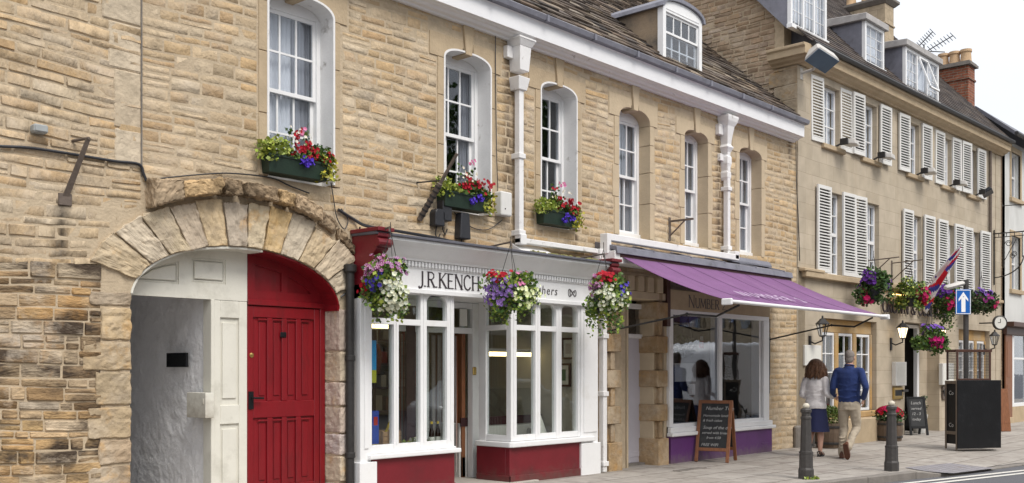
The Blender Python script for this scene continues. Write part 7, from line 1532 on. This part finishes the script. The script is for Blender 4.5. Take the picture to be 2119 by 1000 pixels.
# ---------------- woman
t=thing('person','woman with wavy brown hair, off white cardigan and navy skirt walking beside the man','person',(gw_.x,gw_.y,0),HD-math.pi/2)
xf=MW[t.name]@Matrix.Scale(1.68/1.62,4)
HC=(.0,.03,1.50)
Rsh,Rel,Rwr=(.155,-.01,1.29),(.22,-.10,1.04),(.285,.06,.99)
Lsh,Lel,Lwr=(-.155,-.01,1.29),(-.215,-.07,1.04),(-.19,.12,.98)
LK,LA=(-.075,.07,.46),(-.08,-.12,.14); RK,RA=(.075,.04,.46),(.075,.0,.09)
mb=MB(); mb.xf=xf; head(mb,HC,.95); limb(mb,[(0,.02,1.44),(0,.0,1.33),(0,0,1.2),(0,0,.85)],[.048,.05,.08,.09])
for sh,el,wr in ((Rsh,Rel,Rwr),(Lsh,Lel,Lwr)): limb(mb,[(0,-.01,1.26),sh,el,wr],[.05,.038,.03,.022])
hand(mb,Rwr,(.55,.6,-.1),(.3,-.2,-1),.92,.6); hand(mb,Lwr,(0,.7,-.4),(1,0,0),.92,.5)
limb(mb,[(-.06,0,.82),(-.08,.02,.75),LK,(-.078,-.02,.33),LA,(-.08,-.05,.06)],[.08,.075,.05,.052,.033,.03]); limb(mb,[(.06,0,.82),(.08,0,.75),RK,(.078,.015,.32),RA,(.075,.08,.035)],[.08,.075,.05,.052,.033,.03])
for fx,fy,fz in ((.075,.1,.03),): mb.ball((fx,fy,fz),(.035,.08,.022),12,8)
mb.ball((-.08,-.06,.06),(.033,.06,.03),12,8)
fuse(mb.build('body','skin',t,smooth=True),.0055,3); eyes(t,xf,HC,.95)
mb=MB(); mb.xf=xf
mb.loft([ell((0,-.005,.80),.178,.14),ell((0,-.005,.86),.182,.142),ell((0,-.005,.95),.165,.125),ell((0,-.01,1.06),.16,.115),ell((0,-.015,1.18),.165,.115),ell((0,-.012,1.27),.15,.095),ell((0,0,1.33),.085,.07),ell((0,.01,1.36),.06,.055)])
limb(mb,[(.08,-.012,1.26),Rsh,(.19,-.05,1.16),Rel,(.25,-.02,1.01),(.27,.04,.995)],[.07,.065,.058,.05,.042,.036]); limb(mb,[(-.08,-.012,1.26),Lsh,(-.19,-.04,1.16),Lel,(-.205,.03,1.01),(-.195,.1,.985)],[.07,.065,.058,.05,.042,.036])
for z,k in ((.93,1),(1.0,-1),(1.1,1)): mb.tube([(-.14,-.1,z),(0,-.125,z-.03*k),(.14,-.1,z+.02)],.009,6)
crease(fuse(mb.build('cardigan','knitwhite',t,smooth=True),.010,6),.025,.12)
mb=MB(); mb.xf=xf; rings=[]
for z,a,b in ((.86,.15,.12),(.78,.175,.14),(.66,.19,.155),(.54,.205,.17),(.415,.225,.185),(.42,.21,.17),(.6,.18,.14)): rings.append([((a+.011*math.sin(k*1.2566+z*3)*(.9-z))*math.cos(2*math.pi*k/40),.01+(b+.011*math.sin(k*1.2566)*(.9-z))*math.sin(2*math.pi*k/40),z) for k in range(40)])
mb.loft(rings); mb.build('skirt','navy',t,smooth=True,sharp=70)
mb=MB(); mb.xf=xf; cx,cy,cz=HC
mb.ball((cx,cy-.03,cz+.035),(.12,.125,.105),18,12); rr=random.Random(5)
for k in range(120):
    a=rr.uniform(math.pi*.92,math.pi*2.08); q=rr.uniform(.02,.13); x0,y0=cx+.085*math.cos(a),cy-.02+.085*math.sin(a); f=rr.uniform(1.55,2.05); zb=cz-rr.uniform(.1,.21)
    pts=[]
    for j in range(9):
        u=j/8; k2=1+(f-1)*math.sin(u*1.75); pts.append((cx+(x0-cx)*k2+.010*math.sin(u*9+k),cy-.02+(y0-cy+.02)*(1+(f-1)*.75*math.sin(u*1.75))+.010*math.cos(u*8+k),cz+.09-.04*q+(zb-cz-.09)*u))
    mb.tube(pts,[.016,.019,.02,.021,.021,.02,.018,.014,.006],6)
hr=mb.build('hair','womanhair',t,smooth=True)
for c,pi_ in (((.075,.02,.025),0),((-.08,-.09,.07),-.6)):
    mb=MB(); mb.xf=xf@Matrix.Translation(c)@Matrix.Rotation(pi_,4,'X'); mb.prism([(-.03,-.09),(-.04,.06),(-.025,.14),(.025,.14),(.04,.06),(.03,-.09)],-.03,-.01,axis='z'); mb.prism([(-.028,-.09),(-.03,-.03),(.03,-.03),(.028,-.09)],-.05,-.03,axis='z')
    for y in (.02,.09): mb.tube([(-.037,y,-.01),(-.03,y,.035-.15*y),(0,y,.045-.15*y),(.03,y,.035-.15*y),(.037,y,-.01)],.008,6)
    mb.tube([(-.03,-.05,-.01),(-.035,-.06,.05),(0,-.085,.06),(.035,-.06,.05),(.03,-.05,-.01)],.008,6); mb.build('sandal','blackleather',t)
# ================================================================ ACROSS THE STREET (seen in the window reflections)
OY=-19.
def opp(x0,x1,h,mat,label):
    t=thing('stone_house',label,'house',((x0+x1)/2,OY-3,0)); mb=MB(); hs=[]
    x=x0+1.
    while x<x1-1.8: hs+= [rc(x,x+1.1,.9,2.4),rc(x,x+1.1,3.7,5.1)]; x+=2.6
    fill_poly(mb,[(x0,-.1),(x1,-.1),(x1,h),(x0,h)],hs,OY-.3,OY); mb.box(x0,x1,OY-6,OY-5.7,-.1,h); mb.box(x0,x0+.3,OY-5.7,OY-.3,-.1,h); mb.box(x1-.3,x1,OY-5.7,OY-.3,-.1,h); mb.build('wall',mat,t)
    mb=MB(); mb.prism([(OY+.3,h),(OY-3,h+3.4),(OY-6.3,h)],x0-.2,x1+.2,axis='x'); mb.build('roof','gutter',t)
    for hh in hs: mb=MB(); mb.box(hh[0][0],hh[1][0],OY-.2,OY-.15,hh[0][1],hh[2][1]); mb.build('window','darkglass',t)
opp(0,14,6.2,'oppstone','long pale stone house facing the terrace across the street'); opp(14.5,27,5.2,'oppstone','lower stone house with a slate roof across the street from the cafe'); opp(36,56,6.6,'oppstone','tall stone house across the street beyond the trees')
def tree(x,y,h,label):
    t=thing('tree',label,'tree',(x,y,0),group='trees across the street'); mb=MB(); mb.tube([(x,y,0),(x+.1,y,h*.3),(x-.1,y+.1,h*.6)],[.3,.22,.1],10)
    lob=[]
    for k in range(16):
        a=U(0,6.28); r=U(.5,h*.26); z=h*U(.38,.92); p=Vector((x+r*math.cos(a),y+r*math.sin(a),z)); lob.append((p,U(.9,1.7))); mb.tube([(x,y,h*.35),p],[.09,.03],6)
    mb.build('trunk','bark',t); mb=MB()
    for k in range(5200): p,r=random.choice(lob); d=Vector((U(-1,1),U(-1,1),U(-1,1))).normalized(); leafset(mb,[tuple(p+d*r*U(.5,1.05))],.26,LG)
    mb.build('crown','leaf',t)
tree(27.5,-16.5,12,'broad leafy tree across the street, the nearer of two'); tree(32.5,-17.5,13,'broad leafy tree across the street, the farther of two')
# parked van and car on the near lane beyond the right edge of the frame
def vehicle(kind,x,y,rz,label,L,prof,w_,mat,zw,axles):
    t=thing(kind,label,'van' if 'van' in kind else 'car',(x,y,-.11),rz); m=MW[t.name]; mb=MB(); mb.xf=m; mb.prism(prof,-w_/2,w_/2,axis='y'); mb.build('body',mat,t,bevel=.09,seg=3,smooth=True)
    for ax in axles:
        for s in (-1,1):
            mb=MB(); mb.xf=m@Matrix.Translation((ax,s*(w_/2-.08),zw))@Matrix.Rotation(math.pi/2,4,'X'); mb.lathe([(.18,-.11),(zw*.9,-.11),(zw,-.07),(zw,.07),(zw*.9,.11),(.18,.11)],n=24); wl=mb.build('wheel','rubber',t,smooth=True)
            mb=MB(); mb.xf=m@Matrix.Translation((ax,s*(w_/2-.08),zw))@Matrix.Rotation(math.pi/2,4,'X'); mb.lathe([(.2,-.115),(.2,.115)],n=20); mb.build('rim','carpaint',wl)
    return t,m
t,m=vehicle('white_van',27.4,-6.2,math.radians(8),'white panel van with blue lettering parked at the kerb beyond the cabinet',5.2,[(-2.6,.3),(-2.6,1.0),(-2.55,2.15),(-2.3,2.4),(1.0,2.4),(1.7,1.35),(2.5,1.1),(2.6,.7),(2.6,.3)],1.95,'vanpaint',.34,(-1.7,1.7))
mb=MB(); mb.xf=m; mb.prism([(.75,1.35),(.75,2.2),(1.02,2.25),(1.58,1.38)],-.985,.985,axis='y'); mb.build('cab_glass','darkglass',t)
M('bluelettering',(.02,.1,.4),.5,.05,5)
text_mesh('REMOVALS',.42,t,'bluelettering',tuple(m@Vector((-2.2,.982,1.2))) if 0 else tuple(m@Vector((.5,.985,1.25))),tuple(m.to_3x3()@Vector((-1,0,0))),(0,0,1)) if 0 else None
t,m=vehicle('parked_car',17.6,-7.3,math.radians(14),'pale silver hatchback parked in the road opposite the butcher',4.2,[(-2.0,.25),(-2.05,.75),(-1.8,.95),(-1.2,1.4),(.4,1.42),(1.1,.95),(1.95,.8),(2.05,.5),(2.0,.25)],1.7,'carpaint',.31,(-1.3,1.3))
mb=MB(); mb.xf=m; mb.prism([(-1.5,.95),(-1.1,1.33),(.35,1.35),(.95,.95)],-.865,.865,axis='y'); mb.build('side_glass','darkglass',t)
